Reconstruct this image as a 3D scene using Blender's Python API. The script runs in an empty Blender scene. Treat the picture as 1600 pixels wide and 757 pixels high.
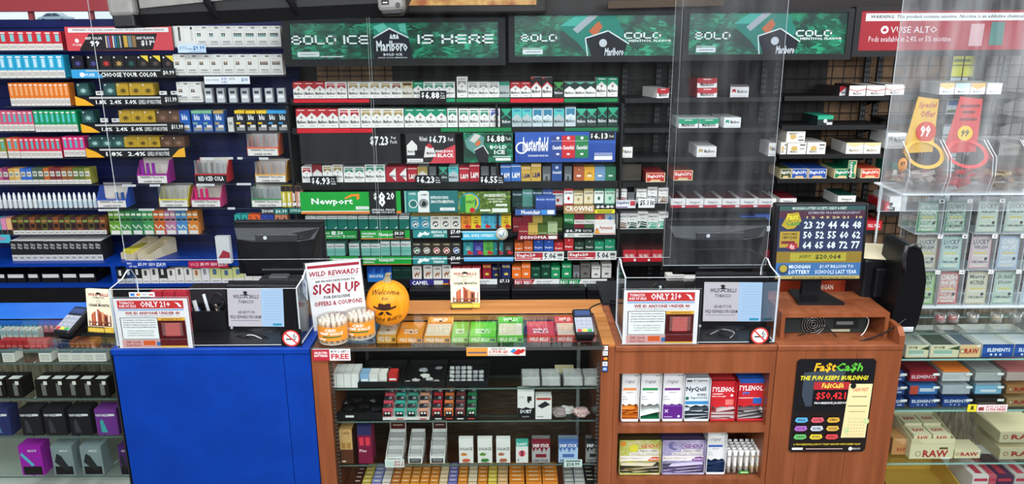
import bpy, bmesh, math, random
from mathutils import Vector, Matrix, Euler
random.seed(7)
C = bpy.context.scene.collection
scene = bpy.context.scene
PI = math.pi
# ------------------------------------------------------------------ camera
FPX, TILT, ROLL, EYE = 1200.0, math.radians(15.5), math.radians(-0.34), Vector((0, 0, 2.1))
cam_d = bpy.data.cameras.new('camera'); cam_d.sensor_width = 36; cam_d.lens = FPX/1600*36
cam_d.clip_start = .05; cam_d.clip_end = 200
cam = bpy.data.objects.new('camera', cam_d); C.objects.link(cam)
CR = Matrix.Rotation(PI/2-TILT, 3, 'X') @ Matrix.Rotation(ROLL, 3, 'Z')
cam.matrix_world = Matrix.Translation(EYE) @ CR.to_4x4()
scene.camera = cam
# ------------------------------------------------------------------ world, lamps, exposure
scene.view_settings.view_transform = 'Standard'
try: scene.view_settings.look = 'None'
except Exception: pass
scene.view_settings.exposure = -0.17
scene.view_settings.gamma = 1.0
scene.view_settings.use_curve_mapping = False
scene.cycles.use_denoising = True
scene.cycles.max_bounces = 6; scene.cycles.transparent_max_bounces = 24
scene.cycles.glossy_bounces = 3; scene.cycles.sample_clamp_indirect = 4
wd = bpy.data.worlds.new('daylight'); scene.world = wd; wd.use_nodes = True
wd.node_tree.nodes['Background'].inputs[0].default_value = (.86, .93, 1, 1)
wd.node_tree.nodes['Background'].inputs[1].default_value = 1.3
def lamp(name, loc, aim, sx, sy, power, col):
    d = bpy.data.lights.new(name, 'AREA'); d.shape = 'RECTANGLE'; d.size = sx; d.size_y = sy
    d.energy = power; d.color = col
    o = bpy.data.objects.new(name, d); C.objects.link(o); o.location = loc
    o.rotation_euler = (Vector(aim)-Vector(loc)).to_track_quat('-Z', 'Y').to_euler()
    return o
COOL = (.93, .97, 1)
for lx in (-2.1, 0.0, 2.1):
    lamp('ceiling_troffer_light', (lx, 3.1, 3.03), (lx, 3.1, 0), 1.2, .3, 24, COOL)
    lamp('ceiling_troffer_light', (lx, 1.2, 3.03), (lx, 1.5, 0), 1.2, .6, 42, COOL)
lamp('storefront_daylight', (.3, -2.3, 2.78), (0, 3.5, 1.0), 6.5, .55, 175, (.95, .98, 1))
lamp('side_window_daylight', (4.6, 2.6, 2.0), (1.7, 3.0, 1.1), 2.0, 2.2, 125, (.97, .99, 1))
for lx in (-2.0, 0.0, 2.0): lamp('added_front_fill', (lx, -.5, 3.03), (lx*.9, 2.6, .7), 1.2, .5, 52, COOL)  # added fill lamps brightening the counter fronts, not known fixtures
# ------------------------------------------------------------------ measuring: photo pixel <-> the place
FWD = CR @ Vector((0, 0, -1)); RT = CR @ Vector((1, 0, 0)); UPV = CR @ Vector((0, 1, 0))
def proj(p):
    d = Vector(p)-EYE; z = d.dot(FWD)
    return 800+FPX*d.dot(RT)/z, 378.5-FPX*d.dot(UPV)/z
def ray(px, py): return FWD + RT*((px-800)/FPX) + UPV*((378.5-py)/FPX)
def P(px, py, Y):
    r = ray(px, py); return EYE + r*(Y/r.y)
def PZ(px, py, Z):
    r = ray(px, py); return EYE + r*((Z-EYE.z)/r.z)
def Zat(py, Y, px=800): return P(px, py, Y).z
def Yat(py, Z, px=800): return PZ(px, py, Z).y
def Xat(px, Y, z):
    k = (px-800)/FPX; d = Vector((0, Y-EYE.y, z-EYE.z))
    n = RT-FWD*k
    return -(n.y*d.y+n.z*d.z)/n.x
# ------------------------------------------------------------------ materials
def lin(h):
    if isinstance(h, tuple): return h
    h = h.lstrip('#'); r = [int(h[i:i+2], 16)/255 for i in (0, 2, 4)]
    return tuple((c/12.92 if c <= .04045 else ((c+.055)/1.055)**2.4) for c in r)+(1,)
_M = {}
def M(h, r=.5, metal=0, em=0, coat=0):
    if isinstance(h, bpy.types.Material): return h
    k = (h, r, metal, em, coat)
    if k in _M: return _M[k]
    m = bpy.data.materials.new('paint_'+str(h).strip('#')); m.use_nodes = True
    b = m.node_tree.nodes['Principled BSDF']
    b.inputs['Base Color'].default_value = lin(h); b.inputs['Roughness'].default_value = r
    b.inputs['Metallic'].default_value = metal
    if em:
        b.inputs['Base Color'].default_value = (.02, .02, .02, 1)
        b.inputs['Emission Color'].default_value = lin(h); b.inputs['Emission Strength'].default_value = em*1.8
    if coat: b.inputs['Coat Weight'].default_value = coat; b.inputs['Coat Roughness'].default_value = .08
    elif not metal and r >= .3: b.inputs['Specular IOR Level'].default_value = .22
    if not em:      # slight grain so no surface is dead flat
        nt = m.node_tree; n = nt.nodes.new('ShaderNodeTexNoise'); n.inputs['Scale'].default_value = 180
        bp = nt.nodes.new('ShaderNodeBump'); bp.inputs['Strength'].default_value = .04
        nt.links.new(n.outputs['Fac'], bp.inputs['Height']); nt.links.new(bp.outputs['Normal'], b.inputs['Normal'])
    _M[k] = m; return m
def noisy(name, c1, c2, scale=(1, 1, 1), nscale=4, rough=.45, detail=6, c3=None, bump=0.0, coat=0):
    m = bpy.data.materials.new(name); m.use_nodes = True; nt = m.node_tree; b = nt.nodes['Principled BSDF']
    tc = nt.nodes.new('ShaderNodeTexCoord'); mp = nt.nodes.new('ShaderNodeMapping')
    mp.inputs['Scale'].default_value = scale; nt.links.new(tc.outputs['Object'], mp.inputs['Vector'])
    n = nt.nodes.new('ShaderNodeTexNoise'); n.inputs['Scale'].default_value = nscale; n.inputs['Detail'].default_value = detail
    nt.links.new(mp.outputs['Vector'], n.inputs['Vector'])
    r = nt.nodes.new('ShaderNodeValToRGB'); e = r.color_ramp.elements
    e[0].position = .33; e[0].color = lin(c1); e[1].position = .67; e[1].color = lin(c2)
    if c3: x = e.new(.5); x.color = lin(c3)
    nt.links.new(n.outputs['Fac'], r.inputs['Fac']); nt.links.new(r.outputs['Color'], b.inputs['Base Color'])
    b.inputs['Roughness'].default_value = rough; b.inputs['Specular IOR Level'].default_value = .3
    if coat: b.inputs['Coat Weight'].default_value = coat
    if bump:
        bp = nt.nodes.new('ShaderNodeBump'); bp.inputs['Strength'].default_value = bump
        nt.links.new(n.outputs['Fac'], bp.inputs['Height']); nt.links.new(bp.outputs['Normal'], b.inputs['Normal'])
    return m
WOOD = noisy('cherry_wood', '#7a4228', '#905234', (26, 26, 2.0), 1.2, .38, 8, '#864a2c')
WOODTOP = noisy('counter_wood', '#a5672f', '#c08348', (1.6, 26, 26), 1.2, .35, 8, '#b3743b')
BLUE = noisy('blue_paint', '#03348f', '#043a9c', (3, 3, 3), 3, .42, 3)
SLATBLUE = noisy('blue_slatwall', '#0c1547', '#111e58', (1, 1, 3), 3, .5, 3)
BROWN = noisy('brown_board', '#6d5643', '#85694f', (6, 6, 6), 3, .8, 5)
CARD = noisy('cardboard', '#b4946b', '#c4a57c', (30, 4, 30), 2, .8, 5)
BLACK = noisy('black_plastic', '#0e0e11', '#15151a', (20, 20, 20), 6, .4, 3)
BLACKM = noisy('black_matte_metal', '#0d0d0f', '#131316', (20, 20, 20), 6, .55, 3)
PUMP = noisy('painted_gourd', '#e8870c', '#f09a1c', (30, 30, 4), 2, .4, 4, bump=.05)
STEM = noisy('gourd_stem', '#7f7558', '#a89d7c', (60, 60, 6), 3, .8, 4, bump=.4)
TILEW = noisy('plain_wall', '#8d8a86', '#9a9793', (2, 2, 2), 3, .8, 3)
def leaf_mat():
    m = bpy.data.materials.new('printed_green_shards'); m.use_nodes = True; nt = m.node_tree; b = nt.nodes['Principled BSDF']
    tc = nt.nodes.new('ShaderNodeTexCoord'); nz = nt.nodes.new('ShaderNodeTexNoise'); nz.inputs['Scale'].default_value = 9
    mx = nt.nodes.new('ShaderNodeMixRGB'); mx.inputs[0].default_value = .12
    nt.links.new(tc.outputs['Object'], mx.inputs[1]); nt.links.new(nz.outputs['Color'], mx.inputs[2])
    v = nt.nodes.new('ShaderNodeTexVoronoi'); v.inputs['Scale'].default_value = 34
    nt.links.new(mx.outputs[0], v.inputs['Vector'])
    r = nt.nodes.new('ShaderNodeValToRGB'); e = r.color_ramp.elements
    e[0].position = .15; e[0].color = lin('#0c3a2a'); e[1].position = .95; e[1].color = lin('#3fbf94')
    x = e.new(.5); x.color = lin('#0f6b4c'); x = e.new(.75); x.color = lin('#1a9a6c')
    nt.links.new(v.outputs['Color'], r.inputs['Fac'])
    n2 = nt.nodes.new('ShaderNodeTexNoise'); n2.inputs['Scale'].default_value = 7
    nt.links.new(tc.outputs['Object'], n2.inputs['Vector'])
    r2 = nt.nodes.new('ShaderNodeValToRGB'); e = r2.color_ramp.elements
    e[0].position = .38; e[0].color = (0, 0, 0, 1); e[1].position = .55; e[1].color = (1, 1, 1, 1)
    nt.links.new(n2.outputs['Fac'], r2.inputs['Fac'])
    m2 = nt.nodes.new('ShaderNodeMixRGB'); m2.inputs[1].default_value = lin('#14352b')
    nt.links.new(r2.outputs['Color'], m2.inputs[0]); nt.links.new(r.outputs['Color'], m2.inputs[2])
    nt.links.new(m2.outputs[0], b.inputs['Base Color']); b.inputs['Roughness'].default_value = .35
    return m
LEAF = leaf_mat()
def glass_mat(name, tint='#f4f8f8', refl=.06, dust_glare=0.0, rough=.02):
    m = bpy.data.materials.new(name); m.use_nodes = True; nt = m.node_tree; nt.nodes.clear()
    out = nt.nodes.new('ShaderNodeOutputMaterial'); t = nt.nodes.new('ShaderNodeBsdfTransparent')
    t.inputs[0].default_value = lin(tint); g = nt.nodes.new('ShaderNodeBsdfGlossy'); g.inputs['Roughness'].default_value = rough
    lw = nt.nodes.new('ShaderNodeFresnel'); lw.inputs['IOR'].default_value = 1.35
    mt = nt.nodes.new('ShaderNodeMath'); mt.operation = 'MULTIPLY'; mt.inputs[1].default_value = refl/.04
    nt.links.new(lw.outputs[0], mt.inputs[0])
    cl = nt.nodes.new('ShaderNodeClamp'); nt.links.new(mt.outputs[0], cl.inputs[0]); cl.inputs['Max'].default_value = .22
    mx = nt.nodes.new('ShaderNodeMixShader'); nt.links.new(cl.outputs[0], mx.inputs[0])
    nt.links.new(t.outputs[0], mx.inputs[1]); nt.links.new(g.outputs[0], mx.inputs[2])
    last = mx
    if dust_glare:  # white diffuse film: milky plastic, scuffs, and glare painted into the sheet
        d = nt.nodes.new('ShaderNodeBsdfDiffuse'); d.inputs[0].default_value = (.85, .87, .88, 1)
        tc = nt.nodes.new('ShaderNodeTexCoord'); n = nt.nodes.new('ShaderNodeTexNoise'); n.inputs['Scale'].default_value = 5; n.inputs['Detail'].default_value = 9
        mp = nt.nodes.new('ShaderNodeMapping'); mp.inputs['Scale'].default_value = (3.5, 1, .6); mp.inputs['Rotation'].default_value = (0, .35, 0)
        nt.links.new(tc.outputs['Object'], mp.inputs[0]); nt.links.new(mp.outputs[0], n.inputs['Vector'])
        r = nt.nodes.new('ShaderNodeMapRange'); r.inputs['From Min'].default_value = .35; r.inputs['From Max'].default_value = .75
        r.inputs['To Min'].default_value = dust_glare*.25; r.inputs['To Max'].default_value = dust_glare*2
        nt.links.new(n.outputs['Fac'], r.inputs[0])
        m2 = nt.nodes.new('ShaderNodeMixShader'); nt.links.new(r.outputs[0], m2.inputs[0])
        nt.links.new(mx.outputs[0], m2.inputs[1]); nt.links.new(d.outputs[0], m2.inputs[2]); last = m2
    nt.links.new(last.outputs[0], out.inputs[0]); return m
GLASS = glass_mat('clear_glass', '#f8fbfa', .018)
ACRYL = glass_mat('clear_acrylic', '#fafbfc', .03)
DUSTY = glass_mat('scuffed_acrylic', '#fafcfc', .014, .003)
HAZY = glass_mat('scuff_glare_acrylic', '#f6f8fa', .04, .075)  # white scuffs, with glare painted in as extra diffuse haze
GLAREFILM = glass_mat('glare_film_acrylic', '#f6f8fa', .06, .016)  # diffuse film stands in for glare reflected by the sheet
BAG = glass_mat('clear_film', '#eeeeee', .15, .25, .2)
EDGE = M('#b9c9cc', .25); GEDGE = M('#566a64', .25); STEEL = M('#b8bbbe', .25, 1); AEDGE = M('#dfe6ea', .25)
# ------------------------------------------------------------------ mesh building
_T = {}
def text2d(s, bold=0.0, shear=0.0):
    bold = min(bold, .028); k = (s, bold, shear)
    if k in _T: return _T[k]
    c = bpy.data.curves.new('lettering', 'FONT'); c.body = s; c.size = 1; c.resolution_u = 1; c.offset = bold; c.shear = shear
    c.space_character = 1+bold*1.5
    o = bpy.data.objects.new('lettering', c); C.objects.link(o)
    dg = bpy.context.evaluated_depsgraph_get(); dg.update()
    me = bpy.data.meshes.new_from_object(o.evaluated_get(dg))
    vs = [(v.co.x, v.co.y) for v in me.vertices]; fs = [tuple(p.vertices) for p in me.polygons]
    bpy.data.objects.remove(o); bpy.data.curves.remove(c); bpy.data.meshes.remove(me)
    if vs:
        x0 = min(v[0] for v in vs); x1 = max(v[0] for v in vs); y0 = min(v[1] for v in vs); y1 = max(v[1] for v in vs)
        vs = [((v[0]-x0)/max(x1-x0, 1e-6), (v[1]-y0)/max(y1-y0, 1e-6)) for v in vs]
    _T[k] = (vs, fs); return _T[k]
# squared wide lettering (strokes on a 4 x 4 grid)
SQ = {'B': [[(0,0),(0,4),(3.2,4),(3.2,2.2)],[(0,2.1),(3.6,2.1),(3.6,0),(0,0)]], 'O': [[(0,0),(0,4),(3.6,4),(3.6,0),(0,0)]],
 'L': [[(0,4),(0,0),(3.4,0)]], 'D': [[(0,0),(0,4),(2.9,4),(3.6,3.3),(3.6,.7),(2.9,0),(0,0)]], 'I': [[(0,0),(0,4)]],
 'C': [[(3.5,4),(0,4),(0,0),(3.5,0)]], 'E': [[(3.5,4),(0,4),(0,0),(3.5,0)],[(0,2),(3.2,2)]],
 'S': [[(3.5,4),(0,4),(0,2),(3.5,2),(3.5,0),(0,0)]], 'H': [[(0,0),(0,4)],[(3.6,0),(3.6,4)],[(0,2),(3.6,2)]],
 'R': [[(0,0),(0,4),(3.5,4),(3.5,1.8),(0,1.8)],[(2,1.8),(3.6,0)]]}
def sq2d(s, t=.85):
    vs, fs = [], []; x = 0
    for ch in s:
        if ch == ' ': x += 2.4; continue
        w = 0
        for line in SQ[ch]:
            for a, b in zip(line, line[1:]):
                a = Vector(a); b = Vector(b); d = (b-a).normalized(); n = Vector((-d.y, d.x))*t/2; e = d*t/2
                i = len(vs)
                for q in (a-e+n, b+e+n, b+e-n, a-e-n): vs.append((q.x+x, q.y))
                fs.append((i+3, i+2, i+1, i)); w = max(w, a.x, b.x)
        x += w+1.6
    x0 = min(v[0] for v in vs); x1 = max(v[0] for v in vs); y0 = min(v[1] for v in vs); y1 = max(v[1] for v in vs)
    return [((v[0]-x0)/(x1-x0), (v[1]-y0)/(y1-y0)) for v in vs], fs
class Fr:      # a face to print on: origin (lower left), u, v, outward n
    def __init__(s, o, u, v, n): s.o = Vector(o); s.u = Vector(u); s.v = Vector(v); s.n = Vector(n).normalized()
    def at(s, a, b, k=0): return s.o+s.u*a+s.v*b+s.n*(.00035*k)
class MB:
    def __init__(s): s.v = []; s.f = []; s.m = []; s.sm = []; s.mats = []
    def mi(s, mat):
        if isinstance(mat, str): mat = M(mat)
        if mat not in s.mats: s.mats.append(mat)
        return s.mats.index(mat)
    def add(s, vs, fs, mat, smooth=False):
        i = len(s.v); k = s.mi(mat); s.v += [tuple(v) for v in vs]
        for f in fs: s.f.append(tuple(a+i for a in f)); s.m.append(k); s.sm.append(smooth)
        return s
    def box(s, x0, x1, y0, y1, z0, z1, mat, front=None, top=None, side=None):
        vs = [(x0,y0,z0),(x1,y0,z0),(x1,y1,z0),(x0,y1,z0),(x0,y0,z1),(x1,y0,z1),(x1,y1,z1),(x0,y1,z1)]
        i = len(s.v); s.v += vs
        F = [((0,1,5,4), front or mat), ((4,5,6,7), top or mat), ((1,2,6,5), side or mat), ((3,0,4,7), side or mat), ((2,3,7,6), mat), ((3,2,1,0), mat)]
        for f, q in F: s.f.append(tuple(a+i for a in f)); s.m.append(s.mi(q)); s.sm.append(False)
        return s
    def rbox(s, x0, x1, y0, y1, z0, z1, r, mat, seg=2):
        bm = bmesh.new(); bmesh.ops.create_cube(bm, size=1)
        for v in bm.verts: v.co = ((x0+x1)/2+v.co.x*(x1-x0), (y0+y1)/2+v.co.y*(y1-y0), (z0+z1)/2+v.co.z*(z1-z0))
        bmesh.ops.bevel(bm, geom=list(bm.edges), offset=r, segments=seg, affect='EDGES', profile=.5)
        bm.verts.index_update()
        s.add([v.co.copy() for v in bm.verts], [[v.index for v in f.verts] for f in bm.faces], mat, False); bm.free(); return s
    def sheet(s, x0, x1, y0, y1, z0, z1, mat, edge):      # glass sheet: thin direction found, rim in edge material
        d = (x1-x0, y1-y0, z1-z0); ax = d.index(min(d))
        vs = [(x0,y0,z0),(x1,y0,z0),(x1,y1,z0),(x0,y1,z0),(x0,y0,z1),(x1,y0,z1),(x1,y1,z1),(x0,y1,z1)]
        i = len(s.v); s.v += vs
        for f, a in (((0,1,5,4),1),((4,5,6,7),2),((1,2,6,5),0),((3,0,4,7),0),((2,3,7,6),1),((3,2,1,0),2)):
            s.f.append(tuple(q+i for q in f)); s.m.append(s.mi(mat if a == ax else edge)); s.sm.append(False)
        return s
    def tray(s, x0, x1, y0, y1, z0, z1, t, mat, front=None, fh=None):   # open-topped box
        s.box(x0, x1, y0, y1, z0, z0+t, mat)
        s.box(x0, x1, y0, y0+t, z0+t, z0+(fh or (z1-z0)), mat, front=front); s.box(x0, x1, y1-t, y1, z0+t, z1, mat)
        for a, b in ((x0, x0+t), (x1-t, x1)):
            hf = z0+(fh or (z1-z0))
            s.add([(a,y0+t,z0+t),(b,y0+t,z0+t),(b,y1-t,z0+t),(a,y1-t,z0+t),(a,y0+t,hf),(b,y0+t,hf),(b,y1-t,z1),(a,y1-t,z1)],
                  [(0,1,5,4),(4,5,6,7),(1,2,6,5),(3,0,4,7),(2,3,7,6),(3,2,1,0)], mat)
        return s
    def prism(s, pts, y0, y1, mat, axis='y'):     # outline (a,b) extruded along an axis
        f3 = {'y': lambda a, b, t: (a, t, b), 'x': lambda a, b, t: (t, a, b), 'z': lambda a, b, t: (a, b, t)}[axis]
        n = len(pts); vs = [f3(a, b, y0) for a, b in pts]+[f3(a, b, y1) for a, b in pts]
        fs = [tuple(range(n)), tuple(range(2*n-1, n-1, -1))]+[(i, i+n, (i+1) % n+n, (i+1) % n) for i in range(n)]
        return s.add(vs, fs, mat)
    def lathe(s, prof, cx, cy, mat, seg=20, z0=0, closed=True):
        vs = []; n = len(prof)
        for i in range(seg):
            a = 2*PI*i/seg
            for r, z in prof: vs.append((cx+r*math.cos(a), cy+r*math.sin(a), z0+z))
        fs = [(i*n+j, ((i+1) % seg)*n+j, ((i+1) % seg)*n+j+1, i*n+j+1) for i in range(seg) for j in range(n-1)]
        s.add(vs, fs, mat, True)
        if closed and prof[-1][0] > 1e-6: s.add([vs[i*n+n-1] for i in range(seg)], [tuple(range(seg))], mat)
        if closed and prof[0][0] > 1e-6: s.add([vs[i*n] for i in range(seg)], [tuple(range(seg-1, -1, -1))], mat)
        return s
    def tube(s, pts, r, mat, seg=6):
        pts = [Vector(p) for p in pts]; vs = []; fs = []
        for i, p in enumerate(pts):
            t = (pts[min(i+1, len(pts)-1)]-pts[max(i-1, 0)]).normalized()
            a = t.orthogonal().normalized() if i == 0 else (a-t*a.dot(t)).normalized()
            b = t.cross(a)
            for k in range(seg):
                q = 2*PI*k/seg; vs.append(p+(a*math.cos(q)+b*math.sin(q))*r)
        for i in range(len(pts)-1):
            for k in range(seg): fs.append((i*seg+k, i*seg+(k+1) % seg, (i+1)*seg+(k+1) % seg, (i+1)*seg+k))
        fs += [tuple(range(seg-1, -1, -1)), tuple(range((len(pts)-1)*seg, len(pts)*seg))]
        return s.add(vs, fs, mat, True)
    def disc(s, c, u, v, mat, seg=20):
        c, u, v = Vector(c), Vector(u), Vector(v)
        return s.add([c+u*math.cos(2*PI*i/seg)+v*math.sin(2*PI*i/seg) for i in range(seg)], [tuple(range(seg))], mat)
    def ink(s, fr, ops, start=1, wrap=None):
        L = fr.u.length; Hh = fr.v.length
        for k, op in enumerate(ops):
            k = start+k*.5; c = op[0]
            if c == 'r':
                _, a, b, c2, d, col = op; s.add([fr.at(a, b, k), fr.at(c2, b, k), fr.at(c2, d, k), fr.at(a, d, k)], [(0,1,2,3)], col)
            elif c == 'p':
                s.add([fr.at(a, b, k) for a, b in op[1]], [tuple(range(len(op[1])))], op[2])
            elif c == 'c':
                _, a, b, r, col = op[:5]
                s.add([fr.at(a+r/L*Hh*math.cos(2*PI*i/16)*(1), b+r*math.sin(2*PI*i/16), k) for i in range(16)], [tuple(range(16))], col)
            elif c == 'o':      # ring
                _, a, b, r, w, col = op
                vs = [fr.at(a+q/L*Hh*math.cos(2*PI*i/20), b+q*math.sin(2*PI*i/20), k) for q in (r, r-w) for i in range(20)]
                s.add(vs, [(i, (i+1) % 20, 20+(i+1) % 20, 20+i) for i in range(20)], col)
            elif c in 'tq':
                st, a, b, c2, d, col = op[1:7]; bold = op[7] if len(op) > 7 else .02; sh = op[8] if len(op) > 8 else 0
                vs, fs = text2d(st, bold, sh) if c == 't' else sq2d(st)
                s.add([fr.at(a+(c2-a)*x, b+(d-b)*y, k) for x, y in vs], fs, col)
            elif c == 'l':      # stroke polyline, width w of face height
                _, pts, w, col = op
                for p, q in zip(pts, pts[1:]):
                    p3 = fr.at(p[0], p[1], k); q3 = fr.at(q[0], q[1], k); d = q3-p3
                    if d.length < 1e-7: continue
                    nn = d.normalized().cross(fr.n)*(w*Hh/2); e = d.normalized()*(w*Hh/4)
                    s.add([p3-e+nn, q3+e+nn, q3+e-nn, p3-e-nn], [(3,2,1,0)], col)
        return s
    def mesh(s, name):
        me = bpy.data.meshes.new(name); me.from_pydata(s.v, [], s.f)
        for m in s.mats: me.materials.append(m)
        me.polygons.foreach_set('material_index', s.m); me.polygons.foreach_set('use_smooth', s.sm); me.update(); return me
    def build(s, name, parent=None, loc=(0, 0, 0), rot=(0, 0, 0)):
        o = bpy.data.objects.new(name, s.mesh(name)); C.objects.link(o); o.parent = parent; o.location = loc; o.rotation_euler = rot
        return o
def tag(o, label=None, cat=None, group=None, kind=None):
    if label: o['label'] = label
    if cat: o['category'] = cat
    if group: o['group'] = group
    if kind: o['kind'] = kind
    return o
def thing(name, label, cat, loc=(0, 0, 0), rot=(0, 0, 0), group=None):
    o = bpy.data.objects.new(name, None); C.objects.link(o); o.location = loc
    o.rotation_euler = rot if isinstance(rot, tuple) else (0, 0, rot); o.empty_display_size = .02
    return tag(o, label, cat, group)
def struct(name, mb): return tag(mb.build(name), kind='structure')
ONES = 'zeroth first second third fourth fifth sixth seventh eighth ninth tenth eleventh twelfth thirteenth fourteenth fifteenth sixteenth seventeenth eighteenth nineteenth'.split()
def nth(n):
    if n < 20: return ONES[n]
    t = {2: 'twent', 3: 'thirt', 4: 'fort'}[n//10]
    return t+'ieth' if n % 10 == 0 else t+'y-'+ONES[n % 10]
_K = {}
def front(W, H, D): return Fr((-W/2, -D/2, 0), (W, 0, 0), (0, 0, H), (0, -1, 0))
def topf(W, H, D): return Fr((-W/2, -D/2, H), (W, 0, 0), (0, D, 0), (0, 0, 1))
def boxmesh(name, W, H, D, base, ops, top=None, side=None, tops=()):
    key = (name, round(W, 3), round(H, 3), round(D, 3), str(base), repr(ops), str(top), str(side), repr(tops))
    if key in _K: return _K[key]
    b = MB(); b.box(-W/2, W/2, -D/2, D/2, 0, H, base, top=top, side=side)
    b.ink(front(W, H, D), ops)
    if tops: b.ink(topf(W, H, D), tops)
    _K[key] = b.mesh(name); return _K[key]
def item(name, x0, x1, yt, yb, Y, D, base, ops, label, cat, group=None, top=None, side=None, tops=(), rot=(0, 0, 0), z=None, gap=.0012):
    """a printed box whose front face spans the measured span at distance Y (its bottom on z)"""
    if z is None: z = Zat(yb, Y, (x0+x1)/2)
    a = Xat(x0, Y, z); b = Xat(x1, Y, z); H = Zat(yt, Y, (x0+x1)/2)-z
    me = boxmesh(name, round((b-a)-gap, 3), round(H, 3), D, base, ops, top, side, tops)
    o = bpy.data.objects.new(name, me); C.objects.link(o); o.location = ((a+b)/2, Y+D/2, z); o.rotation_euler = rot
    return tag(o, label, cat, group)
# ================================================================== THE ROOM
YW, YP = 4.36, 4.10            # back wall, front plane of the goods on the wall shelves
XB0, XB1 = Xat(452, YP, 1.6), Xat(967, YP, 1.5)     # cigarette rack
b = MB(); b.box(-6, 6, -3, 9, -.05, 0, noisy('dark_tile', '#3a3632', '#46413c', (2, 2, 2), 3, .6, 3)); struct('floor', b)
b = MB(); b.box(-6, 6, -3, 9, 3.1, 3.15, M('#cfcfcf', .9)); struct('ceiling', b)
ZT = Zat(31, YW, 90)
XL = -3.6
b = MB(); b.box(XL, XB0, YW, YW+.1, 0, ZT, SLATBLUE)       # slatwall with grooves
z = .1
while z < ZT-.02:
    b.box(XL, XB0, YW-.012, YW, z, min(z+.062, ZT), SLATBLUE); z += .075
struct('wall_back', b)
xd = Xat(1288, YW, 1.6)
b = MB(); b.box(xd, 2.44, YW+.02, YW+.1, 0, 3.1, BROWN); b.box(XB0+.1, Xat(610, YW, 2), YW+.019, YW+.02, Zat(128, YW, 550), 3.1, BROWN); struct('wall_board', b)
b = MB(); b.box(XB0, xd, YW+.02, YW+.1, 0, 3.1, noisy('shaded_brown_board', '#1a1716', '#241f1d', (3, 3, 3), 3, .6, 4)); struct('wall_dark', b)  # backing board darkened, shade behind the shelves put into its colour
b = MB(); GW = M('#6f6a66', .7); b.box(2.64, 6, YW+.02, YW+.1, 0, 3.1, GW); b.box(2.44, 2.64, YW+.02, YW+.1, 0, 1.0, GW); b.box(2.44, 2.64, YW+.02, YW+.1, 2.25, 3.1, GW); struct('wall_right', b)
WP = noisy('painted_wall', '#b8b4ae', '#c4c0ba', (2, 2, 2), 3, .8, 3)
b = MB(); b.box(-6.1, -6, -3.1, 5.7, 0, 3.1, WP); struct('wall_left', b)
b = MB(); b.box(6, 6.1, -3.1, 9, 0, 3.1, WP); struct('wall_right_side', b)
b = MB(); b.box(-6.1, 6.1, -3.1, -3, 0, 3.1, noisy('dim_wall', '#55524e', '#605c58', (2, 2, 2), 3, .8, 3)); struct('wall_front', b)
# window strip over the blue wall, red fascia above it
b = MB(); b.box(-6, XB0+.45, 5.6, 5.7, 0, Zat(30, 5.6, 90), SLATBLUE); b.box(XB0+.3, XB0+.45, 4.5, 5.7, 0, 3.1, BLACKM); struct('wall_window_side', b)
b = MB(); za, zb = Zat(32, 5.6, 90), Zat(18, 5.6, 90)
b.box(-6, XB0+.45, 5.62, 5.63, za, zb, GLASS)
for i in range(9): b.box(-4.2+i*.42, -4.17+i*.42, 5.58, 5.61, za, zb, M('#d46a70', .5))
struct('window_1', b)
b = MB(); b.box(-6, XB0+.3, 5.5, 5.66, zb, 3.1, M('#e0606a', .6)); tag(b.build('window_banner'), 'plain red banner hanging over the narrow bright window above the blue wall', 'banner')  # red lightened toward pink, window bloom painted into the colour
b = MB(); b.box(-30, 30, 8, 30, -.4, -.3, M('#c9c9c9', .8)); tag(b.build('ground_outside'), kind='structure')
# parked car seen through the strip, out on the rising street
def car():
    p = P(89, 37, 112); t = thing('car', 'pale parked car seen far off through the narrow window over the blue wall', 'car', (p.x, 112, p.z))
    m = MB(); m.prism([(-2.15,.3),(-2.1,.8),(-1.5,.95),(-.8,1.42),(.6,1.45),(1.3,1.0),(2.1,.85),(2.15,.35)], -.85, .85, M('#b4c8d4', .3)); m.build('body', t)
    m = MB(); m.prism([(-1.3,.97),(-.72,1.34),(-.1,1.36),(-.1,.97)], -.87, -.85, '#4a5a66'); m.prism([(0,.97),(0,1.36),(.55,1.37),(1.1,1.0)], -.87, -.85, '#4a5a66'); m.build('side_window', t)
    for x in (-1.3, 1.3): m = MB(); m.lathe([(0,-.1),(.33,-.1),(.33,.1),(0,.1)], 0, 0, '#18181a', 20); m.build('wheel', t, (x, -.8, .33), (PI/2, 0, 0))
    return p.z
cz = car()
b = MB(); b.add([(-90, 9, -.2), (90, 9, -.2), (90, 110, cz), (-90, 110, cz), (90, 116, cz), (-90, 116, cz)], [(0,1,2,3), (3,2,4,5)], M('#c4c4c4', .8)); tag(b.build('street_outside'), kind='structure')
# bright window with posters behind the right end of the wall rack
b = MB(); b.box(2.44, 2.64, YW+.05, YW+.06, 1.0, 2.25, GLASS); b.box(2.44, 2.452, YW+.01, YW+.1, 1.0, 2.25, BLACKM); b.box(2.6, 2.64, YW+.01, YW+.1, 1.0, 2.25, BLACKM); struct('window_2', b)
for i, (x0, z0, col, what) in enumerate(((2.46, 1.83, '#d8d84a', 'yellow sale poster taped high in the bright window behind the wire grid'), (2.46, 1.55, '#e8eef2', 'white poster taped low in the bright window behind the wire grid'))):
    b = MB(); b.box(x0, x0+.13, YW+.035, YW+.04, z0, z0+.16, col)
    b.ink(Fr((x0, YW+.035, z0), (.13, 0, 0), (0, 0, .16), (0, -1, 0)), [('r', .1, .75, .9, .9, '#4a7ac0'), ('r', .1, .5, .8, .6, '#7a8a50')]); tag(b.build('poster'), what, 'poster')
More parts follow.
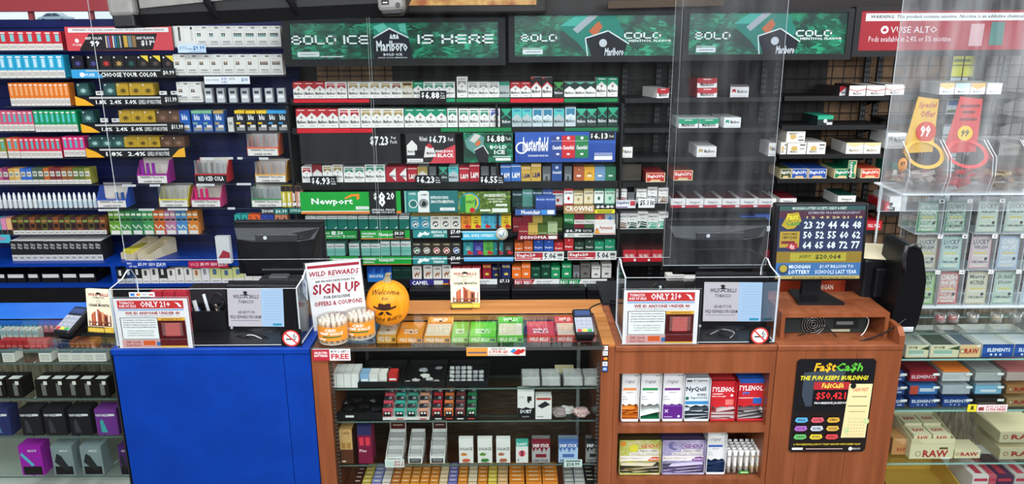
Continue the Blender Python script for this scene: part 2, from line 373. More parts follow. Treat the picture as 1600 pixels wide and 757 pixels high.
# dark valance over the tobacco rack with orange lit sign
YV = 4.04
b = MB(); zt = Zat(19, YV, 800)
b.box(XB0-.02, 3.6, YV+.04, YW, zt, 3.1, noisy('dark_brown_valance', '#17100f', '#1d1413', (2, 2, 2), 3, .45, 3)); struct('wall_valance', b)
t = thing('lit_sign', 'orange glowing menu sign in a dark frame at the top above the green posters', 'sign', (0, 0, 0))
x0, x1 = Xat(636, 3.9, 2.2), Xat(854, 3.9, 2.2); z0 = Zat(21, 3.9, 745)
b = MB(); b.rbox(x0, x1, 3.9, 3.98, z0, 2.75, .01, M('#1c1513', .4)); b.build('sign_frame', t)
b = MB(); m = bpy.data.materials.new('amber_light'); m.use_nodes = True; nt = m.node_tree; bs = nt.nodes['Principled BSDF']
n = nt.nodes.new('ShaderNodeTexNoise'); n.inputs['Scale'].default_value = 14; r = nt.nodes.new('ShaderNodeValToRGB'); r.color_ramp.elements[0].color = lin('#b85a10'); r.color_ramp.elements[1].color = lin('#ffd070'); r.color_ramp.elements[0].position = .35; r.color_ramp.elements[1].position = .65
tc = nt.nodes.new('ShaderNodeTexCoord'); nt.links.new(tc.outputs['Object'], n.inputs['Vector']); nt.links.new(n.outputs['Fac'], r.inputs['Fac']); nt.links.new(r.outputs['Color'], bs.inputs['Emission Color']); bs.inputs['Emission Strength'].default_value = .9; bs.inputs['Base Color'].default_value = (.02, .01, .005, 1)
b.box(x0+.012, x1-.05, 3.893, 3.899, Zat(8, 3.9, 745), 2.72, m); b.build('lit_panel', t)
b = MB(); b.box(Xat(950, 3.95, 2.2), Xat(1130, 3.95, 2.2), 3.95, 3.97, 0, .035, M('#4a3c30', .8)); tag(b.build('ledge_strip', None, (0, 0, Zat(16, 3.95, 1040)), (0, -.02, 0)), 'narrow tan trim strip slanting on the dark valance right of the orange sign', 'trim')
# wire grid on the brown board
def wire_grid(x0, x1, z0, z1, label):
    m = MB(); Y = YW-.02; k = M('#121214', .4); x = x0
    while x <= x1+.001: m.box(x-.0022, x+.0022, Y, Y+.004, z0, z1, k); x += .064
    z = z0
    while z <= z1+.001: m.box(x0, x1, Y-.004, Y, z-.0022, z+.0022, k); z += .064
    tag(m.build('wire_grid_panel'), label, 'wire grid')
wire_grid(XB0+.1, XB1, 1.6, 2.0, 'black wire grid on the board above the top cigarette row')
wire_grid(XB1+.05, 2.0, .55, 2.0, 'black wire grid behind the black carton shelves')
wire_grid(2.05, 3.5, .55, 2.0, 'black wire grid in front of the bright window at the end of the shelves')

# ================================================================== BACK BLUE BASE CABINET (left)
zc = Zat(385, YW, 250); yc = Yat(411, zc, 250)
t = thing('base_cabinet', 'long bright blue base cabinet standing under the vape shelves', 'cabinet', (0, 0, 0))
b = MB(); xr = Xat(479, yc, zc)
b.box(XL, xr, yc, YW-.013, zc-.02, zc, BLUE); b.build('worktop', t)
b = MB(); zs = Zat(450, yc, 100)+.02
b.box(XL, xr, yc+.01, YW-.013, 0, zs-.19, BLUE)
b.box(XL, xr, yc, YW-.013, zs-.02, zs, BLUE)
for px in (-400, 180): x = Xat(px, yc, zs); b.box(x-.012, x+.012, yc, YW-.013, zs, zc-.02, BLUE)
b.box(XL, xr, YW-.03, YW-.013, zs, zc-.02, BLACKM); b.build('carcass', t)
b = MB(); b.box(XL, xr, yc+.006, yc+.01, zs-.19, zs-.02, BLACKM); b.build('kick_panel', t)
CABZ, CABY, SUBZ = zc, yc, zs

# ================================================================== BLACK TOBACCO RACK
YB = 4.335
t = thing('tobacco_rack', 'black metal display rack carrying the rows of cigarette packs', 'display rack')
b = MB(); b.box(XB0, XB1+.02, YB-.01, YB+.005, .5, 1.68, BLACKM); b.build('back_panel', t)
for x in (XB0-.004, (XB0+XB1)/2+.22, XB1+.006): 
    b = MB(); b.box(x, x+.012, 4.08, YB, .5, 1.72, BLACKM); b.build('upright', t)
RACK = t
def black_drawer(px0, px1, lab):
    m = MB(); Y = 3.99; a, c = Xat(px0, Y, .6), Xat(px1, Y, .6); z1 = Zat(452, Y, 750); m.rbox(a, c, Y, YB-.02, z1-.14, z1, .008, BLACKM)
    m.box(a+.01, c-.01, Y-.012, Y, z1-.03, z1-.008, BLACK)
    m.build('storage_drawer', RACK)
for a, c, l in ((500, 620, 'black low drawer below the blue cigarette packs, behind the pumpkin'), (640, 797, 'black low drawer under the rack behind the cream booklet stand'), (799, 915, 'black low drawer under the red and green pack strips'), (917, 963, 'narrow black low drawer at the end of the rack')): black_drawer(a, c, l)
b = MB(); b.box(XB0+.02, XB1, 4.03, YB, 0, Zat(470, 4.03, 750), BLACKM); b.build('plinth', RACK)

b = MB(); b.box(XB1+.03, 2.6, 4.1, 4.3, 0, .52, BLACKM); tag(b.build('base_platform'), 'black low platform under the carton racks', 'platform')
# ================================================================== GOODS ON THE WALL
W1 = '#e6e4e0'; K1 = '#141416'; GR = '#6c6a68'
def chev(col, lo=.56, hi=.80): return ('p', [(0, 1), (0, lo), (.5, hi), (1, lo), (1, 1)], col)
def mb(col, ink='#3a3836', body=W1):
    return [chev(col), ('r', .16, .90, .84, .94, '#e9dcd8'), ('c', .5, .57, .055, '#8f6a52'), ('r', .44, .50, .56, .53, '#8f6a52'), ('t', 'Marlboro', .07, .24, .93, .42, ink, .03), ('r', .3, .12, .7, .15, '#a09a94'), ('r', 0, .70, 1, .706, '#8a8886')]
def ms(col): return [('p', [(.12, .93), (.12, .60), (.5, .76), (.88, .60), (.88, .93)], col), ('r', .12, .82, .88, .86, '#efe9e4'), ('c', .5, .55, .045, '#9a8a7a'), ('t', 'Marlboro', .09, .24, .91, .42, '#4a4846', .03), ('r', .32, .12, .68, .15, '#b0aaa4'), ('r', 0, .72, 1, .726, '#8a8886')]
def dk(col, c2): return [('p', [(0, .95), (.5, .62), (1, .95), (1, 1), (0, 1)], c2), ('l', [(.05, .5), (.5, .7), (.95, .5)], .05, c2), ('t', 'Marlboro', .08, .22, .92, .40, '#d8d8d8', .03)]
def camel(ring): return [('t', 'CAMEL', .15, .80, .85, .92, '#d9c9a0', .03), ('c', .5, .38, .25, '#e0dcd0'), ('c', .5, .38, .21, ring), ('p', [(.28,.28),(.34,.42),(.42,.40),(.5,.52),(.58,.40),(.70,.50),(.76,.46),(.66,.36),(.62,.22),(.58,.34),(.42,.34),(.36,.22)], '#efe8d8')]
def camw(ring): return [('t', 'CAMEL', .15, .78, .85, .92, '#3a3a3a', .03), ('c', .5, .40, .23, ring), ('p', [(.28,.28),(.34,.42),(.42,.40),(.5,.52),(.58,.40),(.70,.50),(.76,.46),(.66,.36),(.62,.22),(.58,.34),(.42,.34),(.36,.22)], '#f2efe8')]
def camt(): return [('t', 'CAMEL', .12, .76, .88, .92, '#2a2a2a', .03), ('p', [(.22,.22),(.28,.44),(.38,.40),(.5,.58),(.6,.40),(.74,.56),(.84,.50),(.70,.36),(.66,.12),(.58,.32),(.42,.32),(.34,.12)], '#9a5a30')]
def newp(): return [('r', 0, .78, 1, 1, '#d8dcd8'), ('t', 'Newport', .08, .82, .92, .96, '#2a3a38', .03), ('p', [(.62, .06), (.92, .12), (.9, .22), (.75, .14)], '#dfe9e4')]
def newl(c): return [('r', 0, .62, 1, 1, '#dfe2de'), ('t', 'Newport', .08, .68, .92, .86, '#3a4a48', .03), ('r', 0, .3, 1, .33, c)]
def spir(c2): return [('p', [(.3,.95),(.5,.80),(.7,.95),(.62,.95),(.5,.88),(.38,.95)], '#3a3020'), ('r', .3, .62, .72, .66, c2), ('t', 'SPIRIT', .25, .40, .78, .54, c2, .03), ('c', .62, .20, .16, '#c42a30'), ('c', .86, .16, .10, '#c42a30')]
def lm(c): return [('r', 0, .86, 1, .9, '#e8e0d8'), ('t', 'L&M', .12, .2, .88, .52, '#f0eee8' if c else '#2a2a60', .05)]
def word(s, col, a=.4, b=.56, extra=()): return [('t', s, .08, a, .92, b, col, .03)]+list(extra)
def crown(c): return [('r', 0, .86, 1, 1, c), ('r', 0, 0, 1, .1, c), ('t', 'CROWNS', .08, .66, .92, .78, '#3a3230', .03), ('p', [(.38,.5),(.62,.5),(.62,.36),(.5,.27),(.38,.36)], c)]
def mont(c): return [('t', 'Montclair', .06, .72, .94, .86, '#c8d2e8', .03)]
def pall(c='#e8e4dc'): return [('t', 'PALL MALL', .08, .76, .92, .90, c, .03), ('p', [(.3,.24),(.3,.42),(.4,.3),(.5,.44),(.6,.3),(.7,.42),(.7,.24)], c)]
def palld(c): return pall(c)
def eag(): return [('t', 'Eagle', .1, .22, .9, .40, '#f0ece6', .03), ('c', .5, .86, .05, '#f0ece6')]
def edge(c): 
    o = [('t', 'Edgefield', .06, .74, .94, .92, '#3a3a38', .02), ('t', "100's", .32, .58, .68, .66, '#6a6a68', .02), ('r', .06, .05, .94, .45, c)]
    for q in (.12, .24, .36): o.append(('l', [(.08, .05+q*.4), (.3, .12+q), (.6, .1+q), (.92, .05+q)], .035, '#e8e6e2'))
    return o
def juul(n, c='#2a2220'):
    o = [('t', 'JUUL', .08, .88, .36, .96, '#8a8a8a', .01), ('r', .6, .88, .92, .95, '#77706c'), ('r', .1, .78, .5, .80, '#b8b4b0')]
    for i in range(n):
        for j in range(2): o.append(('r', .14+i*.17, .50+j*.085, .14+i*.17+.13, .50+j*.085+.07, c if (j == 0) else '#8a6a50' if c == '#2a2220' else K1))
    o += [('r', .06, .06, .94, .32, '#d8d6d2'), ('t', 'WARNING', .2, .2, .8, .29, '#555555', .02), ('r', .12, .12, .88, .15, '#8a8a8a')]
    return o
def juuld(c): return [('t', 'JUUL', .08, .88, .36, .96, '#8a8a8a', .01), ('r', .60, .30, .78, .95, c), ('r', .60, .84, .78, .95, '#1b1b1d'), ('r', .06, .06, .94, .28, '#d8d6d2')]
def disp(c, c2='#7fc3c6'): return [('r', 0, 0, 1, .34, '#dad6d0'), ('r', .1, .12, .9, .15, '#8a8682'), ('r', .1, .2, .9, .23, '#8a8682'), ('r', .3, .46, .72, .84, c2), ('r', .2, .88, .8, .94, '#f0e8e0')]
def vuse(c): 
    o = [('c', .18, .86, .07, '#e0e0e0'), ('c', .55, .38, .12, c)]
    for i in range(8):
        a = i*PI/4+.3; o.append(('p', [(.55+.10*math.cos(a+.5), .38+.10*math.sin(a+.5)), (.55+.38*math.cos(a), .38+.30*math.sin(a)), (.55+.10*math.cos(a-.5), .38+.10*math.sin(a-.5))], c))
    return o
def vusey(c, tri='#e3c944'): return vuse(c)+[('p', [(.35, 1), (1, 1), (1, .5)], tri)]
def blu(c): return [('r', 0, .86, 1, 1, c), ('t', 'blu', .24, .55, .76, .82, '#e8eef4', .04), ('r', .08, .36, .5, .44, c), ('r', .1, .05, .92, .22, '#8a8a8a'), ('r', .38, .2, .9, .32, '#d8d4d0')]
def tube_ops(c): return [('r', .1, .1, .9, .4, c)]
# kind: base colour, printing, description, name, category, depth
def cig(c, base=W1, ops=None, desc='', top=None): return (base, ops, desc, 'cigarette_pack', 'cigarette pack', .09, top or base, None)
R, G, GO, BR = '#b3262e', '#0f8a66', '#a58d50', '#8a4a34'
KD = {
 'r': cig(0, W1, mb(R), 'white pack with red peaked top', R), 'R': cig(0, W1, ms(R), 'white pack with red panel'),
 'o': cig(0, W1, ms(GO), 'white pack with gold panel'), 'b': cig(0, W1, ms(BR), 'white pack with rust brown panel'),
 'd': cig(0, '#d9d2c4', [chev('#c9b88a'), ('r', .1, .8, .9, .95, '#5a3a26'), ('t', 'Marlboro', .07, .24, .93, .42, '#3a3836', .03)], 'cream pack with brown band'),
 'g': cig(0, W1, mb(G), 'white pack with green peaked top', G), 'G': cig(0, W1, ms('#2a8a6c'), 'white pack with green panel'),
 's': cig(0, W1, ms('#9a9894'), 'white pack with silver panel'), 'S': cig(0, '#a8b0ae', [('r', 0, .8, 1, 1, '#1f8a70'), ('t', 'Marlboro', .07, .24, .93, .42, '#3a3836', .03)], 'grey pack with green top band'),
 'B': cig(0, W1, ms('#2548a8'), 'white pack with blue panel'),
 'k': cig(0, '#2c3432', dk('#2c3432', '#4c9a50'), 'black pack with green emblem'), 'K': cig(0, '#1d3a33', dk('#1d3a33', '#2f9f78'), 'dark green pack with bright peak'),
 'm': cig(0, '#33403c', dk('#33403c', '#3fa887'), 'charcoal pack with green peak'), 'p': cig(0, W1, [chev('#2a3a38', .5, .74), ('p', [(0,1),(.5,.86),(1,1)], '#5abf9a'), ('t', 'Marlboro', .07, .22, .93, .40, '#3a3836', .03)], 'white pack with black and green roof'),
 'q': cig(0, W1, [chev('#27282c', .5, .78), ('p', [(0,1),(0,.92),(.5,1)], '#c8262e'), ('l', [(0, .52), (.5, .79), (1, .52)], .05, '#c8262e'), ('c', .5, .48, .05, '#333333'), ('t', 'Marlboro', .07, .22, .93, .40, '#3a3836', .03)], 'white pack with black and red roof'),
 't': cig(0, '#a9b6b8', [chev('#56b7b4', .5, .74), ('r', .2, .86, .8, .92, '#2a6a98'), ('t', 'Marlboro', .07, .22, .93, .40, '#4a5052', .03)], 'grey pack with turquoise roof'),
 'T': cig(0, '#bccbd0', [('r', .1, .62, .9, .95, '#3c7c9c'), ('l', [(.08, .45), (.5, .66), (.92, .45)], .05, '#e8eef0'), ('t', 'Marlboro', .07, .22, .93, .40, '#4a5052', .03)], 'pale grey pack with steel blue panel'),
 'h': cig(0, '#aa2a3a', [('p', [(.95,.95),(.3,.5),(.95,.05)], W1), ('t', 'Marlboro', .5, .3, .94, .5, '#4a2a2a', .03)], 'red pack with white sideways peak'),
 'e': cig(0, '#5a2428', [chev('#8a2430', .5, .74), ('p', [(0,.5),(.5,.74),(1,.5),(1,0),(0,0)], '#d8d4d0'), ('t', 'Marlboro', .07, .2, .93, .38, '#3a3836', .03)], 'white pack with deep crimson roof'),
 'E': cig(0, '#c8c2ba', [chev('#a98f50', .5, .74), ('t', 'Marlboro', .07, .2, .93, .38, '#3a3836', .03)], 'grey pack with gold roof'),
 'l': cig(0, '#b02a38', lm(1), 'crimson pack with pale letters'), 'L': cig(0, '#3a6ab4', lm(1), 'mid blue pack with pale letters'), 'y': cig(0, '#c9a14a', lm(0), 'yellow ochre pack with dark letters'),
 'D': cig(0, '#30508c', [('t', 'Chesterfield', .06, .42, .94, .58, '#e8e8e8', .03), ('c', .5, .78, .09, '#c8d0e0')], 'navy pack with slanted name'),
 '1': cig(0, '#a8593a', [('r', .3, .3, .7, .42, '#e8e4dc'), ('c', .5, .8, .04, '#e8c8a0')], 'rust orange pack with small white label'), '2': cig(0, '#d7a13a', [('r', .3, .3, .7, .42, '#e8e4dc'), ('l', [(.3,.5),(.5,.6),(.7,.52)], .04, '#4a3a2a')], 'golden pack with small white label'),
 '3': cig(0, '#6d8fb0', [('r', .3, .3, .7, .42, '#e8e4dc')], 'steel blue pack with small white label'), '4': cig(0, '#2f6e50', [('r', .3, .3, .7, .42, '#bcd4c4')], 'forest green pack with small pale label'),
 '0': (('#5b5d60'), [('r', .1, .1, .9, .5, '#7c7e82'), ('r', .38, 0, .62, .35, '#3a3c3f')], 'grey empty plastic pusher', 'pack_pusher', 'pusher', .03, '#8c8e92', None),
 'n': cig(0, '#12665a', newp(), 'deep teal pack with white name band', '#cfd6d2'), 'N': cig(0, '#6fb3a4', newl('#3c8a7a'), 'pale teal and white pack'),
 'c': cig(0, '#3a8ea4', camel('#2a6a80'), 'turquoise pack with camel disc', '#c8a850'), 'C': cig(0, '#d8d4c8', camw('#5a5a58'), 'off-white pack with grey camel disc', '#c8a850'),
 'v': cig(0, '#2b2b2e', camel('#1f6a4c'), 'black pack with green camel disc'), 'V': cig(0, '#39322a', camel('#8a8a88'), 'black pack with silver camel disc'), 'w': cig(0, '#3a2e22', camel('#b02a44'), 'black pack with crimson camel disc'), 'W': cig(0, '#2a2a30', camel('#2a5aa8'), 'black pack with blue camel disc'),
 'x': cig(0, '#ddd8d0', camt(), 'white pack with brown camel picture'),
 '5': cig(0, '#e0862a', spir('#7a2a1c'), 'orange pack with red bird print'), '6': cig(0, '#e2c02e', spir('#7a2a1c'), 'yellow pack with red bird print'), '7': cig(0, '#4fb0c8', spir('#1c4a7a'), 'sky blue pack with red bird print'), '8': cig(0, '#5cb04a', spir('#1c4a2a'), 'leaf green pack with red bird print'), '9': cig(0, '#2a8a90', spir('#c8e8e0'), 'teal pack with red bird print'),
 '!': cig(0, '#3a3a8c', spir('#9aa8e0'), 'indigo pack with red bird print'), '@': cig(0, '#2a2a2c', spir('#a8a8a0'), 'black pack with red bird print'),
 'M': cig(0, '#23413c', mont(0), 'bottle green pack with pale name'), '#': cig(0, '#5f9c90', mont(0), 'sage pack with pale name'), '$': cig(0, '#34549c', mont(0), 'royal blue pack with pale name'),
 '%': cig(0, W1, crown('#b22a34'), 'white and red shield pack'), '&': cig(0, '#dccfae', crown('#a8905a'), 'cream shield pack with tan ends'), '*': cig(0, '#dfe2da', crown('#1f5a48'), 'white shield pack with green ends'), '+': cig(0, '#b9d8c2', crown('#4a9a72'), 'mint shield pack'),
 's1': cig(0, '#8c2632', word('SONOMA', '#d8c8a8', .3, .42), 'maroon box pack'), 's2': cig(0, '#c9a852', word('SONOMA', '#6a4a20', .1, .24), 'mustard box pack'), 's3': cig(0, '#4a6428', word('SONOMA', '#c8d0a8', .1, .24), 'olive box pack'), 's4': cig(0, '#a8b88c', word('SONOMA', '#4a5a30', .1, .24), 'pale sage box pack'),
 'u1': cig(0, '#2c8a44', [('t', 'KOOL', .1, .5, .9, .68, '#f0f0f0', .03), ('p', [(0,0),(1,0),(1,.3),(0,.45)], '#143a22')], 'green pack with white name'), 'u2': cig(0, '#7a2030', [('r', 0, .3, 1, .6, '#e0dcd8'), ('t', 'Winston', .1, .38, .9, .52, '#7a2030', .02)], 'wine red pack with white belt'), 'u3': cig(0, '#3a5a30', [('r', 0, .3, 1, .6, '#e0dcd8'), ('t', 'Winston', .1, .38, .9, .52, '#3a5a30', .02)], 'moss pack with white belt'),
 'u4': cig(0, '#ddd8d4', [('r', 0, .62, 1, 1, '#8a3a44'), ('p', [(.3,.6),(.7,.6),(.5,.9)], '#d8602a'), ('t', 'Pyramid', .08, .2, .92, .38, '#7a3a3a', .02)], 'white wine-topped pack with orange triangle'), 'u5': cig(0, '#ddd8d4', [('r', 0, .62, 1, 1, '#8a9aa4'), ('p', [(.3,.6),(.7,.6),(.5,.9)], '#2a6ab0'), ('t', 'Pyramid', .08, .2, .92, .38, '#3a4a7a', .02)], 'white pack with grey top and blue triangle'),
 'e1': cig(0, '#d8632a', eag(), 'orange pack with white name'), 'e2': cig(0, '#2453b0', eag(), 'blue pack with white name'), 'e3': cig(0, '#c42a32', eag(), 'scarlet pack with white name'), 'e4': cig(0, '#24402e', eag(), 'black green pack with white name'), 'e5': cig(0, '#18946a', eag(), 'emerald pack with white name'), 'e6': cig(0, '#455a44', eag(), 'grey green pack with white name'),
 'f1': cig(0, '#1d50a4', [('p', [(0,0),(1,.9),(1,0)], '#2f6cc4'), ('p', [(0,1),(1,1),(.0,.5)], '#163e86')], 'two-tone blue slashed pack'), 'f2': cig(0, '#14332c', [('r', .1, .7, .9, .74, '#4a7a6c'), ('r', .1, .3, .9, .36, '#0c211c')], 'near-black green pack'),
 'p1': cig(0, '#a4323c', pall(), 'brick red pack with name'), 'p2': cig(0, '#8e2030', pall('#e8d048'), 'dark red pack with yellow name'), 'p3': cig(0, '#242c60', pall('#e8d048'), 'navy pack with yellow name'), 'p4': cig(0, '#e06a24', pall(), 'bright orange pack with name'), 'p5': cig(0, '#123c2c', pall('#5a9a7c'), 'very dark green pack'), 'p6': cig(0, '#1c8a54', pall(), 'bright green pack with name'), 'p7': cig(0, '#6a6662', pall('#2a2a2a'), 'charcoal grey pack with name'), 'p8': cig(0, '#d8d6d0', pall('#4a4a48'), 'white pack with grey name'),
 'E1': cig(0, '#dcdad6', edge('#7a5c48'), 'white pack with brown furrows'), 'E2': cig(0, '#dcdad6', edge('#8a2a34'), 'white pack with red furrows'), 'E3': cig(0, '#dcdad6', edge('#5a5c60'), 'white pack with grey furrows'), 'E4': cig(0, '#dcdad6', edge('#1d4a38'), 'white pack with dark green furrows'), 'E5': cig(0, '#dcdad6', edge('#3aa080'), 'white pack with mint furrows'),
}
def put(kind, x0, x1, yt, yb, Y, z, label, group, D=None):
    base, ops, desc, name, cat, d, top, side = KD[kind]
    return item(name, x0, x1, yt, yb, Y, D or d, base, ops, label, cat, group, top=top, side=side, z=z)
def row(spec, yt, yb, rowname, anchor='the blue shelving', Y=YP, x=None, pitch=None, D=None):
    """spec: list of (kind, x0, x1[, yt])"""
    z = Zat(yb, Y, (spec[0][1]+spec[-1][2])/2)
    for i, q in enumerate(spec):
        k, x0, x1 = q[:3]; t = q[3] if len(q) > 3 else yt
        put(k, x0, x1, t, yb, Y, z, f"{KD[k][2]}, {nth(i+1)} from {anchor}, {rowname}", 'packs in the '+rowname, D)
    return z
def run(kinds, x0, x1, yts=None):
    ks = kinds.split(); w = (x1-x0)/len(ks); out = []
    for i, k in enumerate(ks):
        if k == '.': continue
        tall = k.endswith('^') and len(k) > 1; k2 = k[:-1] if tall else k
        out.append((k2, x0+i*w, x0+i*w+w) + ((yts,) if tall else ()))
    return out
def shelf(x0, x1, yb, name, label, Y0=YP-.012, Y1=4.325, mat=BLACKM, th=.008, lip=0, z=None, edge=None, lipmat=None, grp=None):
    z = Zat(yb, YP, (x0+x1)/2) if z is None else z
    a, c = Xat(x0, YP, z), Xat(x1, YP, z)
    if name == 'pack_shelf':      # a part of the tobacco rack
        c = min(c, XB1); m = MB(); m.box(a, c, Y0, 4.324, z-th, z, mat)
        if lip: m.box(a, c, Y0-.004, Y0, z-lip, z+.004, mat)
        m.build('shelf_board', RACK); return z
    t = thing(name, label, 'shelf', (0, 0, 0), group=grp)
    m = MB()
    if edge: m.sheet(a, c, Y0, Y1, z-th, z, mat, edge)
    else: m.box(a, c, Y0, Y1, z-th, z, mat)
    m.build('shelf_board', t)
    if lip:
        m = MB(); m.box(a, c, Y0-.004, Y0, z-lip, z+.004, lipmat or mat); m.build('front_lip', t)
    return z
def plate(name, x0, x1, yt, yb, Y, base, ops, label, cat='sign', D=.004, group=None, rot=(0, 0, 0), side=None):
    return item(name, x0, x1, yt, yb, Y, D, base, ops, label, cat, group, rot=rot, gap=0, side=side)
def price(s, small, x0=.06, x1=.74): return [('t', '$', x0, .3, x0+.10, .86, '#ececea', .02), ('t', s, x0+.14, .22, x1, .90, '#ececea', .03), ('t', 'Per', .80, .66, .92, .82, '#dcdcda', .02), ('t', 'Pack', .78, .42, .95, .58, '#dcdcda', .02), ('r', .78, .25, .96, .32, '#dcdcda')]

# ---- cigarette rows
CR_ = 'topmost cigarette row'
s1 = run('r r r R R', 459, 543)+run('o o o o b d', 544.5, 645.5)+run('g G G G', 646, 711)+[('s', 714, 730.5, 120)]+run('s s s S', 731, 796.5)+[('r', 797.5, 813.5), ('r', 813.5, 829.5), ('q', 830, 846, 121), ('q', 847, 863, 121), ('k', 865, 880.5)]+run('p p p', 881.5, 931)+[('g', 931.5, 947.5, 121), ('g', 948.5, 965, 121)]
z1 = row(s1, 128.5, 153.5, CR_)
shelf(455, 967, 153.5, 'pack_shelf', 'black pack shelf carrying the topmost cigarette row', lip=.03)
s2 = run('r r r r', 464, 529.5)+run('R R', 530.5, 563.5)+run('o o o o', 564.5, 631.5)+run('g g g g', 632.5, 698.5)+run('G G', 700, 732)+run('G G G B', 733, 781.5)
s2 = run('r r r r', 464, 529.5)+run('R R', 530.5, 563.5)+run('o o o o', 564.5, 631.5)+run('g g g g', 632.5, 698.5)+[('G', 699.5, 715.5), ('G', 717, 733), ('G', 733.3, 749), ('G', 749.3, 765), ('B', 765.3, 781.5), ('K', 783, 799), ('t', 800, 815.5), ('t', 815.8, 831.3), ('T', 832, 847.5), ('T', 848, 863.5), ('t', 865, 881.5), ('T', 883, 899.5, 168), ('m', 900, 916), ('m', 916.3, 932), ('K', 933, 948.3, 168), ('K', 949.5, 965.5, 168)]
row(s2, 170, 199.5, 'second cigarette row')
shelf(458, 967, 199.5, 'pack_shelf', 'black pack shelf carrying the second cigarette row', lip=.03)
s3 = [('R', 472.5, 488.5), ('e', 489.5, 504.5, 257), ('o', 505, 520.5, 259), ('o', 521, 536.5, 257)]+run('G G', 538, 570.5)+run('G^ G^', 571, 602.5, 257)+run('h h', 603.5, 636.5)+[('l', 637.5, 652.5), ('E', 653, 668.5), ('0', 671, 682), ('m', 686, 700), ('t', 701, 716.5)]+[('l', 718, 733.5), ('l', 734, 749.5, 256), ('0', 751.5, 764), ('0', 767, 779.5), ('L', 782, 798, 258), ('L', 798.5, 814, 257), ('y', 814.5, 829.5, 260), ('y', 830, 845.5, 256), ('0', 847.5, 860.5), ('D', 862, 878, 256), ('0', 881.5, 893.5)]+run('1 2 3 4', 896, 962)
row(s3, 261, 284, 'third cigarette row')
shelf(464, 967, 284.5, 'pack_shelf', 'black pack shelf carrying the third cigarette row', lip=.035)
an5 = 'the pack shelf end nearest the blue shelving'
s5 = [('n', 478.5, 494.5), ('n', 495, 511.5), ('n', 512, 528), ('n', 528.5, 543.5), ('n', 544, 559.5), ('n', 560.5, 576), ('n', 577, 591.5), ('n', 592, 607.5), ('n', 608, 622.5), ('n', 624, 640)]
s5b = run('c c C C C', 641.5, 720)
s5c = run('5 6 7 7 6', 720.7, 798.7)
s5d = run('u1 u2 u3 u4 u5', 881, 960.7)
row(s5+s5b+s5c, 338, 358.5, 'fourth cigarette row')
shelf(470, 800, 358.7, 'pack_shelf', 'black pack shelf carrying teal, camel and bird packs', lip=.045)
row(s5d, 334.5, 357, 'white belt row', 'the maroon boxes')
shelf(880, 964, 357, 'pack_shelf', 'short black pack shelf carrying the wine and white packs', lip=.05)
row(run('M #^ M^ $^ %', 800.5, 879.5, 296), 299, 323, 'row above blue name sign', 'the green sign', Y=YP+.03)
row(run('$ $', 837, 868), 308, 326.5, 'clear front tray', 'the bottle green packs', Y=YP-.09, D=.05)
shelf(800, 880, 323.3, 'pack_shelf', 'short black pack shelf under the bottle green and royal blue packs', z=Zat(323, YP+.03, 840), lip=.012)
row([('%', 881, 895.5, 295), ('&', 896.3, 911, 299), ('&', 912, 927, 295), ('*', 928, 943, 295), ('+', 944.5, 960.5, 295)], 295, 320.5, 'shield pack row', 'the royal blue packs')
shelf(880, 964, 320.5, 'pack_shelf', 'short black pack shelf carrying the shield packs', lip=.012)
row(run('s1 s1^ s2^ s3^ s3', 801, 879, 337), 340, 362, 'upper maroon and olive row', 'bird print packs', Y=YP+.03)
shelf(800, 880, 362.3, 'pack_shelf', 'short black pack shelf under the maroon and olive boxes', z=Zat(362, YP+.03, 840), lip=.012)
row(run('s1 s2 s3 s4^', 810, 871, 350), 352, 367, 'front step above the maroon sign', 'bird print packs', Y=YP-.06, D=.05)
row([('N', 508, 523.5, 381), ('N', 524, 528.5+11, 381), ('N', 546, 562, 381), ('N', 565, 579.5, 381), ('N', 580, 595, 381), ('N', 595.5, 610, 377.5), ('N', 611.5, 626, 377.5), ('N', 627, 642.5, 377.5)]+run('v V w w W', 644, 721)+run('9 ! 8 9 @', 724, 802), 379.5, 399.5, 'fifth cigarette row')
shelf(484, 804, 399.7, 'pack_shelf', 'black pack shelf carrying pale teal and black packs', lip=.045)
row([('e1', 804, 817.5, 380), ('e1', 818.5, 832.5, 376.5), ('e2', 834, 849, 376), ('e2', 850, 865, 376), ('e3', 866, 880, 379.5)], 378, 392.5, 'row above its 5.06 sign', 'the bird packs')
row([('e3', 881.5, 896, 373), ('e4', 897.5, 912.5, 379), ('e4', 914, 928, 375.5), ('e5', 929, 943.5, 378), ('e5', 944.5, 961, 374.5)], 378, 391.5, 'scarlet and emerald row', 'the scarlet row end')
shelf(804, 964, 392.4, 'pack_shelf', 'black pack shelf carrying orange, blue and emerald packs', lip=.02)
row(run('f1 f1 f1', 574, 612.5)+run('f2 f2', 613.5, 643)+[('x', 644.5, 659), ('x', 662, 676, 415), ('x', 677, 690), ('x', 691, 705, 415)]+[('p1', 707, 721), ('p1', 722, 737), ('p1', 738, 752), ('p2', 754, 768, 413), ('p3', 769, 783), ('p3', 784, 798, 413), ('p4', 800, 814.5), ('p4', 815, 829, 413), ('p5', 830, 844.5), ('p5', 845.5, 860, 413), ('p6', 861, 875), ('p6', 877.5, 893, 413), ('0', 895, 906), ('p7', 907, 922, 412.5), ('p8', 924, 938), ('p8', 940, 955, 413)], 417, 435.5, 'bottom cigarette row')
shelf(486, 964, 435.8, 'pack_shelf', 'black pack shelf carrying the bottom cigarette row', lip=.05)
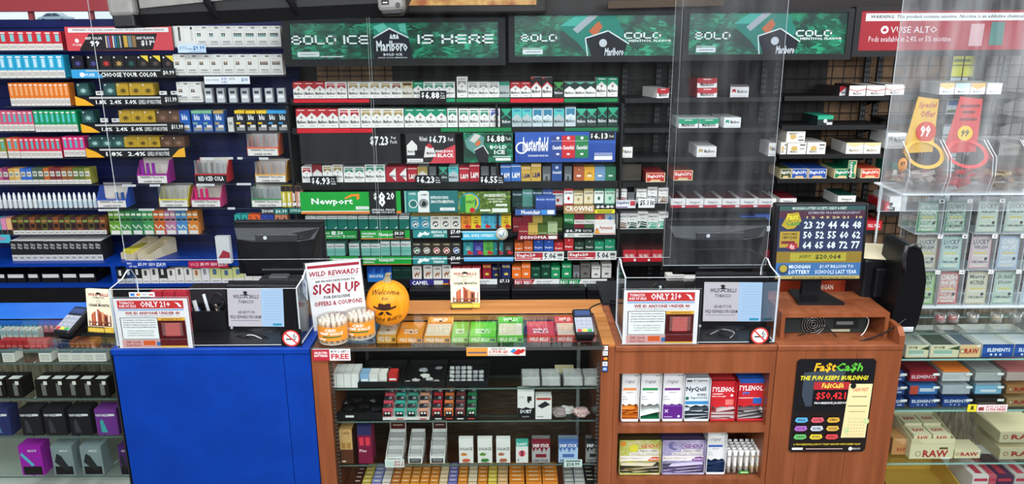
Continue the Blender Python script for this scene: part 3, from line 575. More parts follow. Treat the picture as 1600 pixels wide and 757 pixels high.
# edgefield end
row([('E2', 962.5, 979), ('0', 980, 991, 302), ('E3', 994, 1010), ('E3', 1011, 1026.5, 292), ('E1', 1028, 1043.5, 294)], 296, 318, 'upper furrow pack row', 'the mint shield pack')
shelf(969, 1045, 318.3, 'furrow_pack_shelf', 'short black shelf under the upper furrow packs', lip=.03)
row(run('E1 E4 E4^ E5 E5^', 963.5, 1043.5, 331), 334.5, 358, 'lower furrow pack row', 'the triangle carton')
shelf(969, 1045, 358.3, 'furrow_pack_shelf', 'short black shelf under the lower furrow packs', lip=.02)
# ---- coloured strips under packs
YS = YP-.022
def strip(x0, x1, yt, yb, base, ops, label, Y=YS, cat='shelf strip', name='shelf_strip', D=.003): return plate(name, x0, x1, yt, yb, Y, base, ops, label, cat, D)
strip(459, 543.5, 155, 160.5, '#c8202e', [], 'red strip under the first packs of the topmost cigarette row'); strip(543.8, 577, 155, 160.5, '#c8202e', [], 'short red strip under the gold packs, topmost row')
strip(697, 711, 154, 159.5, '#1c9468', [], 'tiny green strip beside the upper price plate, topmost row'); strip(713, 796.5, 153.8, 159.5, '#157a44', [], 'green strip under the silver panel packs, topmost row')
strip(797.3, 880.5, 154, 160.3, '#c8202e', [], 'red strip under the black and red roof packs'); strip(881.5, 965, 154, 159.7, '#157a44', [], 'green strip at the rack end, topmost row')
strip(464.5, 549, 201, 208, '#c8202e', [], 'red strip under the first packs of the second row'); strip(549.5, 582, 201, 207.5, '#c8202e', [], 'short red strip under the second row gold packs')
strip(689, 715.5, 200, 206, '#157a44', [], 'small green strip, second row middle'); strip(717, 799, 199.8, 206, '#157a44', [], 'long green strip under the blue panel pack, second row'); strip(882.5, 965, 199.6, 205, '#1c6a44', [], 'dull green strip at the rack end, second row')
YQ = YP-.035
for x0, x1, yt, yb, s, l in ((656.5, 697.5, 142, 158, '6.88', 'topmost row, below green packs'), (485.5, 527, 275.5, 292.5, '6.93', 'third row, below cream packs'), (649, 690, 274, 290, '6.23', 'third row, by the crimson pack'), (749, 787.5, 274, 290, '6.55', 'third row, beside the blue lettered packs')):
    strip(x0, x1, yt, yb, '#1c1c1f', price(s, ''), f'black price plate reading {s} dollars, {l}', YQ, 'price plate', 'price_plate')
# ---- mid signs
YM = YP-.03
plate('price_sign', 471, 627, 208.5, 256, YM, '#242226', [('t', '$', .70, .60, .735, .90, '#e8e8e6', .02), ('t', '7.23', .745, .60, .88, .90, '#e8e8e6', .03), ('t', 'Per', .91, .80, .96, .90, '#cccccc', .02), ('t', 'Pack', .90, .66, .97, .77, '#cccccc', .02), ('r', .015, .04, .985, .06, '#37353a')], 'wide blank black sign reading 7.23 dollars in its corner', side='#37353a')
o = [('r', 0, 0, 1, .03, '#9a9a9a'), ('p', [(.45,.0),(1,0),(1,.62),(.62,.36),(.5,.05)], '#c4404c'), ('p', [(.02,.28),(.02,.6),(.13,.78),(.23,.6),(.23,.28)], '#dcdad6'), ('t', 'Marlboro', .04, .36, .21, .44, '#3a3836', .03), ('p', [(.36,.2),(.40,.58),(.48,.68),(.56,.52),(.62,.22)], '#dcd4d2'), ('p', [(.40,.58),(.48,.68),(.56,.52),(.5,.5)], '#b8323c'), ('t', 'Marlboro', .42, .30, .58, .39, '#3a2a2a', .03), ('r', .18,.22,.34,.44,'#1a1a1c'), ('t', 'MARLBORO', .60, .36, .96, .45, '#f0e8e4', .03), ('t', 'BLACK', .64, .20, .97, .33, '#f4f0ec', .04), ('r', .02, .05, .34, .16, '#e4e2e0'), ('r', .06, .09, .3, .11, '#888888'), ('t', '$', .48, .70, .53, .90, '#e8e8e6', .02), ('t', '6.73', .55, .68, .82, .92, '#e8e8e6', .03), ('t', 'Pack', .86, .74, .97, .86, '#cccccc', .02), ('t', 'With Rewards', .28, .74, .44, .90, '#dddddd', .02)]
plate('poster', 635, 712, 208.5, 255.5, YM, '#2c2b2e', o, 'grey, black and red picture sign with small pack pictures, second from the blank black sign', 'picture sign')
b = MB(); x0, x1, zb_, zt_ = Xat(724.5, YM, 1.5), Xat(801, YM, 1.5), Zat(254, YM, 760), Zat(207.5, YM, 760)
W_, H_ = x1-x0, zt_-zb_; b.box(-W_/2, W_/2, -.002, .002, 0, H_, K1, front=LEAF)
b.ink(front(W_, H_, .004), [('p', [(.02,.75),(.22,1),(.42,.86),(.40,.5),(.22,.3),(.06,.5)], '#5f8f86'), ('p', [(.12,.74),(.24,.98),(.36,.9),(.22,.66)], '#c8c4bc'), ('p', [(.22,.6),(.30,.76),(.36,.7),(.30,.55)], '#c86a3c'), ('p', [(.30,.0),(.22,.42),(.40,.58),(.5,.3),(.5,0)], '#26262b'), ('l', [(.22,.42),(.40,.58),(.5,.3)], .03, '#dcdcdc'), ('t', 'BOLD', .54, .46, .88, .58, '#f2f4f2', .05), ('t', 'ICE', .62, .28, .84, .42, '#f2f4f2', .05), ('r', .65, .06, .96, .15, '#e4e6e2'), ('r', .60,.18,.96,.21,'#cfe0d8'), ('r', .46, .66, .98, .94, '#16282292'[:7]), ('t', '$', .48, .70, .53, .90, '#e8e8e6', .02), ('t', '6.88', .55, .68, .84, .92, '#e8e8e6', .03), ('t', 'Pack', .86, .74, .97, .86, '#cccccc', .02)])
tag(b.build('poster', None, ((x0+x1)/2, YM, zb_)), 'green shard picture sign with a 6.88 price in the middle of the rack', 'picture sign')
def cpk(x, c): return [('r', x, .14, x+.13, .88, c), ('r', x, .70, x+.13, .71, '#dddddd'), ('c', x+.065, .80, .05, '#e8e8e8'), ('t', 'Chesterfield', x+.01, .42, x+.12, .56, '#f0f0f0', .03), ('r', x+.05, .24, x+.08, .3, '#e0e0e0')]
o = [('r', 0, 0, 1, .62, '#2c4a96')]+[('o', .065, .48, .2, .05, '#f0f0ee'), ('t', 'hesterfield', .075, .36, .33, .84, '#f0f0ee', .04, .15), ('t', 'ESTABLISHED SINCE 1896', .13, .19, .33, .25, '#dfe3ee', .03)]+cpk(.60, '#2f7a4c')+cpk(.36, '#34488c')+cpk(.465, '#c42c34')+[('r', .79, .07, .97, .20, '#e4e6ea'), ('r', .79, .23, .97, .25, '#c8d0e4'), ('r', .79, .28, .97, .30, '#c8d0e4'), ('r', .74, .74, .99, 1, '#1c1c1f'), ('t', '$', .75, .78, .77, .95, '#ececea', .02), ('t', '6.13', .785, .77, .92, .96, '#ececea', .03), ('t', 'Pack', .935, .81, .98, .9, '#cccccc', .02)]
plate('poster', 805, 961, 206.5, 253.5, YM, '#3558a8', o, 'wide blue picture sign with three packs and a 6.13 price', 'picture sign')
# Newport etc. on z 300-335
o = [('r', 0, 0, 1, .10, '#e07a34'), ('r', 0, .10, 1, .14, '#f0e8d8'), ('t', 'Newport', .16, .36, .76, .72, '#f2f4f0', .05), ('p', [(.64,.72),(.74,.90),(.86,.92),(.86,.70),(.82,.62),(.82,.80),(.76,.80),(.66,.68)], '#f08a2c'), ('r', .80, .20, .99, .34, '#e8ece4'), ('r', .82, .26, .97, .28, '#888888')]
plate('poster', 471, 578, 300.5, 334.5, YM, '#1f9e3c', o, 'bright green sign with white name and orange swoosh', 'picture sign')
plate('price_sign', 579, 619.5, 298.5, 336.5, YM-.006, '#1d1f20', [('t', '$', .16, .62, .28, .92, '#f0f0ee', .03), ('t', '8', .34, .34, .60, .96, '#f0f0ee', .05), ('t', '20', .66, .64, .95, .94, '#f0f0ee', .03), ('t', 'SPECIAL PRICE', .06, .18, .94, .26, '#e8e8e6', .04), ('t', 'WHEN YOU BUY 2', .06, .08, .94, .15, '#e8e8e6', .04)], 'black plate with a tall white 8.20 price', 'price plate')
plate('sign_end', 619.8, 627, 299, 334, YM, '#1f9e3c', [('r', 0, 0, 1, .12, '#e07a34')], 'narrow green sign end showing past the tall 8.20 plate')
o = [('r', .06, .04, .24, .96, '#3f8f88'), ('c', .16, .40, .2, '#dfe6e2'), ('c', .16, .40, .16, '#2f6f6a'), ('t', 'CAMEL', .08, .82, .22, .92, '#e0e6e2', .03), ('r', .25, .0, .46, .92, '#e2e4e0'), ('p', [(.25,.92),(.30,1),(.43,1),(.46,.92)], '#e2e4e0'), ('t', 'CAMEL', .30, .78, .43, .86, '#555555', .03), ('c', .355, .42, .22, '#8a9290'), ('p', [(.31,.3),(.33,.46),(.36,.56),(.4,.44),(.42,.5),(.4,.34),(.38,.28)], '#1f2a28'), ('t', 'INTRODUCING', .49, .62, .82, .76, '#eef4f0', .03), ('t', 'SMOOTH MENTHOL', .49, .42, .93, .57, '#eef4f0', .03), ('r', .66, .08, .94, .22, '#e6eae6'), ('r', .7,.14,.9,.16,'#888888'), ('r', 0, 0, .03, 1, '#7fbfb4')]
plate('poster', 633, 716, 298.5, 332, YM, '#2b6f70', o, 'dark teal sign introducing smooth menthol with two packs', 'picture sign')
o = [('c', .22, .5, .46, '#2f8fb0'), ('c', .22, .5, .40, '#d8b83a'), ('c', .22, .5, .33, '#2a7a60'), ('p', [(.03,.1),(.06,.8),(.2,.84),(.18,.08)], '#1f7a4a'), ('r', .14, .05, .32, .84, '#7fc04a'), ('t', 'SPIRIT', .15, .46, .31, .6, '#2a4a20', .03), ('c', .27, .16, .12, '#c42a30'), ('t', 'INGREDIENTS:', .50, .76, .92, .90, '#eef2e0', .04), ('t', 'ORGANIC TOBACCO', .56, .62, .9, .70, '#dfe8d0', .03), ('t', '& WATER', .6, .5, .86, .58, '#dfe8d0', .03), ('r', .65, .06, .95, .24, '#e8ece0'), ('r', .42, .1, .62, .2, '#dfe6d4'), ('r', .72, .34, .94, .44, '#dfe6d4')]
plate('poster', 716.3, 797.5, 299.5, 334, YM, noisy('printed_leaves', '#5c7a2a', '#8a9c48', (20, 20, 20), 2, .5, 5, '#3c5a22'), o, 'leafy green sign listing ingredients, with a lime pack', 'picture sign')
plate('name_sign', 805, 868.5, 327.5, 336.5, YP-.1, '#3d5fa0', [('t', 'Montclair', .15, .14, .62, .86, '#f0f2f4', .04), ('r', .64, .15, .78, .85, '#3f8fd8'), ('r', .79, .15, .96, .85, '#e8eaee')], 'blue name sign below the royal blue packs')
b = MB(); z_ = Zat(327, YP-.1, 840); b.tray(Xat(806, YP-.1, z_), Xat(868, YP-.1, z_), YP-.1, YP-.02, z_-.001, z_+.05, .002, ACRYL, fh=.04); tag(b.build('clear_tray'), 'clear tray holding the two royal blue front packs', 'tray')
plate('name_sign', 881, 928.5, 321.5, 334, YM, '#b48a58', [('t', 'CROWNS', .04, .28, .96, .94, '#f0ece4', .03), ('t', 'LUXURY', .4, .08, .62, .22, '#e8e0d0', .02)], 'tan name sign under the shield packs')
plate('price_sign', 929, 961, 320, 327.5, YM, '#1c1c1f', [('t', '$4.80', .06, .2, .94, .86, '#f0f0ee', .03)], 'black 4.80 price plate beside the tan name sign', 'price plate'); plate('tag_strip', 929.5, 960.5, 327.7, 333.5, YM, '#e4dc30', [('r', .1,.55,.9,.75,'#5a5a20'), ('r', .15,.2,.85,.4,'#5a5a20')], 'small yellow tag under the black 4.80 price plate', 'tag')
o = [('r', 0, 0, 1, .16, '#2a9a44'), ('t', "SAVE", .04, .62, .2, .8, '#e8f0e8', .03), ('r', .26, .5, .38, .96, '#d8e0d8'), ('t', '.50', .40, .5, .6, .96, '#f0f4f0', .04), ('t', 'WHEN YOU BUY', .1, .22, .54, .4, '#e8f0e8', .03), ('t', '2', .58, .2, .66, .46, '#ffffff', .05), ('t', 'PACKS', .7, .22, .95, .4, '#e8f0e8', .03)]
plate('promo_strip', 505, 558, 361, 373.5, YM, '#178a3a', o, 'green save .50 strip under teal packs, behind the shop terminal', 'shelf strip')
o = [('r', 0, 0, 1, .10, '#e07a34'), ('t', 'ORIGINAL', .02, .52, .32, .78, '#eef4ee', .04), ('t', 'MENTHOL', .02, .20, .26, .42, '#eef4ee', .04), ('t', 'Newport', .38, .24, .68, .74, '#f2f4f0', .04), ('r', .66, .06, .90, .98, '#1d1f20'), ('t', '$8.20', .69, .45, .88, .88, '#f0f0ee', .03), ('r', .7, .2, .87, .26, '#d0d0d0')]
plate('promo_strip', 564, 640.5, 360.5, 374, YM, '#1f9e3c', o, 'green original menthol strip with an 8.20 price', 'shelf strip')
plate('promo_strip', 567, 643, 401.5, 414, YM, '#1f9e3c', [('r', 0, 0, 1, .08, '#e07a34'), ('t', 'ORIGINAL', .02, .56, .28, .86, '#eef4ee', .04), ('t', 'MENTHOL', .02, .2, .24, .44, '#eef4ee', .04), ('t', 'Newport', .34, .3, .64, .76, '#f2f4f0', .04)], 'green original menthol strip without a price, under pale teal packs', 'shelf strip')
plate('promo_strip', 516, 560, 401.5, 412, YM, '#1f9e3c', [('t', 'Newport', .1, .3, .6, .76, '#f2f4f0', .04)], 'short green strip behind the sign-up card top', 'shelf strip')
def cstrip(x0, x1, yt, yb, lab, lab2, pr='$7.49'):
    plate('promo_strip', x0, x1, yt, yb, YM, '#2f8a88', [('p', [(.12,.15),(.2,.75),(.28,.6),(.36,.85),(.42,.6),(.5,.7),(.44,.3),(.3,.4),(.2,.1)], '#e8f0ee'), ('t', 'MENTHOL ON', .54, .56, .98, .88, '#eef4f2', .03), ('t', 'DEMAND', .6, .14, .92, .44, '#eef4f2', .03)], lab, 'shelf strip')
    plate('price_plate', x1+.5, x1+24, yt-1, yb+1, YM, '#1a1a1c', [('t', pr, .2, .45, .86, .92, '#f0f0ee', .03), ('r', .2, .15, .8, .25, '#c8c8c8')], lab2, 'price plate')
cstrip(645.5, 699, 359.5, 372, 'teal menthol on demand strip under the camel disc packs', 'black 7.49 plate right of the upper menthol on demand strip')
cstrip(645.5, 699, 401, 413, 'teal menthol on demand strip under the black camel packs', 'black 7.49 plate right of the lower menthol on demand strip')
t = thing('promo_strip', 'bright cyan strip with a round logo under the bird packs', 'shelf strip', (0, 0, 0))
z_ = Zat(375, YM, 755); o_ = plate('strip_panel', 721, 786, 361.5, 375, YM, '#43b6d6', [('t', 'REAL. SIMPLE. DIFFERENT.', .06, .3, .8, .66, '#eef6f8', .03), ('r', 0, .86, 1, 1, '#b8dce4')], None, None); o_.parent = t
b = MB(); c_ = P(784, 366, YM-.004); b.lathe([(0, -.002), (.034, -.002), (.034, .002), (0, .002)], 0, 0, '#e8ecec', 24); fr = Fr((-.034, -.034, .0021), (.068, 0, 0), (0, .068, 0), (0, 0, 1)); b.ink(fr, [('o', .5, .5, .44, .06, '#b89a5a'), ('l', [(.3,.5),(.45,.3),(.6,.4),(.7,.7)], .06, '#3a6a9a')]); b.build('round_logo', t, tuple(c_), (PI/2, 0, 0))
plate('promo_strip', 725, 802, 402.3, 408.5, YM, '#5aa6d8', [], 'plain pale blue strip under the indigo bird pack', 'shelf strip')
plate('name_sign', 809, 872, 367.8, 374.8, YP-.075, '#8c2632', [('t', 'SONOMA', .06, .16, .72, .86, '#f0ece8', .04), ('r', .76, .15, .97, .85, '#e4e0dc')], 'maroon name sign below the olive boxes')
plate('price_sign', 882, 926, 358, 364.3, YM, '#1c1c1f', [('t', '$6.75', .04, .18, .6, .86, '#f0f0ee', .03), ('t', 'PLUS TAX', .66, .25, .97, .8, '#e0e0de', .02)], 'black 6.75 price plate under the wine and white packs', 'price plate')
plate('tag_strip', 882, 926, 364.6, 371, YM, '#e0e2dc', [('t', 'KOOL', .12, .2, .36, .8, '#3a5a3a', .03), ('r', .5,.3,.95,.6,'#8a8a88')], 'white name tag below the black 6.75 price plate', 'tag')
item('carton', 928.5, 961.5, 351, 365.8, YP-.05, .045, '#e2deda', [('p', [(.04,.35),(.2,.35),(.12,.7)], '#d8602a'), ('r', .03,.0,.24,.34,'#e0a830'), ('t', 'Pyramid', .26, .4, .84, .82, '#b84a3a', .03), ('r', 0, -.0, 1, .08, '#c84a3c')], 'small white carton with orange triangle below white triangle packs', 'carton')
b = MB(); z_ = Zat(365.8, YP-.05, 945); b.box(Xat(927, YP-.05, z_), Xat(962, YP-.05, z_), YP-.052, YP-.005, z_-.003, z_, AEDGE); tag(b.build('clear_ledge'), 'small clear ledge under the white carton with orange triangle', 'ledge')
def eagle_sign(x0, x1, yt, yb, lab):
    plate('price_sign', x0, x1, yt, yb, YM, '#e2e2de', [('r', .01, .10, .57, .90, '#b42a34'), ('t', 'Eagle20', .04, .36, .42, .80, '#f2eee8', .04), ('r', .36, .16, .52, .3, '#e8d8c8'), ('t', "5.06", .60, .14, .84, .88, '#1c1c1e', .04), ('r', .87, .5, .97, .8, '#5a5a5a'), ('r', .87, .2, .97, .34, '#5a5a5a')], lab)
eagle_sign(804.5, 881, 394, 407.5, 'white and red 5.06 price sign under orange and blue packs'); eagle_sign(887, 963, 393, 406.5, 'white and red 5.06 price sign under the emerald packs')
plate('promo_strip', 641, 701, 437.5, 448.5, YM, '#33307c', [('t', 'CAMEL', .05, .25, .48, .85, '#eef0f8', .05), ('r', .62, .3, .86, .9, '#d8d8d0'), ('r', .66, .1, .98, .2, '#d8d8d0'), ('r', .84, 0, 1, .5, '#d88a2c')], 'violet strip with white name under the camel picture packs', 'shelf strip')
plate('promo_strip', 575, 601, 428, 441, YM, '#2a74c0', [('t', 'SMOOTH', .1, .5, .9, .85, '#e8f0f8', .03)], 'small blue strip behind the pumpkin', 'shelf strip')
for x0, x1, c, lab in ((702, 777, '#a82c38', 'red and white real quality strip behind the booklet stand'), (803.5, 874, '#a82c38', 'red-ended white strip under orange packs'), (874.3, 948, '#1a8a4a', 'green-ended white strip under grey packs')):
    plate('promo_strip', x0, x1, 436.8, 449, YM, '#dcdedc', [('p', [(0,0),(.36,0),(.46,1),(0,1)], c), ('t', 'PALL MALL', .02, .16, .40, .86, '#f0f0ee', .02), ('t', 'REAL QUALITY', .5, .58, .84, .8, '#55555a', .02), ('t', 'REAL VALUE', .5, .3, .78, .5, '#55555a', .02)], lab, 'shelf strip')
plate('price_plate', 778, 798, 435.5, 449, YM, '#19191b', [('t', '$7.13', .14, .48, .9, .9, '#f0f0ee', .03), ('r', .15,.2,.8,.3,'#c8c8c8')], 'black 7.13 plate beside the red and white real quality strip', 'price plate')
plate('name_sign', 962.5, 993, 313, 325.5, YM, '#dfe0e2', [('t', 'Edgefield', .04, .4, .66, .9, '#24306a', .03), ('r', .72, .3, .97, .9, '#b83a48'), ('r', 0, .04, .6, .2, '#8a6a9a')], 'white name sign with a red corner under the upper furrow packs')
plate('price_sign', 997.5, 1022.5, 311, 325, YM-.01, '#e6e6e4', [('t', '$5.11', .08, .2, .78, .85, '#1c1c1e', .03), ('r', .82,.3,.95,.75,'#7a7a7a')], 'white 5.11 price sign under the upper furrow packs')
ZL4 = shelf(972, 1215, 404, 'carton_shelf', 'low black shelf under the red cartons behind the second terminal', Y0=YP-.07, lip=.02)
for i in range(4):
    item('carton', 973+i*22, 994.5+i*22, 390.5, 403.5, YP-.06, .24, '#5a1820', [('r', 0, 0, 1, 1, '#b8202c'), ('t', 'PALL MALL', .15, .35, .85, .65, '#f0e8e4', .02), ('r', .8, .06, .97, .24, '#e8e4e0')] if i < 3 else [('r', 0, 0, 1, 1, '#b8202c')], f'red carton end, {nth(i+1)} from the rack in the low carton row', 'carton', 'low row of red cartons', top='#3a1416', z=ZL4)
# ================================================================== BIG SIGNS OVER THE RACK
YG = 4.0
def big_sign(x0, x1, yt, yb, m, label, ops, basem=LEAF, tiltx=-.06, side='#1c1e20'):
    z0 = Zat(yb, YG, (x0+x1)/2); a, c = Xat(x0, YG, z0), Xat(x1, YG, z0); H = Zat(yt, YG, (x0+x1)/2)-z0; W = c-a
    t = thing('lit_poster_frame', label, 'sign', ((a+c)/2, YG, z0))
    b = MB(); mm = m; b.box(-W/2, W/2, .004, .05, 0, H, BLACKM); b.box(-W/2, W/2, -.008, .004, 0, mm, BLACKM); b.box(-W/2, W/2, -.008, .004, H-mm*.6, H, BLACKM); b.box(-W/2, -W/2+mm, -.008, .004, mm, H-mm*.6, BLACKM); b.box(W/2-mm, W/2, -.008, .004, mm, H-mm*.6, BLACKM); b.build('frame', t)
    w2 = W-2*mm; h2 = H-mm*1.6
    b = MB(); b.box(-w2/2, w2/2, 0, .0035, 0, h2, K1, front=basem); b.ink(Fr((-w2/2, 0, 0), (w2, 0, 0), (0, 0, h2), (0, -1, 0)), ops); b.build('poster_sheet', t, (0, 0, mm))
    b = MB(); b.sheet(-w2/2, w2/2, -.005, -.003, 0, h2, ACRYL, EDGE); b.build('cover_sheet', t, (0, 0, mm)); return t
WH = '#eef3f0'
cr = [('c', .5, .63, .045, WH), ('p', [(.478,.58),(.484,.70),(.492,.58)], WH), ('p', [(.508,.58),(.516,.70),(.522,.58)], WH), ('r', .478, .55, .522, .575, WH)]
o = [('p', [(.415,.0),(.398,1),(.558,1),(.585,0)], '#2f8f78'), ('p', [(.40,.88),(.45,1),(.47,.86),(.43,.72)], '#67c4ae'), ('p', [(.52,.95),(.556,.98),(.56,.7),(.53,.76)], '#67c4ae'), ('p', [(.398,.56),(.40,.60),(.478,.86),(.568,.60),(.57,.55),(.478,.80)], '#e6eae8'),
     ('p', [(.398,0),(.399,.56),(.478,.81),(.569,.56),(.586,0)], '#25262e')]+cr+[('t', 'Marlboro', .412, .20, .562, .50, WH, .03), ('t', 'RESEAL', .495, .39, .55, .43, WH, .03), ('t', 'BOLD ICE', .445, .08, .535, .15, WH, .05), ('t', 'BOLD COOL MENTHOL', .42, .01, .56, .045, WH, .02),
     ('q', 'BOLD ICE', .005, .40, .375, .66, WH), ('q', 'IS HERE', .612, .40, .978, .66, WH), ('r', .03, .06, .135, .20, '#dfe4e2'), ('r', .045, .12, .12, .14, '#8a9290'), ('r', .14, .05, .25, .08, '#cfdcd6')]
big_sign(446, 790, 28, 103, .036, 'widest green shard sign with a dark pack picture over the cigarette rack', o)
def cold(x0, x1, yt, yb, lab, flip=0):
    o = [('p', [(.28,.70),(.36,1),(.62,1),(.70,.45),(.52,.50),(.46,0),(.40,.30)], '#2f8070'), ('p', [(.28,.74),(.38,1),(.48,1),(.38,.74)], '#4fae9c'), ('p', [(.36,.66),(.46,1),(.52,1),(.39,.56)], '#a8adb0'), ('p', [(.46,.62),(.50,.46),(.545,.72),(.52,.86)], '#c46a42'), ('p', [(.48,.0),(.44,.44),(.58,.62),(.70,.3),(.68,0)], '#26262c'), ('l', [(.455,0),(.44,.44),(.58,.62),(.71,.3)], .03, '#dfe6e4'), ('c', .55, .32, .10, '#c8ccd0'), ('t', 'Marlboro', .56, .0, .68, .2, '#dcdfe2', .03, .2),
         ('q', 'BOLD', .04, .36, .265, .55, WH), ('q', 'COLD', .68, .42, .91, .58, WH), ('t', 'MENTHOL FLAVOR', .71, .34, .975, .40, WH, .04), ('r', .05, .05, .175, .17, '#dfe4e2'), ('r', .07, .10, .16, .12, '#8a9290'), ('r', .05, .19, .175, .21, '#cfdcd6')]
    big_sign(x0, x1, yt, yb, .03, lab, o)
cold(795, 1063, 18, 97, 'green shard sign with open pack picture beside the widest green sign')
cold(1065, 1327, 14, 94, 'green shard sign with open pack picture beside the red nicotine warning sign')
o = [('r', .03, .74, .99, .93, '#e2e2de'), ('t', 'WARNING: This product contains nicotine. Nicotine is an addictive chemical.', .06, .78, .97, .89, '#2a2a2c', .02, .15),
     ('c', .15, .52, .10, '#f0eeee'), ('p', [(.135,.50),(.15,.58),(.165,.50),(.15,.47)], '#a83038'), ('t', 'VUSE ALTO', .185, .44, .46, .60, '#e8dedd', 0), ('t', 'Pods available in 2.4% or 5% nicotine', .06, .22, .55, .36, '#ecdcdc', 0), ('r', .66, .1, .74, .66, '#c9a0a0'), ('r', .78, .12, .86, .7, '#4a7a70')]
big_sign(1329, 1608, 10, 88, .03, 'red nicotine warning sign at the end of the row of top signs', o, basem=M('#a5333b', .4))
# ================================================================== LEFT BLUE WALL: shelves of vapes
AC = dict(mat=ACRYL, edge=M('#39414e', .3), th=.004)
def lshelf(x0, x1, yb, label): return shelf(x0, x1, yb, 'clear_shelf', label, grp=None, **AC)
def lrow(name, cat, x0, x1, n, yt, yb, base, ops, desc, rowname, D=.06, anchor='the left picture edge', top=None, side=None, Y=YP, z=None):
    z = z if z is not None else Zat(yb, Y, (x0+x1)/2); w = (x1-x0)/n
    for i in range(n):
        o = ops[i % len(ops)] if isinstance(ops, dict) is False and ops and isinstance(ops[0], list) else ops
        bs = base[i % len(base)] if isinstance(base, list) else base
        item(name, x0+i*w, x0+(i+1)*w, yt, yb, Y, D, bs, o, f"{desc}, {nth(i+1)} from {anchor}, {rowname}", cat, f'{desc} in the {rowname}', top=top or bs, side=side, z=z)
V = 'vape_box'; VC = 'vape box'
lrow(V, VC, -13, 99, 8, 49, 78.5, '#c3323c', disp('#c3323c'), 'red vape box with teal window', 'top blue wall shelf', top='#d85058')
lrow(V, VC, -24, 103, 10, 86, 122, '#2aa0c8', disp(0, '#b6d8e6'), 'cyan vape box with white foot', 'second blue wall shelf')
lrow(V, VC, 18, 111, 12, 130, 165.5, '#e07c30', disp(0, '#e8a878'), 'slim orange vape box', 'third blue wall shelf')
lrow(V, VC, -18, 55, 9, 174, 205, '#d0607c', disp(0, '#58b0b8'), 'pink vape box with teal window', 'fourth blue wall shelf')
lrow(V, VC, 56, 123, 8, 173, 206, '#1f9460', disp(0, '#58c0c0'), 'green vape box with teal window', 'fourth blue wall shelf', anchor='the pink vape boxes')
lrow(V, VC, -14, 12, 3, 217, 247, '#8c9440', disp(0, '#58b0b8'), 'olive vape box', 'fifth blue wall shelf'); lrow(V, VC, 14, 33, 2, 216, 247, '#dd6a4c', disp(0, '#58b0b8'), 'coral vape box', 'fifth blue wall shelf', anchor='the olive vape boxes')
lrow(V, VC, 33.5, 98, 8, 216, 247, '#cf3a54', disp(0, '#58b0b8'), 'crimson vape box', 'fifth blue wall shelf', anchor='the coral vape boxes'); lrow(V, VC, 101, 135, 4, 214, 245, '#d43a7a', disp(0, '#58b0b8'), 'magenta vape box', 'fifth blue wall shelf', anchor='the crimson vape boxes')
for x0, x1, yb, l in ((-60, 104, 79, 'clear shelf under the red vape boxes'), (-60, 111, 122.5, 'clear shelf under the cyan vape boxes'), (10, 118, 166, 'clear shelf under the slim orange vape boxes'), (-60, 126, 206, 'clear shelf under pink and green vape boxes'), (-60, 138, 247, 'clear shelf under the crimson vape boxes'), (-60, 440, 288, 'long clear shelf under the small mixed boxes and magenta display'), (-60, 480, 326, 'long clear shelf under the little bottles'), (-60, 320, 366.5, 'clear shelf under the dark boxes and colourful stack'), (365, 478, 348, 'clear shelf under the teal and orange little boxes'), (268, 445, 74.5, 'clear shelf under the top white boxes with teal squares'), (271, 447, 118.5, 'clear shelf under the middle white boxes'), (276, 452, 160.5, 'clear shelf under the small grey refill holders'), (280, 460, 206, 'clear shelf under the blue and yellow starter boxes'), (380, 445, 245.5, 'short clear shelf under the coral display box')):
    if l.startswith('long clear shelf under the small'): x1 = 455
    if l.startswith('long clear shelf under the little'): x1 = 462
    if l.startswith('clear shelf under the teal and orange'): x1 = 468
    lshelf(x0, min(x1, 452 if yb < 170 else 468), yb, l)
# vuse
o = [('r', 0, 0, 1, 1, '#c8474f'), ('p', [(.13,0),(.11,.02),(.22,.70),(.86,.70),(.80,.02)], '#232024'), ('r', .03, .76, .97, .95, '#dedad8'), ('t', 'WARNING: This product contains nicotine. Nicotine is an addictive chemical.', .07, .80, .93, .91, '#333333', .01), ('c', .1, .42, .09, '#ead8d6'), ('t', 'VUSE', .05, .20, .14, .29, '#ead8d6', .02), ('t', 'ANY COLOR', .18, .46, .34, .58, '#e8e6e4', .04), ('t', '99', .22, .18, .31, .42, '#f0eeec', .05), ('t', 'ANY FLAVOR', .66, .46, .83, .58, '#e8e6e4', .04), ('t', '$11', .70, .18, .79, .42, '#f0eeec', .05), ('t', '99', .79, .30, .83, .42, '#f0eeec', .03)]
for i, c in enumerate(('#c8b8a0', '#7a7ac0', '#b03030', '#e0d8d0', '#3a7ab0', '#2a6a5a', '#a8a8b0')): o.append(('r', .37+i*.022, .12, .383+i*.022, .62, c))
for i, c in enumerate(('#c09a40', '#6a7a84', '#8a6a4a')): o.append(('r', .54+i*.04, .14, .575+i*.04, .62, c))
plate('poster', 106, 272, 41.5, 79, YP-.02, '#232024', o, 'red and black sign with a nicotine warning on the blue wall', 'picture sign', D=.01)
vz = 'flower emblem'
for i, (x, base, c, tri) in enumerate(((113, '#1b1b22', '#4a4a8a', 0), (137, '#1b1b22', '#4a4a8a', 0), (157, '#1b1b1e', '#c83a34', 0), (177, '#1b1b1e', '#b8925a', 0), (196, '#1b1b1e', '#2a5a58', 0), (215, '#1b1a1c', '#5a4a48', 1), (234, '#1b1a1c', '#5a4a48', 1), (254, '#1b1a1c', '#5a4a48', 1))):
    item(V, x, x+18.5, 87, 107, YP, .07, base, (vusey if tri else vuse)(c), f'black vape box with coloured flower emblem, {nth(i+1)} from the cyan boxes', VC, 'black flower emblem vape boxes')
lshelf(110, 276, 107.3, 'clear shelf under the black vape boxes with flower emblems')
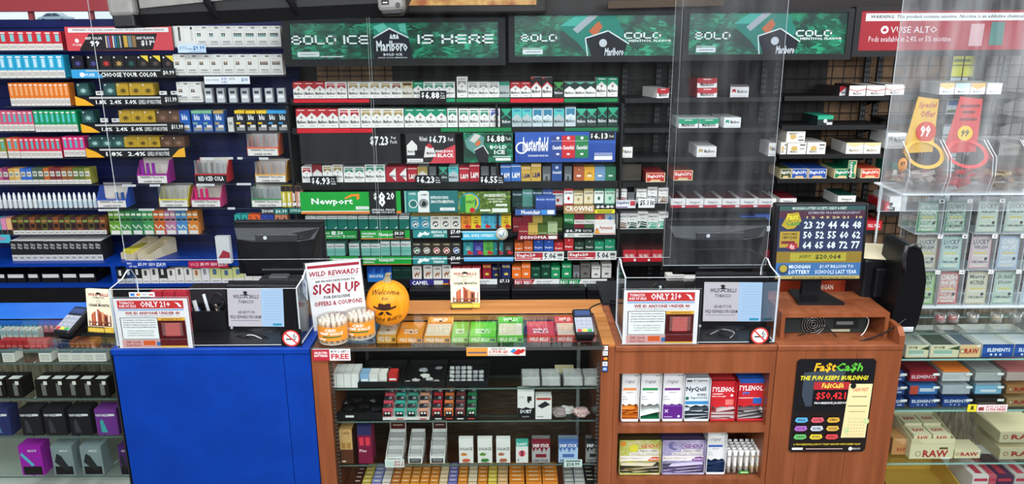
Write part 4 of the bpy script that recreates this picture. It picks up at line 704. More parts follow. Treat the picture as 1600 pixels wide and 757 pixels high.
def vstrip(x0, x1, yt, yb, ops, lab): plate('promo_strip', x0, x1, yt, yb, YP-.03, '#19191b', ops, lab, 'shelf strip')
vstrip(113, 275, 108.5, 122, [('p', [(0,0),(.3,0),(.24,1),(0,1)], '#3a9ad0'), ('c', .1, .4, .28, '#e8f0f4'), ('t', 'VUSE', .12, .2, .22, .55, '#e8f0f4', .02), ('t', 'CHOOSE YOUR COLOR', .28, .12, .82, .66, '#f0f0ee', .04), ('r', .14, .78, .86, .92, '#b8b8b8'), ('t', '$0.99', .88, .3, .99, .85, '#f0f0ee', .02)], 'black and blue strip reading CHOOSE YOUR COLOR')
def vs2(x0, x1, yt, yb, txt, p, lab): vstrip(x0, x1, yt, yb, [('p', [(0,0),(.18,0),(.1,.6),(0,1)], '#e8a82c'), ('r', .14, .72, .84, .90, '#c0c0c0'), ('t', txt, .2, .14, .6, .58, '#f0f0ee', .03), ('t', 'LEVELS OF NICOTINE', .62, .14, .84, .58, '#e0e0de', .02), ('t', p, .88, .3, .995, .85, '#f0f0ee', .03) if p else ('p', [(.86,0),(1,0),(1,1),(.94,.8)], '#e8a82c')], lab)
vs2(119, 278, 150, 165, '1.8%  2.4%  5.0%', '$11.99', 'black nicotine level strip under teal and yellow boxes beside orange boxes')
vs2(128, 288, 193, 207, '1.8%  2.4%  5.0%', '$11.99', 'black nicotine level strip beside the green vape boxes')
vs2(136, 290, 231, 246, '1.8%  2.4%', None, 'black two-level strip with yellow corners beside magenta boxes')
TE, YE, BN = '#2c4f4e', '#b8942c', '#5a4030'
def vrow(spec, yt, yb, rn):
    z = Zat(yb, YP, spec[0][0])
    for i, (x, c) in enumerate(spec):
        if c == 'tag': item('price_tag', x+3, x+15, yb-7, yb, YP+.02, .004, '#d8d8d8', [('r', .2, .4, .6, .7, '#555555')], f'small white price tag, {nth(i+1)} place along the {rn}', 'price tag', 'white price tags on the blue wall', z=z)
        else: item(V, x, x+19, yt, yb, YP, .07, c, vuse({TE: '#9ac0bc', YE: '#5a4418', BN: '#8a6a58'}[c]), {TE: 'dark teal', YE: 'mustard', BN: 'brown'}[c]+f' vape box with flower emblem, {nth(i+1)} place along the {rn}', VC, 'flower emblem boxes along the '+rn, z=z)
vrow([(121, TE), (147, 'tag'), (163, TE), (183, YE), (203, YE), (222, YE), (246, 'tag'), (264, 'tag')], 130, 149.5, 'strip beside the orange boxes')
vrow([(129, TE), (154, 'tag'), (172, 'tag'), (187, YE), (206, YE), (225, YE), (245, BN), (264, BN)], 173, 192, 'strip beside the green boxes')
vrow([(139, TE), (158, TE), (176, TE), (195, YE), (214, YE), (232, YE), (252, BN), (270, BN)], 214, 230.5, 'strip beside the magenta boxes')
for a, c, y, l in ((119, 284, 149.7, 'orange'), (127, 286, 192.2, 'green'), (137, 291, 230.7, 'magenta')): lshelf(a, c, y, f'clear shelf under the flower emblem boxes beside the {l} boxes')
# juul
def jrow(ops, x0, x1, yt, yb, rn):
    z = Zat(yb, YP, x0); w = (x1-x0)/len(ops)
    for i, (o, d) in enumerate(ops): item(V, x0+i*w, x0+(i+1)*w, yt, yb, YP, .05, '#dddbd6', o, f'{d}, {nth(i+1)} in the {rn}', VC, rn, z=z)
jrow([(juuld('#5a5658'), 'white box with dark stick'), (juuld('#c8c6c4'), 'white box with silver stick')]+[(juul(2, '#3a8a88'), 'white box with few teal squares')]*3+[(juul(4, '#3a8a88'), 'white box with many teal squares')]*4, 269.5, 440, 40.5, 74, 'top white row beside the red sign')
jrow([(juul(2), 'white box with few brown squares')]*7+[(juul(4), 'white box with many brown squares')]*2, 273.5, 443, 85, 118, 'middle white row beside black boxes')
jrow([(juul(2), 'white box with few brown squares')]*2, 278.5, 317, 128.5, 160, 'pair above the blue starter boxes')
for i in range(7):
    item('refill_holder', 321+i*18.8, 333+i*18.8, 138, 160, YP+.01, .03, '#b9bcc0', [('r', .2, .62, .8, .8, '#3c4448'), ('r', .14, .3, .86, .5, '#e6e6e6')], f'small grey refill holder, {nth(i+1)} from the white box pair', 'refill holder', 'small grey refill holders', z=Zat(160.3, YP, 380))
plate('price_sign', 278.5, 322, 69.5, 82.5, YP-.03, '#c9dcf0', [('t', 'JUUL', .06, .3, .34, .8, '#5a7a9a', .01), ('t', '$9.99', .55, .25, .97, .85, '#2a6aa8', .02), ('r', .36, .4, .52, .5, '#6a8aaa'), ('r', .4, .1, .95, .15, '#5a7a9a')], 'pale blue 9.99 price sign over the top white boxes')
plate('price_sign', 320, 390.5, 119.5, 131.5, YP-.03, '#e2e6ea', [('t', 'JUUL PODS', .03, .4, .32, .65, '#555a60', .02), ('t', '8.50', .38, .55, .5, .85, '#2a6aa8', .02), ('t', '9.50', .38, .12, .5, .42, '#2a6aa8', .02), ('t', 'JUUL', .55, .5, .68, .8, '#555a60', .02), ('t', '$10', .82, .3, .96, .8, '#2a6aa8', .02)], 'white price sign hanging over the grey refill holders')
z = Zat(206, YP, 350)
for i, (x, base, c) in enumerate(((283, '#1f5aa8', '#1f4a98'), (302, '#1f4fa0', '#7ab08c'), (318, '#1f4fa0', '#7ab08c'), (336, '#2a5898', '#b89a58'), (369, '#23262b', '#e8c030'), (386, '#23262b', '#e8c030'), (403, '#23262b', '#e8c030'), (419, '#23262b', '#3a9ad8'), (435, '#23262b', '#3a9ad8'))):
    item(V, x, x+16, 173, 205.5, YP, .06, base, blu(c), ('blue starter kit box' if x < 360 else 'black starter kit box with coloured top')+f', {nth(i+1)} below the grey refill holders', VC, 'starter kit boxes', top=c, z=z)
item('refill_holder', 357, 366, 184, 205.5, YP, .04, '#c8c8c4', [('r', .2, .5, .8, .7, '#888888')], 'grey refill holder between blue and black starter kit boxes', 'refill holder', z=z)
# small mixed boxes and more rows
cols = ['#b05a7a', '#8c3a6a', '#c8a04c', '#d8b068', '#3a6ac0', '#3a6ac0', '#4a5c4c', '#4a5c4c', '#b8642c', '#7a3438', '#7a3438', '#8a5a34', '#8a5a34', '#5c6e34', '#5c6e34', '#8a8a3c']
z = Zat(288, YP, 70)
for i, c in enumerate(cols):
    x = -2+i*9.1; item(V, x, x+9.1, 263+(i < 6)*1, 287.6, YP, .07, c, [('r', 0, 0, 1, .28, '#d8d4ce'), ('r', .1,.1,.9,.14,'#8a8a88'), ('r', .12, .5, .88, .8, '#dcdcd0' if i % 2 else '#c8d0c0'), ('t', 'BAR', .2, .56, .8, .74, '#3a3a3a', .03)], f'small upright box, {nth(i+1)} of the mixed coloured row over the bottles', VC, 'mixed small boxes over the bottles', z=z)
z = Zat(326, YP, 70); bm_ = {}
for i in range(20):
    x = 2+i*7.8; hh = Zat(302, YP, x)-z; r = .0115
    if i % 3 not in bm_ or True:
        c = ('#c9d0d2', '#b9ccd4', '#c2cdd0')[0 if i < 8 else 1]
    t = thing('dropper_bottle', f'little clear dropper bottle with {"grey" if i < 8 else "pale blue"} label, {nth(i+1)} along its shelf', 'bottle', (Xat(x, YP+.015, z), YP+.015, z), group='little dropper bottles')
    if ('b', c) not in _K:
        m = MB(); m.lathe([(r*.9, 0), (r, .004), (r, hh*.5), (r*.6, hh*.62), (r*.55, hh*.64)], 0, 0, '#cfd6d8', 10); m.lathe([(r*1.02, hh*.1), (r*1.02, hh*.46)], 0, 0, c, 10, closed=False); _K[('b', c)] = m.mesh('bottle_body')
        m = MB(); m.lathe([(r*.75, hh*.6), (r*.7, hh*.78), (r*.2, hh), (0, hh)], 0, 0, '#dfe4e6', 10); _K[('c', c)] = m.mesh('cap')
    for nm, k in (('bottle_body', 'b'), ('cap', 'c')):
        q = bpy.data.objects.new(nm, _K[(k, c)]); C.objects.link(q); q.parent = t
dcols = ['#4a3028', '#5a3424', '#6a4a24', '#5a5a2c', '#4a5a2a', '#5a342c', '#4a3034', '#4a2c2c', '#6a4430', '#7a4a2c', '#3a4a34', '#34503a']
for i in range(16):
    c = dcols[i*3 % 12]; x = 22+i*9.1
    item(V, x, x+9.1, 340, 366, YP, .07, c, [('r', 0, 0, 1, .24, '#d4d2ce'), ('r', .2,.08,.8,.14,'#8a8a88'), ('r', .1, .72, .9, .84, '#a8784a' if i % 2 else '#7a9a4a'), ('r', .15,.4,.85,.62,'#2a2020')], f'dark brown small box, {nth(i+1)} in the clear tray row below the bottles', VC, 'dark small boxes below the bottles', z=Zat(366.3, YP, 100))
for i, c in enumerate(('#58b0b8', '#d88ab0', '#e0b080')):
    item(V, -4+i*8.5, 4+i*8.5, 342, 366, YP, .07, c, [('r', 0, 0, 1, .3, '#2a2a2c')], f'pastel small box with black foot, {nth(i+1)} at the shelf start below the bottles', VC, 'pastel small boxes', z=Zat(366.3, YP, 100))
plate('price_sign', -6, 17, 367, 380, YP-.02, '#4fb8cc', [('t', '3 for', .1, .3, .7, .8, '#e0508c', .04)], 'turquoise price sign with pink figures at the shelf start')
z = Zat(366.4, YP, 240); cs = ['#6a9a3c', '#7aa84a', '#3f8a4a', '#3f8a4a', '#2f7a50', '#2f7a50', '#4a9a5a', '#4a9a5a', '#c8602c', '#d07038', '#b87a9a', '#c88aa8', '#4a8ac0', '#5a94c8', '#d8843a', '#d8843a']
for i, c in enumerate(cs):
    x = 173+i*8.7
    item('stick_box', x, x+8.6, 330, 355, YP+.03, .07, c, [('r', .1, .1+q*.23, .9, .2+q*.23, '#dce4d0' if q % 2 else '#2a3a2a') for q in range(4)], f'upright striped stick box, {nth(i+1)} in the colourful cluster beside the dark boxes', VC, 'colourful stick boxes', z=z)
    if i % 2 == 0: item('stick_box', x, x+17.2, 350, 366, YP-.01, .035, c, [('r', .1, .05, .9, .4, '#dcdad4'), ('l', [(.1,.9),(.4,.55),(.6,.9),(.9,.55)], .08, '#dce4d0')], f'low front stick carton, {nth(i//2+1)} in the colourful cluster beside the dark boxes', VC, 'low stick cartons', z=z)
# display boxes with slanted tops
def display_box(x0, x1, yt, yb, col, n, stick, lab, open_=False, word='WARNING: This product', dark=False, cardb=False):
    z = Zat(yb, YP-.02, (x0+x1)/2); a, c = Xat(x0, YP-.02, z), Xat(x1, YP-.02, z); W = c-a; H = Zat(yt, YP-.02, (x0+x1)/2)-z
    t = thing('display_carton', lab, 'display box', ((a+c)/2, YP-.02, z)); D = .10
    m = MB(); m.box(-W/2, W/2, 0, .003, 0, H*.36, '#dedbd6'); m.ink(Fr((-W/2, 0, 0), (W, 0, 0), (0, 0, H*.36), (0, -1, 0)), ([('r', 0, 0, 1, 1, '#1c1c1e'), ('t', word, .1, .2, .9, .8, '#f0f0ee', .05)] if dark else [('t', word, .1, .55, .9, .9, '#2a2a2a', .03), ('t', 'contains nicotine', .2, .12, .8, .42, '#2a2a2a', .02)])+[('r', 0, .94, 1, 1.12, col)])
    for sx in (-1, 1): m.prism([(0, 0), (D, 0), (D, H*.95), (D*.55, H*.95), (0, H*.36)], sx*W/2-.0015, sx*W/2+.0015, M(col), 'x')
    m.box(-W/2, W/2, D, D+.003, 0, H, col if not cardb else '#d8cfc4'); m.box(-W/2, W/2, 0, D, 0, .002, '#d8cfc4')
    m.box(-W/2, W/2, D*.9, D*.9+.002, H*.3, H*1.02, '#d3ccc2'); m.build('tray_body', t)
    m = MB(); s = .7
    if n:
        for i in range(n):
            q = -W/2+W*(i+.7)/(5.3); m.rbox(q-.0075, q+.0075, .02, .032, H*.2, H*.86, .003, M(stick, .3)); 
            m.build('vape_stick', t); m = MB()
            m.box(q-.004, q+.004, .018, .02, H*.66, H*.84, '#d8d4d0' if not dark else '#5a5a64'); m = MB()
    if not open_:
        m = MB(); m.sheet(-W/2, W/2, .006, .008, H*.36, H, BAG, EDGE); m.build('clear_cover', t, (0, 0, 0))
display_box(387.5, 435, 209.5, 244, '#d8603c', 5, '#d8502c', 'coral display box of five vape sticks on its own short shelf')
display_box(216, 262, 251, 287, '#a02a90', 3, '#8a2a9a', 'magenta display box with three sticks left, beside the mixed small boxes', True)
display_box(306, 355, 251, 285.5, '#b82a30', 5, '#3c3c44', 'red and black cola display box below the flower emblem boxes', word='RED ICED COLA', dark=True)
display_box(400, 447, 253, 285.5, '#dca03a', 5, '#e89a3a', 'golden display box of five amber sticks')
display_box(153, 198, 291, 325, '#2a50b0', 0, '#2a50b0', 'white display box with two blue sticks beside the little bottles', True, cardb=True)
for q in (184, 193):
    m = MB(); p = P(q, 322, YP+.02); m.rbox(-.007, .007, 0, .012, 0, .075, .003, '#2a50a0'); tag(m.build('vape_stick', None, (p.x, YP+.02, Zat(324, YP, 190)+.003)), f'blue vape stick, {"nearer" if q == 184 else "farther"} from the bottles, in the white display box', 'vape stick', 'blue vape sticks')
display_box(250, 294, 292, 324, '#d8c83a', 5, '#d8cc4a', 'yellow display box of five yellow sticks')
display_box(300, 345, 292, 324, '#c83a74', 3, '#c82a6a', 'pink display box with three sticks left, beside the yellow one', True)
display_box(394, 441, 292, 324, '#3a8a4c', 5, '#2a7a44', 'green display box of five green sticks')
for i, (x, c) in enumerate(((441, '#c8b83a'), (449, '#c8b83a'), (457, '#dca088'), (465, '#dca088'))):
    item('stick_box', x, x+7.6, 291, 322, YP-.02, .05, c, [('r', 0, .74, 1, 1, '#2a2024'), ('r', .1, .06, .9, .22, '#e4e0dc'), ('l', [(.5,.3),(.5,.65)], .06, '#f0e8e0')], f'slim {"yellow" if i < 2 else "peach"} and black box, {nth(i+1)} right of the green display box', VC, 'slim yellow and peach boxes', z=Zat(324, YP-.02, 450))
z = Zat(348, YP, 420)
for i, (x, c) in enumerate(((367, '#2fa09c'), (378, '#2fa09c'), (388.5, '#e0622c'), (398, '#e0622c'), (408.5, '#2f4ab0'), (418.5, '#2f4ab0'), (430, '#dc8a6c'), (440, '#dc8a6c'))):
    item('stick_box', x, x+9.6, 336, 347.5, YP, .05, c, [('c', .5, .5, .12, '#1a1a1a') if i in (0, 1, 6, 7) else ('l', [(.25,.8),(.7,.2)], .1, '#1a1a2a')], f'little box lying flat, {nth(i+1)} from the grey card end, below the price signs', VC, 'little flat vape boxes', z=z)
plate('name_sign', 408, 428.5, 326.5, 335.5, YP-.03, '#2c2a2e', [('t', 'ZOOM', .06, .3, .94, .85, '#e8e8ea', .03)], 'grey name sign above the little flat boxes')
plate('price_sign', 429, 450.5, 326, 335.5, YP-.03, '#2a6a62', [('t', '$6.99', .1, .2, .92, .8, '#d8ece8', .02)], 'green 6.99 price sign beside the grey name sign')
plate('price_sign', 452, 471, 325, 334, YP-.03, '#2a6a62', [('t', '2 FOR $1', .1, .25, .92, .75, '#d8ece8', .02)], 'green two-for price sign by the bright green swoosh sign')
for i, (x0, x1, y) in enumerate(((234, 250, 288.5), (405, 419, 246.5), (317, 333, 246.8), (357, 364, 246), (371, 379, 246), (191, 212, 288.8), (307, 335, 287.8), (370, 392, 286.5), (154, 185, 327), (217, 241, 326.5), (262, 293, 326), (356, 367, 324.5))):
    plate('price_tag', x0, x1, y, y+3.2, YP-.03, '#dcdfe2', [('r', .1,.4,.9,.6,'#8a8a8a')], f'tiny white shelf edge tag, {nth(i+1)} counted through the display box shelves', 'price tag', group='shelf edge tags')
# L9: black and white boxes, open trays standing on the blue worktop shelf
z = CABZ; Yb = Yat(407.5, CABZ, 95)
for i in range(14):
    x = 20.5+i*10.1; z9 = z
    item(V, x, x+10.1, 377, 406.5, Yb, .12, '#242426', [('r', 0, 0, 1, .30, '#c8c8c8'), ('r', .2,.1,.8,.2,'#909090'), ('r', .1, .62, .9, .86, '#3a3a3c'), ('t', 'Ultra', .12, .74, .8, .88, '#c8c8c8', .02), ('t', 'Plus', .12, .6, .8, .72, '#c8c8c8', .02)], f'black box with white lid, {nth(i+1)} in the row standing on the blue worktop', VC, 'black boxes with white lids', top='#e4e4e4', z=z9)
def slant_tray(px, yt, yb, lab, inner, content):
    a, c = P(px[0], yb, 3.9), P(px[1], yb, 3.9); Y = Yat(yb, CABZ, px[0]); W = Xat(px[1], Y, CABZ)-Xat(px[0], Y, CABZ)
    t = thing('cardboard_tray', lab, 'tray', ((Xat(px[0], Y, CABZ)+Xat(px[1], Y, CABZ))/2, Y, CABZ), (0, 0, -.35))
    m = MB(); m.tray(-W/2, W/2, 0, .2, 0, .085, .003, '#d8c8a8', fh=.035); m.build('tray_body', t)
    if content: m = MB(); m.rbox(-W/2+.006, W/2-.006, .01, .16, .004, .055, .006, content); m.build('bag_stack', t)
slant_tray((187, 210), 373, 406, 'cream open tray holding a yellow packet on the blue worktop', 0, '#cfc23c')
slant_tray((213, 238), 373, 407, 'empty cream open tray beside the yellow packet tray', 0, None)
# white card end peeking beside the terminal
item('card_box', 340, 362, 370, 392, YP-.1, .03, '#d5d6d8', [('p', [(.1,.2),(.5,.5),(.95,.4),(.95,.2)], '#a83040')], 'grey card with red mark between blue worktop and terminal', 'card', z=CABZ+.0005)
# below worktop: dark trays, small white boxes
for i, (x0, x1) in enumerate(((-14, 10), (13, 40), (45, 62), (67, 95), (99, 122), (125, 150))):
    Y = CABY+.03; z0 = SUBZ; a, c = Xat(x0, Y, z0), Xat(x1+1, Y, z0)
    t = thing('storage_bin', f'low dark bin with white label, {nth(i+1)} in the slot under the blue worktop', 'bin', ((a+c)/2, Y, z0), group='dark bins under the blue worktop')
    m = MB(); m.tray(-(c-a)/2, (c-a)/2, 0, .2, 0, .05, .003, BLACKM); m.build('bin_body', t)
    m = MB(); m.box(-(c-a)/2+.006, (c-a)/2-.008, -.003, -.001, .03, .05, '#dcdcdc'); m.build('label_card', t)
k = [('#222226', '#d8d6d2')]*3+[('#d9d6d0', '#3a3a3e')]*2+[('#2c2c30', '#d8d6d2')]+[('#dcd9d4', '#4a4a50')]*3+[('#dad4c6', '#b06a3a')]+[('#d8dade', '#8a8a8a')]+[('#c8cc8c', '#4a6a8a')]*3+[('#d8d4d0', '#3a3a3a')]*2
Y = CABY+.01; x = 184
for i, (bc, cc_) in enumerate(k):
    w = 18 if 11 <= i <= 13 else 13.2
    item('pod_pack', x, x+w-.5, 419 if i % 3 else 421, 445, Y, .05, bc, [('r', 0, 0, 1, .32, '#dcdad4'), ('r', .15,.1,.85,.16,'#909090'), ('r', .3, .55, .62, .92, cc_)], f'upright pod pack, {nth(i+1)} in the slot under the blue worktop beside the terminal', 'pod pack', 'pod packs under the blue worktop', z=SUBZ); x += w
plate('price_sign', 197, 261, 408.5, 419.5, CABY-.006, '#1c3f9e', [('t', 'NIC', .04, .55, .16, .85, '#e8ecf4', .02), ('t', 'drop', .08, .12, .28, .42, '#e8ecf4', .02), ('t', '$5.99', .30, .3, .52, .8, '#e8ecf4', .03), ('t', '2/$10', .56, .3, .72, .8, '#e8ecf4', .03), ('t', '$24.99', .75, .2, .98, .8, '#e8ecf4', .03)], 'blue price sign on the blue worktop edge')
plate('price_sign', 295, 357, 408.5, 419, CABY-.006, '#b8234a', [('t', 'VICE', .04, .3, .26, .75, '#e8a8b8', .01), ('t', '$5.99', .30, .3, .52, .8, '#f0e8ec', .03), ('t', '2/$10', .56, .3, .72, .8, '#f0e8ec', .03), ('t', '$24.99', .75, .2, .98, .8, '#f0e8ec', .03)], 'crimson price sign on the blue worktop edge')
# ================================================================== BLACK CARTON RACKS (right)
def carton_rack(x0, x1, ys, lab, brackets=()):
    t = thing('carton_rack', lab, 'display rack', (0, 0, 0)); out = {}
    for y in ys:
        z = Zat(y, YP, (x0+x1)/2); a, c = max(Xat(x0, YP, 1.45)+.003, XB1+.024), Xat(x1, YP, 1.45)-.003; m = MB()
        m.box(a, c, YP-.01, 4.325, z-.006, z, BLACKM); m.box(a, c, YP-.014, YP-.01, z-.022, z+.002, BLACKM); m.build('shelf_board', t); out[y] = z
        for xx in (a+.01, c-.014):
            m = MB(); m.prism([(YP+.02, z-.006), (4.31, z-.006), (4.31, z-.07)], xx, xx+.004, BLACKM, 'x'); m.build('bracket', t)
    for xx in (a+.012, c-.045):
        m = MB(); m.box(xx, xx+.03, 4.312, 4.33, .5, 2.0, BLACKM)
        k = .55
        while k < 1.98: m.box(xx+.006, xx+.011, 4.3115, 4.3125, k, k+.014, '#5a5c60'); m.box(xx+.019, xx+.024, 4.3115, 4.3125, k, k+.014, '#5a5c60'); k += .03
        m.build('upright', t)
    return out
SD = carton_rack(968, 1045, (154, 200.5, 246.5, 285), 'narrow black rack of near-empty shelves beside the cigarette packs')
SE = carton_rack(1047, 1214, (152.5, 200, 245.5, 282, 324.5, 362), 'wide black rack holding red, green and open white cartons')
SF = carton_rack(1216, 1378, (150.5, 196, 241, 279, 321, 360), 'black rack holding stacked white and blue cartons above the lottery screen')
SG = carton_rack(1380, 1600, (148, 186, 232, 280, 330), 'black rack by the bright window behind the candy bins')
def rb(c, slant=True): return [('r', 0, 0, 1, .52, '#e2deda'), ('p', [(0,.52),(0,1),(1,1),(1,.52),(.82,.40),(.18,.40)], c), ('r', .3, .82, .7, .9, '#e8d8d4'), ('t', 'Marlboro', .16, .14, .84, .50, '#2a2a2c', .03)]
def wb(c): return [('p', [(.1,.42),(.1,.78),(.3,.78),(.3,.42),(.2,.56)], c), ('t', 'Marlboro', .38, .40, .92, .74, '#4a4846', .02), ('r', .1, .12, .9, .16, '#a8a4a0')]
def mwb(c='#b22a36'): return [('p', [(0,1),(0,.72),(.5,.52),(1,.72),(1,1)], W1), ('l', [(0,.66),(.5,.46),(1,.66)], .07, c), ('t', 'Marlboro', .25, .12, .78, .42, '#7a7876', .02)]
def eg(c): return [('r', 0, 0, 1, 1, '#d8c8a0'), ('r', .04, .07, .96, .95, c), ('p', [(.2,.07),(.8,.07),(.72,.28),(.28,.28)], '#d8b888'), ('t', "Eagle20's", .08, .40, .92, .82, '#f0ece6', .04)]
def nw(c): return [('r', 0, 0, 1, .30, c), ('t', 'Newport', .22, .46, .78, .72, '#4a4a4c', .02), ('r', .36, .36, .64, .4, '#a8a8a8'), ('r', .75, .04, .97, .24, '#e4e4e4')]
def ct(x0, x1, yt, yb, base, ops, lab, grp=None, z=None, D=.2, top=None, rz=0, side=None, dy=0, name='carton', tops=()):
    return item(name, x0, x1, yt, yb, YP+dy, D, base, ops, lab, 'carton', grp, top=top or base, side=side or base, z=z, rot=(0, 0, rz), tops=tops)
RD = '#b02832'; GN = '#12956c'
ct(1018, 1039, 138, 153, '#e0dcd8', rb(RD), 'red and white carton turned askew on the top shelf beside the cigarette packs', z=SD[154], rz=.3, D=.17, side='#e0dcd8', top='#e8e4e0', dy=.02)
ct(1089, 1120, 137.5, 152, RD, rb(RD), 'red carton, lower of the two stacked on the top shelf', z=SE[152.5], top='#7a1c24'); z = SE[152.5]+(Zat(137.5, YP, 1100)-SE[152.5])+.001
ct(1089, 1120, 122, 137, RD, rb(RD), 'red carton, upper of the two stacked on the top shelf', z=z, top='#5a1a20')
ct(1148, 1176, 136, 152, '#dcdad8', wb(RD), 'white carton with small red mark turned askew on the top shelf', z=SE[152.5], rz=-.25, top='#cfc8c4', side='#7a2028', D=.19)
zg = SE[200]; hg = Zat(186, YP, 1075)-zg
for i, (x, k) in enumerate(((1060, 0), (1060, 1), (1092, 0), (1092, 1))): ct(x, x+30.5, 186, 200, '#e0e2de', rb(GN), f'green topped carton, {"upper" if k else "lower"} of the stack {"nearer to" if x < 1080 else "farther from"} the empty rack', 'green topped cartons', z=zg+k*(hg+.001), top='#1c7a5c')
ct(1128, 1155, 184, 199, '#dfe0de', wb(GN), 'white carton with small green mark beside the green topped stacks', z=zg, rz=.08, top='#d0d2ce')
zg = SE[245.5]; hg = Zat(229.5, YP, 1100)-zg
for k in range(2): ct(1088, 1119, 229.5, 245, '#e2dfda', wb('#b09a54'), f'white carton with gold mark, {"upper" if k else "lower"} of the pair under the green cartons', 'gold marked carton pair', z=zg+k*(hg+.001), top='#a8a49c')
ct(1200, 1212, 224, 241, '#dcd9d4', wb('#b09a54'), 'white carton end peeking out at the wide rack edge', z=zg, dy=.02, D=.16)
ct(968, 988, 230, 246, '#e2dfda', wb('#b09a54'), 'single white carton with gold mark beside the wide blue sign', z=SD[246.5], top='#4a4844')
zg = SD[285]; hg = Zat(270.5, YP, 1020)-zg
for k in range(2): ct(1009, 1039, 270.5, 285, RD, eg('#b83430'), f'red and cream carton, {"upper" if k else "lower"} of the pair beside the short tan row', 'red and cream carton pair', z=zg+k*(hg+.001), top='#8a2c24')
b = MB(); a, c = Xat(972, YP, 1.5), Xat(1006, YP, 1.5); b.tray(a, c, YP+.05, YP+.15, SD[285]+.0005, SD[285]+.09, .003, '#4a443c'); 
for q in range(4): b.box(a+.012+q*.026, a+.03+q*.026, YP+.06, YP+.14, SD[285]+.01, SD[285]+.06, '#3a2c24')
tag(b.build('pusher_tray'), 'dark empty pusher tray next to the red and cream carton pair', 'tray')
ct(1052, 1082, 266.5, 282, '#c84a2c', eg('#c43a30'), 'orange carton alone under the gold marked pair', z=SE[282], top='#8a3420')
for i in range(6):
    x = 1043+i*28.3 if i else 1048; ct(x, 1043+(i+1)*28.3-.5, 311, 324, '#e2e0dd', nw('#b02c3a'), f'open white and red carton, {nth(i+1)} from the furrow packs, in the row of open cartons', 'row of open white and red cartons', z=SE[324.5], top='#5a1620', D=.22, tops=[('r', 0, 0, .07, 1, '#c8c4c0'), ('r', .86, 0, 1, 1, '#d0ccc8'), ('r', 0, 0, 1, .05, '#e0dcd8')])
for i, x in enumerate((1216, 1243)):
    if i == 0: ct(1218, 1244, 310, 323, '#e2e0dd', nw('#b02c3a'), 'open white and red carton above the lottery screen corner', z=SF[321], top='#6a1c26', dy=-.002)
ct(1128, 1151, 337.5, 362, '#1a1a1c', [('t', 'CAMEL', .15, .6, .85, .85, '#c8c8c4', .04)], 'black carton peeking above the second terminal', z=SE[362])
ct(1155, 1178, 338, 362, '#2a4a9a', [('t', 'CAMEL', .15, .7, .85, .88, '#d8dce8', .04), ('r', 0, 0, 1, .1, '#d8dce8')], 'blue carton peeking above the second terminal', z=SE[362])
zg = SE[362]; hh = .036
for k in range(4): item('carton', 1180, 1203, 353.5, 362, YP, .2, '#3a5aa4' if k % 2 else '#d8dae0', [('t', 'CAMEL', .15, .3, .85, .75, '#e0e4ee' if k % 2 else '#3a4a7a', .03)], f'thin blue or white carton, {nth(k+1)} up in the stack beside the lottery screen', 'carton', 'thin stack of blue and white cartons', z=zg+k*(Zat(353.5, YP, 1190)-Zat(362, YP, 1190)+.0008), top='#b8bcc8')
# F rack
zf = SF[150.5]; hf = Zat(133.5, YP, 1350)-Zat(149.5, YP, 1350)
for i, (x, k) in enumerate(((1326, 0), (1326, 1), (1353, 0), (1353, 1), (1383, 0), (1383, 1))):
    w = 26 if x == 1326 else 29
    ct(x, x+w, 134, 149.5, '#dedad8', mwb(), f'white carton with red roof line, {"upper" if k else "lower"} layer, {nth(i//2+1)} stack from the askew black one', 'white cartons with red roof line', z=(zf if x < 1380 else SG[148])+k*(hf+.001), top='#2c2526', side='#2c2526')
ct(1299, 1317, 135, 150, '#dedad8', [('p', [(0,.3),(.0,1),(.9,1)], RD), ('t', 'Marlboro', .2, .2, .9, .45, '#3a3a6a', .02)], 'black sided carton with white and red end lying askew', z=zf, rz=.45, side='#231e1f', top='#231e1f', D=.17, dy=.03)
ct(1273, 1299, 181, 195, '#1c2a26', [('r', 0, .62, 1, 1, '#2a9a78'), ('c', .5, .45, .2, '#d8dcd8'), ('r', .6,.06,.95,.3,'#e0e0e0')], 'black carton with turquoise top alone on its shelf', z=SF[196], top='#2fa084', rz=.12, D=.17)
zf = SF[241]; hf = Zat(222.5, YP, 1240)-Zat(240, YP, 1240)
WG = [('p', [(.2,.3),(.2,.62),(.36,.74),(.52,.62),(.52,.3)], '#c8a864'), ('r', .66,.74,.94,.84,'#2a2a2a'), ('r', .66,.4,.9,.55,'#a8a8a4'), ('t', 'Marlboro', .16, .14, .56, .3, '#5a5856', .02)]
for x0, x1, k, l in ((1219, 1228, 0, 'slim white carton end with gold print peeking at the rack edge'), (1229.5, 1259, 0, 'white carton with gold print, lowest of the three-high stack'), (1229.5, 1259, 1, 'white carton with gold print, middle of the three-high stack'), (1229.5, 1259, 2, 'white carton with gold print, topmost of the three-high stack'), (1260, 1289, 0, 'white carton with gold print beside the three-high stack'), (1321, 1348, 0, 'cream carton with pale gold end, nearer the three-high stack'), (1348.5, 1375, 0, 'cream carton with pale gold end, farther from the three-high stack')):
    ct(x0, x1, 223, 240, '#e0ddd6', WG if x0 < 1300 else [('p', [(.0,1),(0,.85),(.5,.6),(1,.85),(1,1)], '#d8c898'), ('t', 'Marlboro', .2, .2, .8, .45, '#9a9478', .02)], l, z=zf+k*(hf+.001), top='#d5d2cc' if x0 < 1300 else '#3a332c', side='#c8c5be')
zf = SF[279]; hf = Zat(263.5, YP, 1250)-Zat(278, YP, 1250); Bc = '#2450a4'
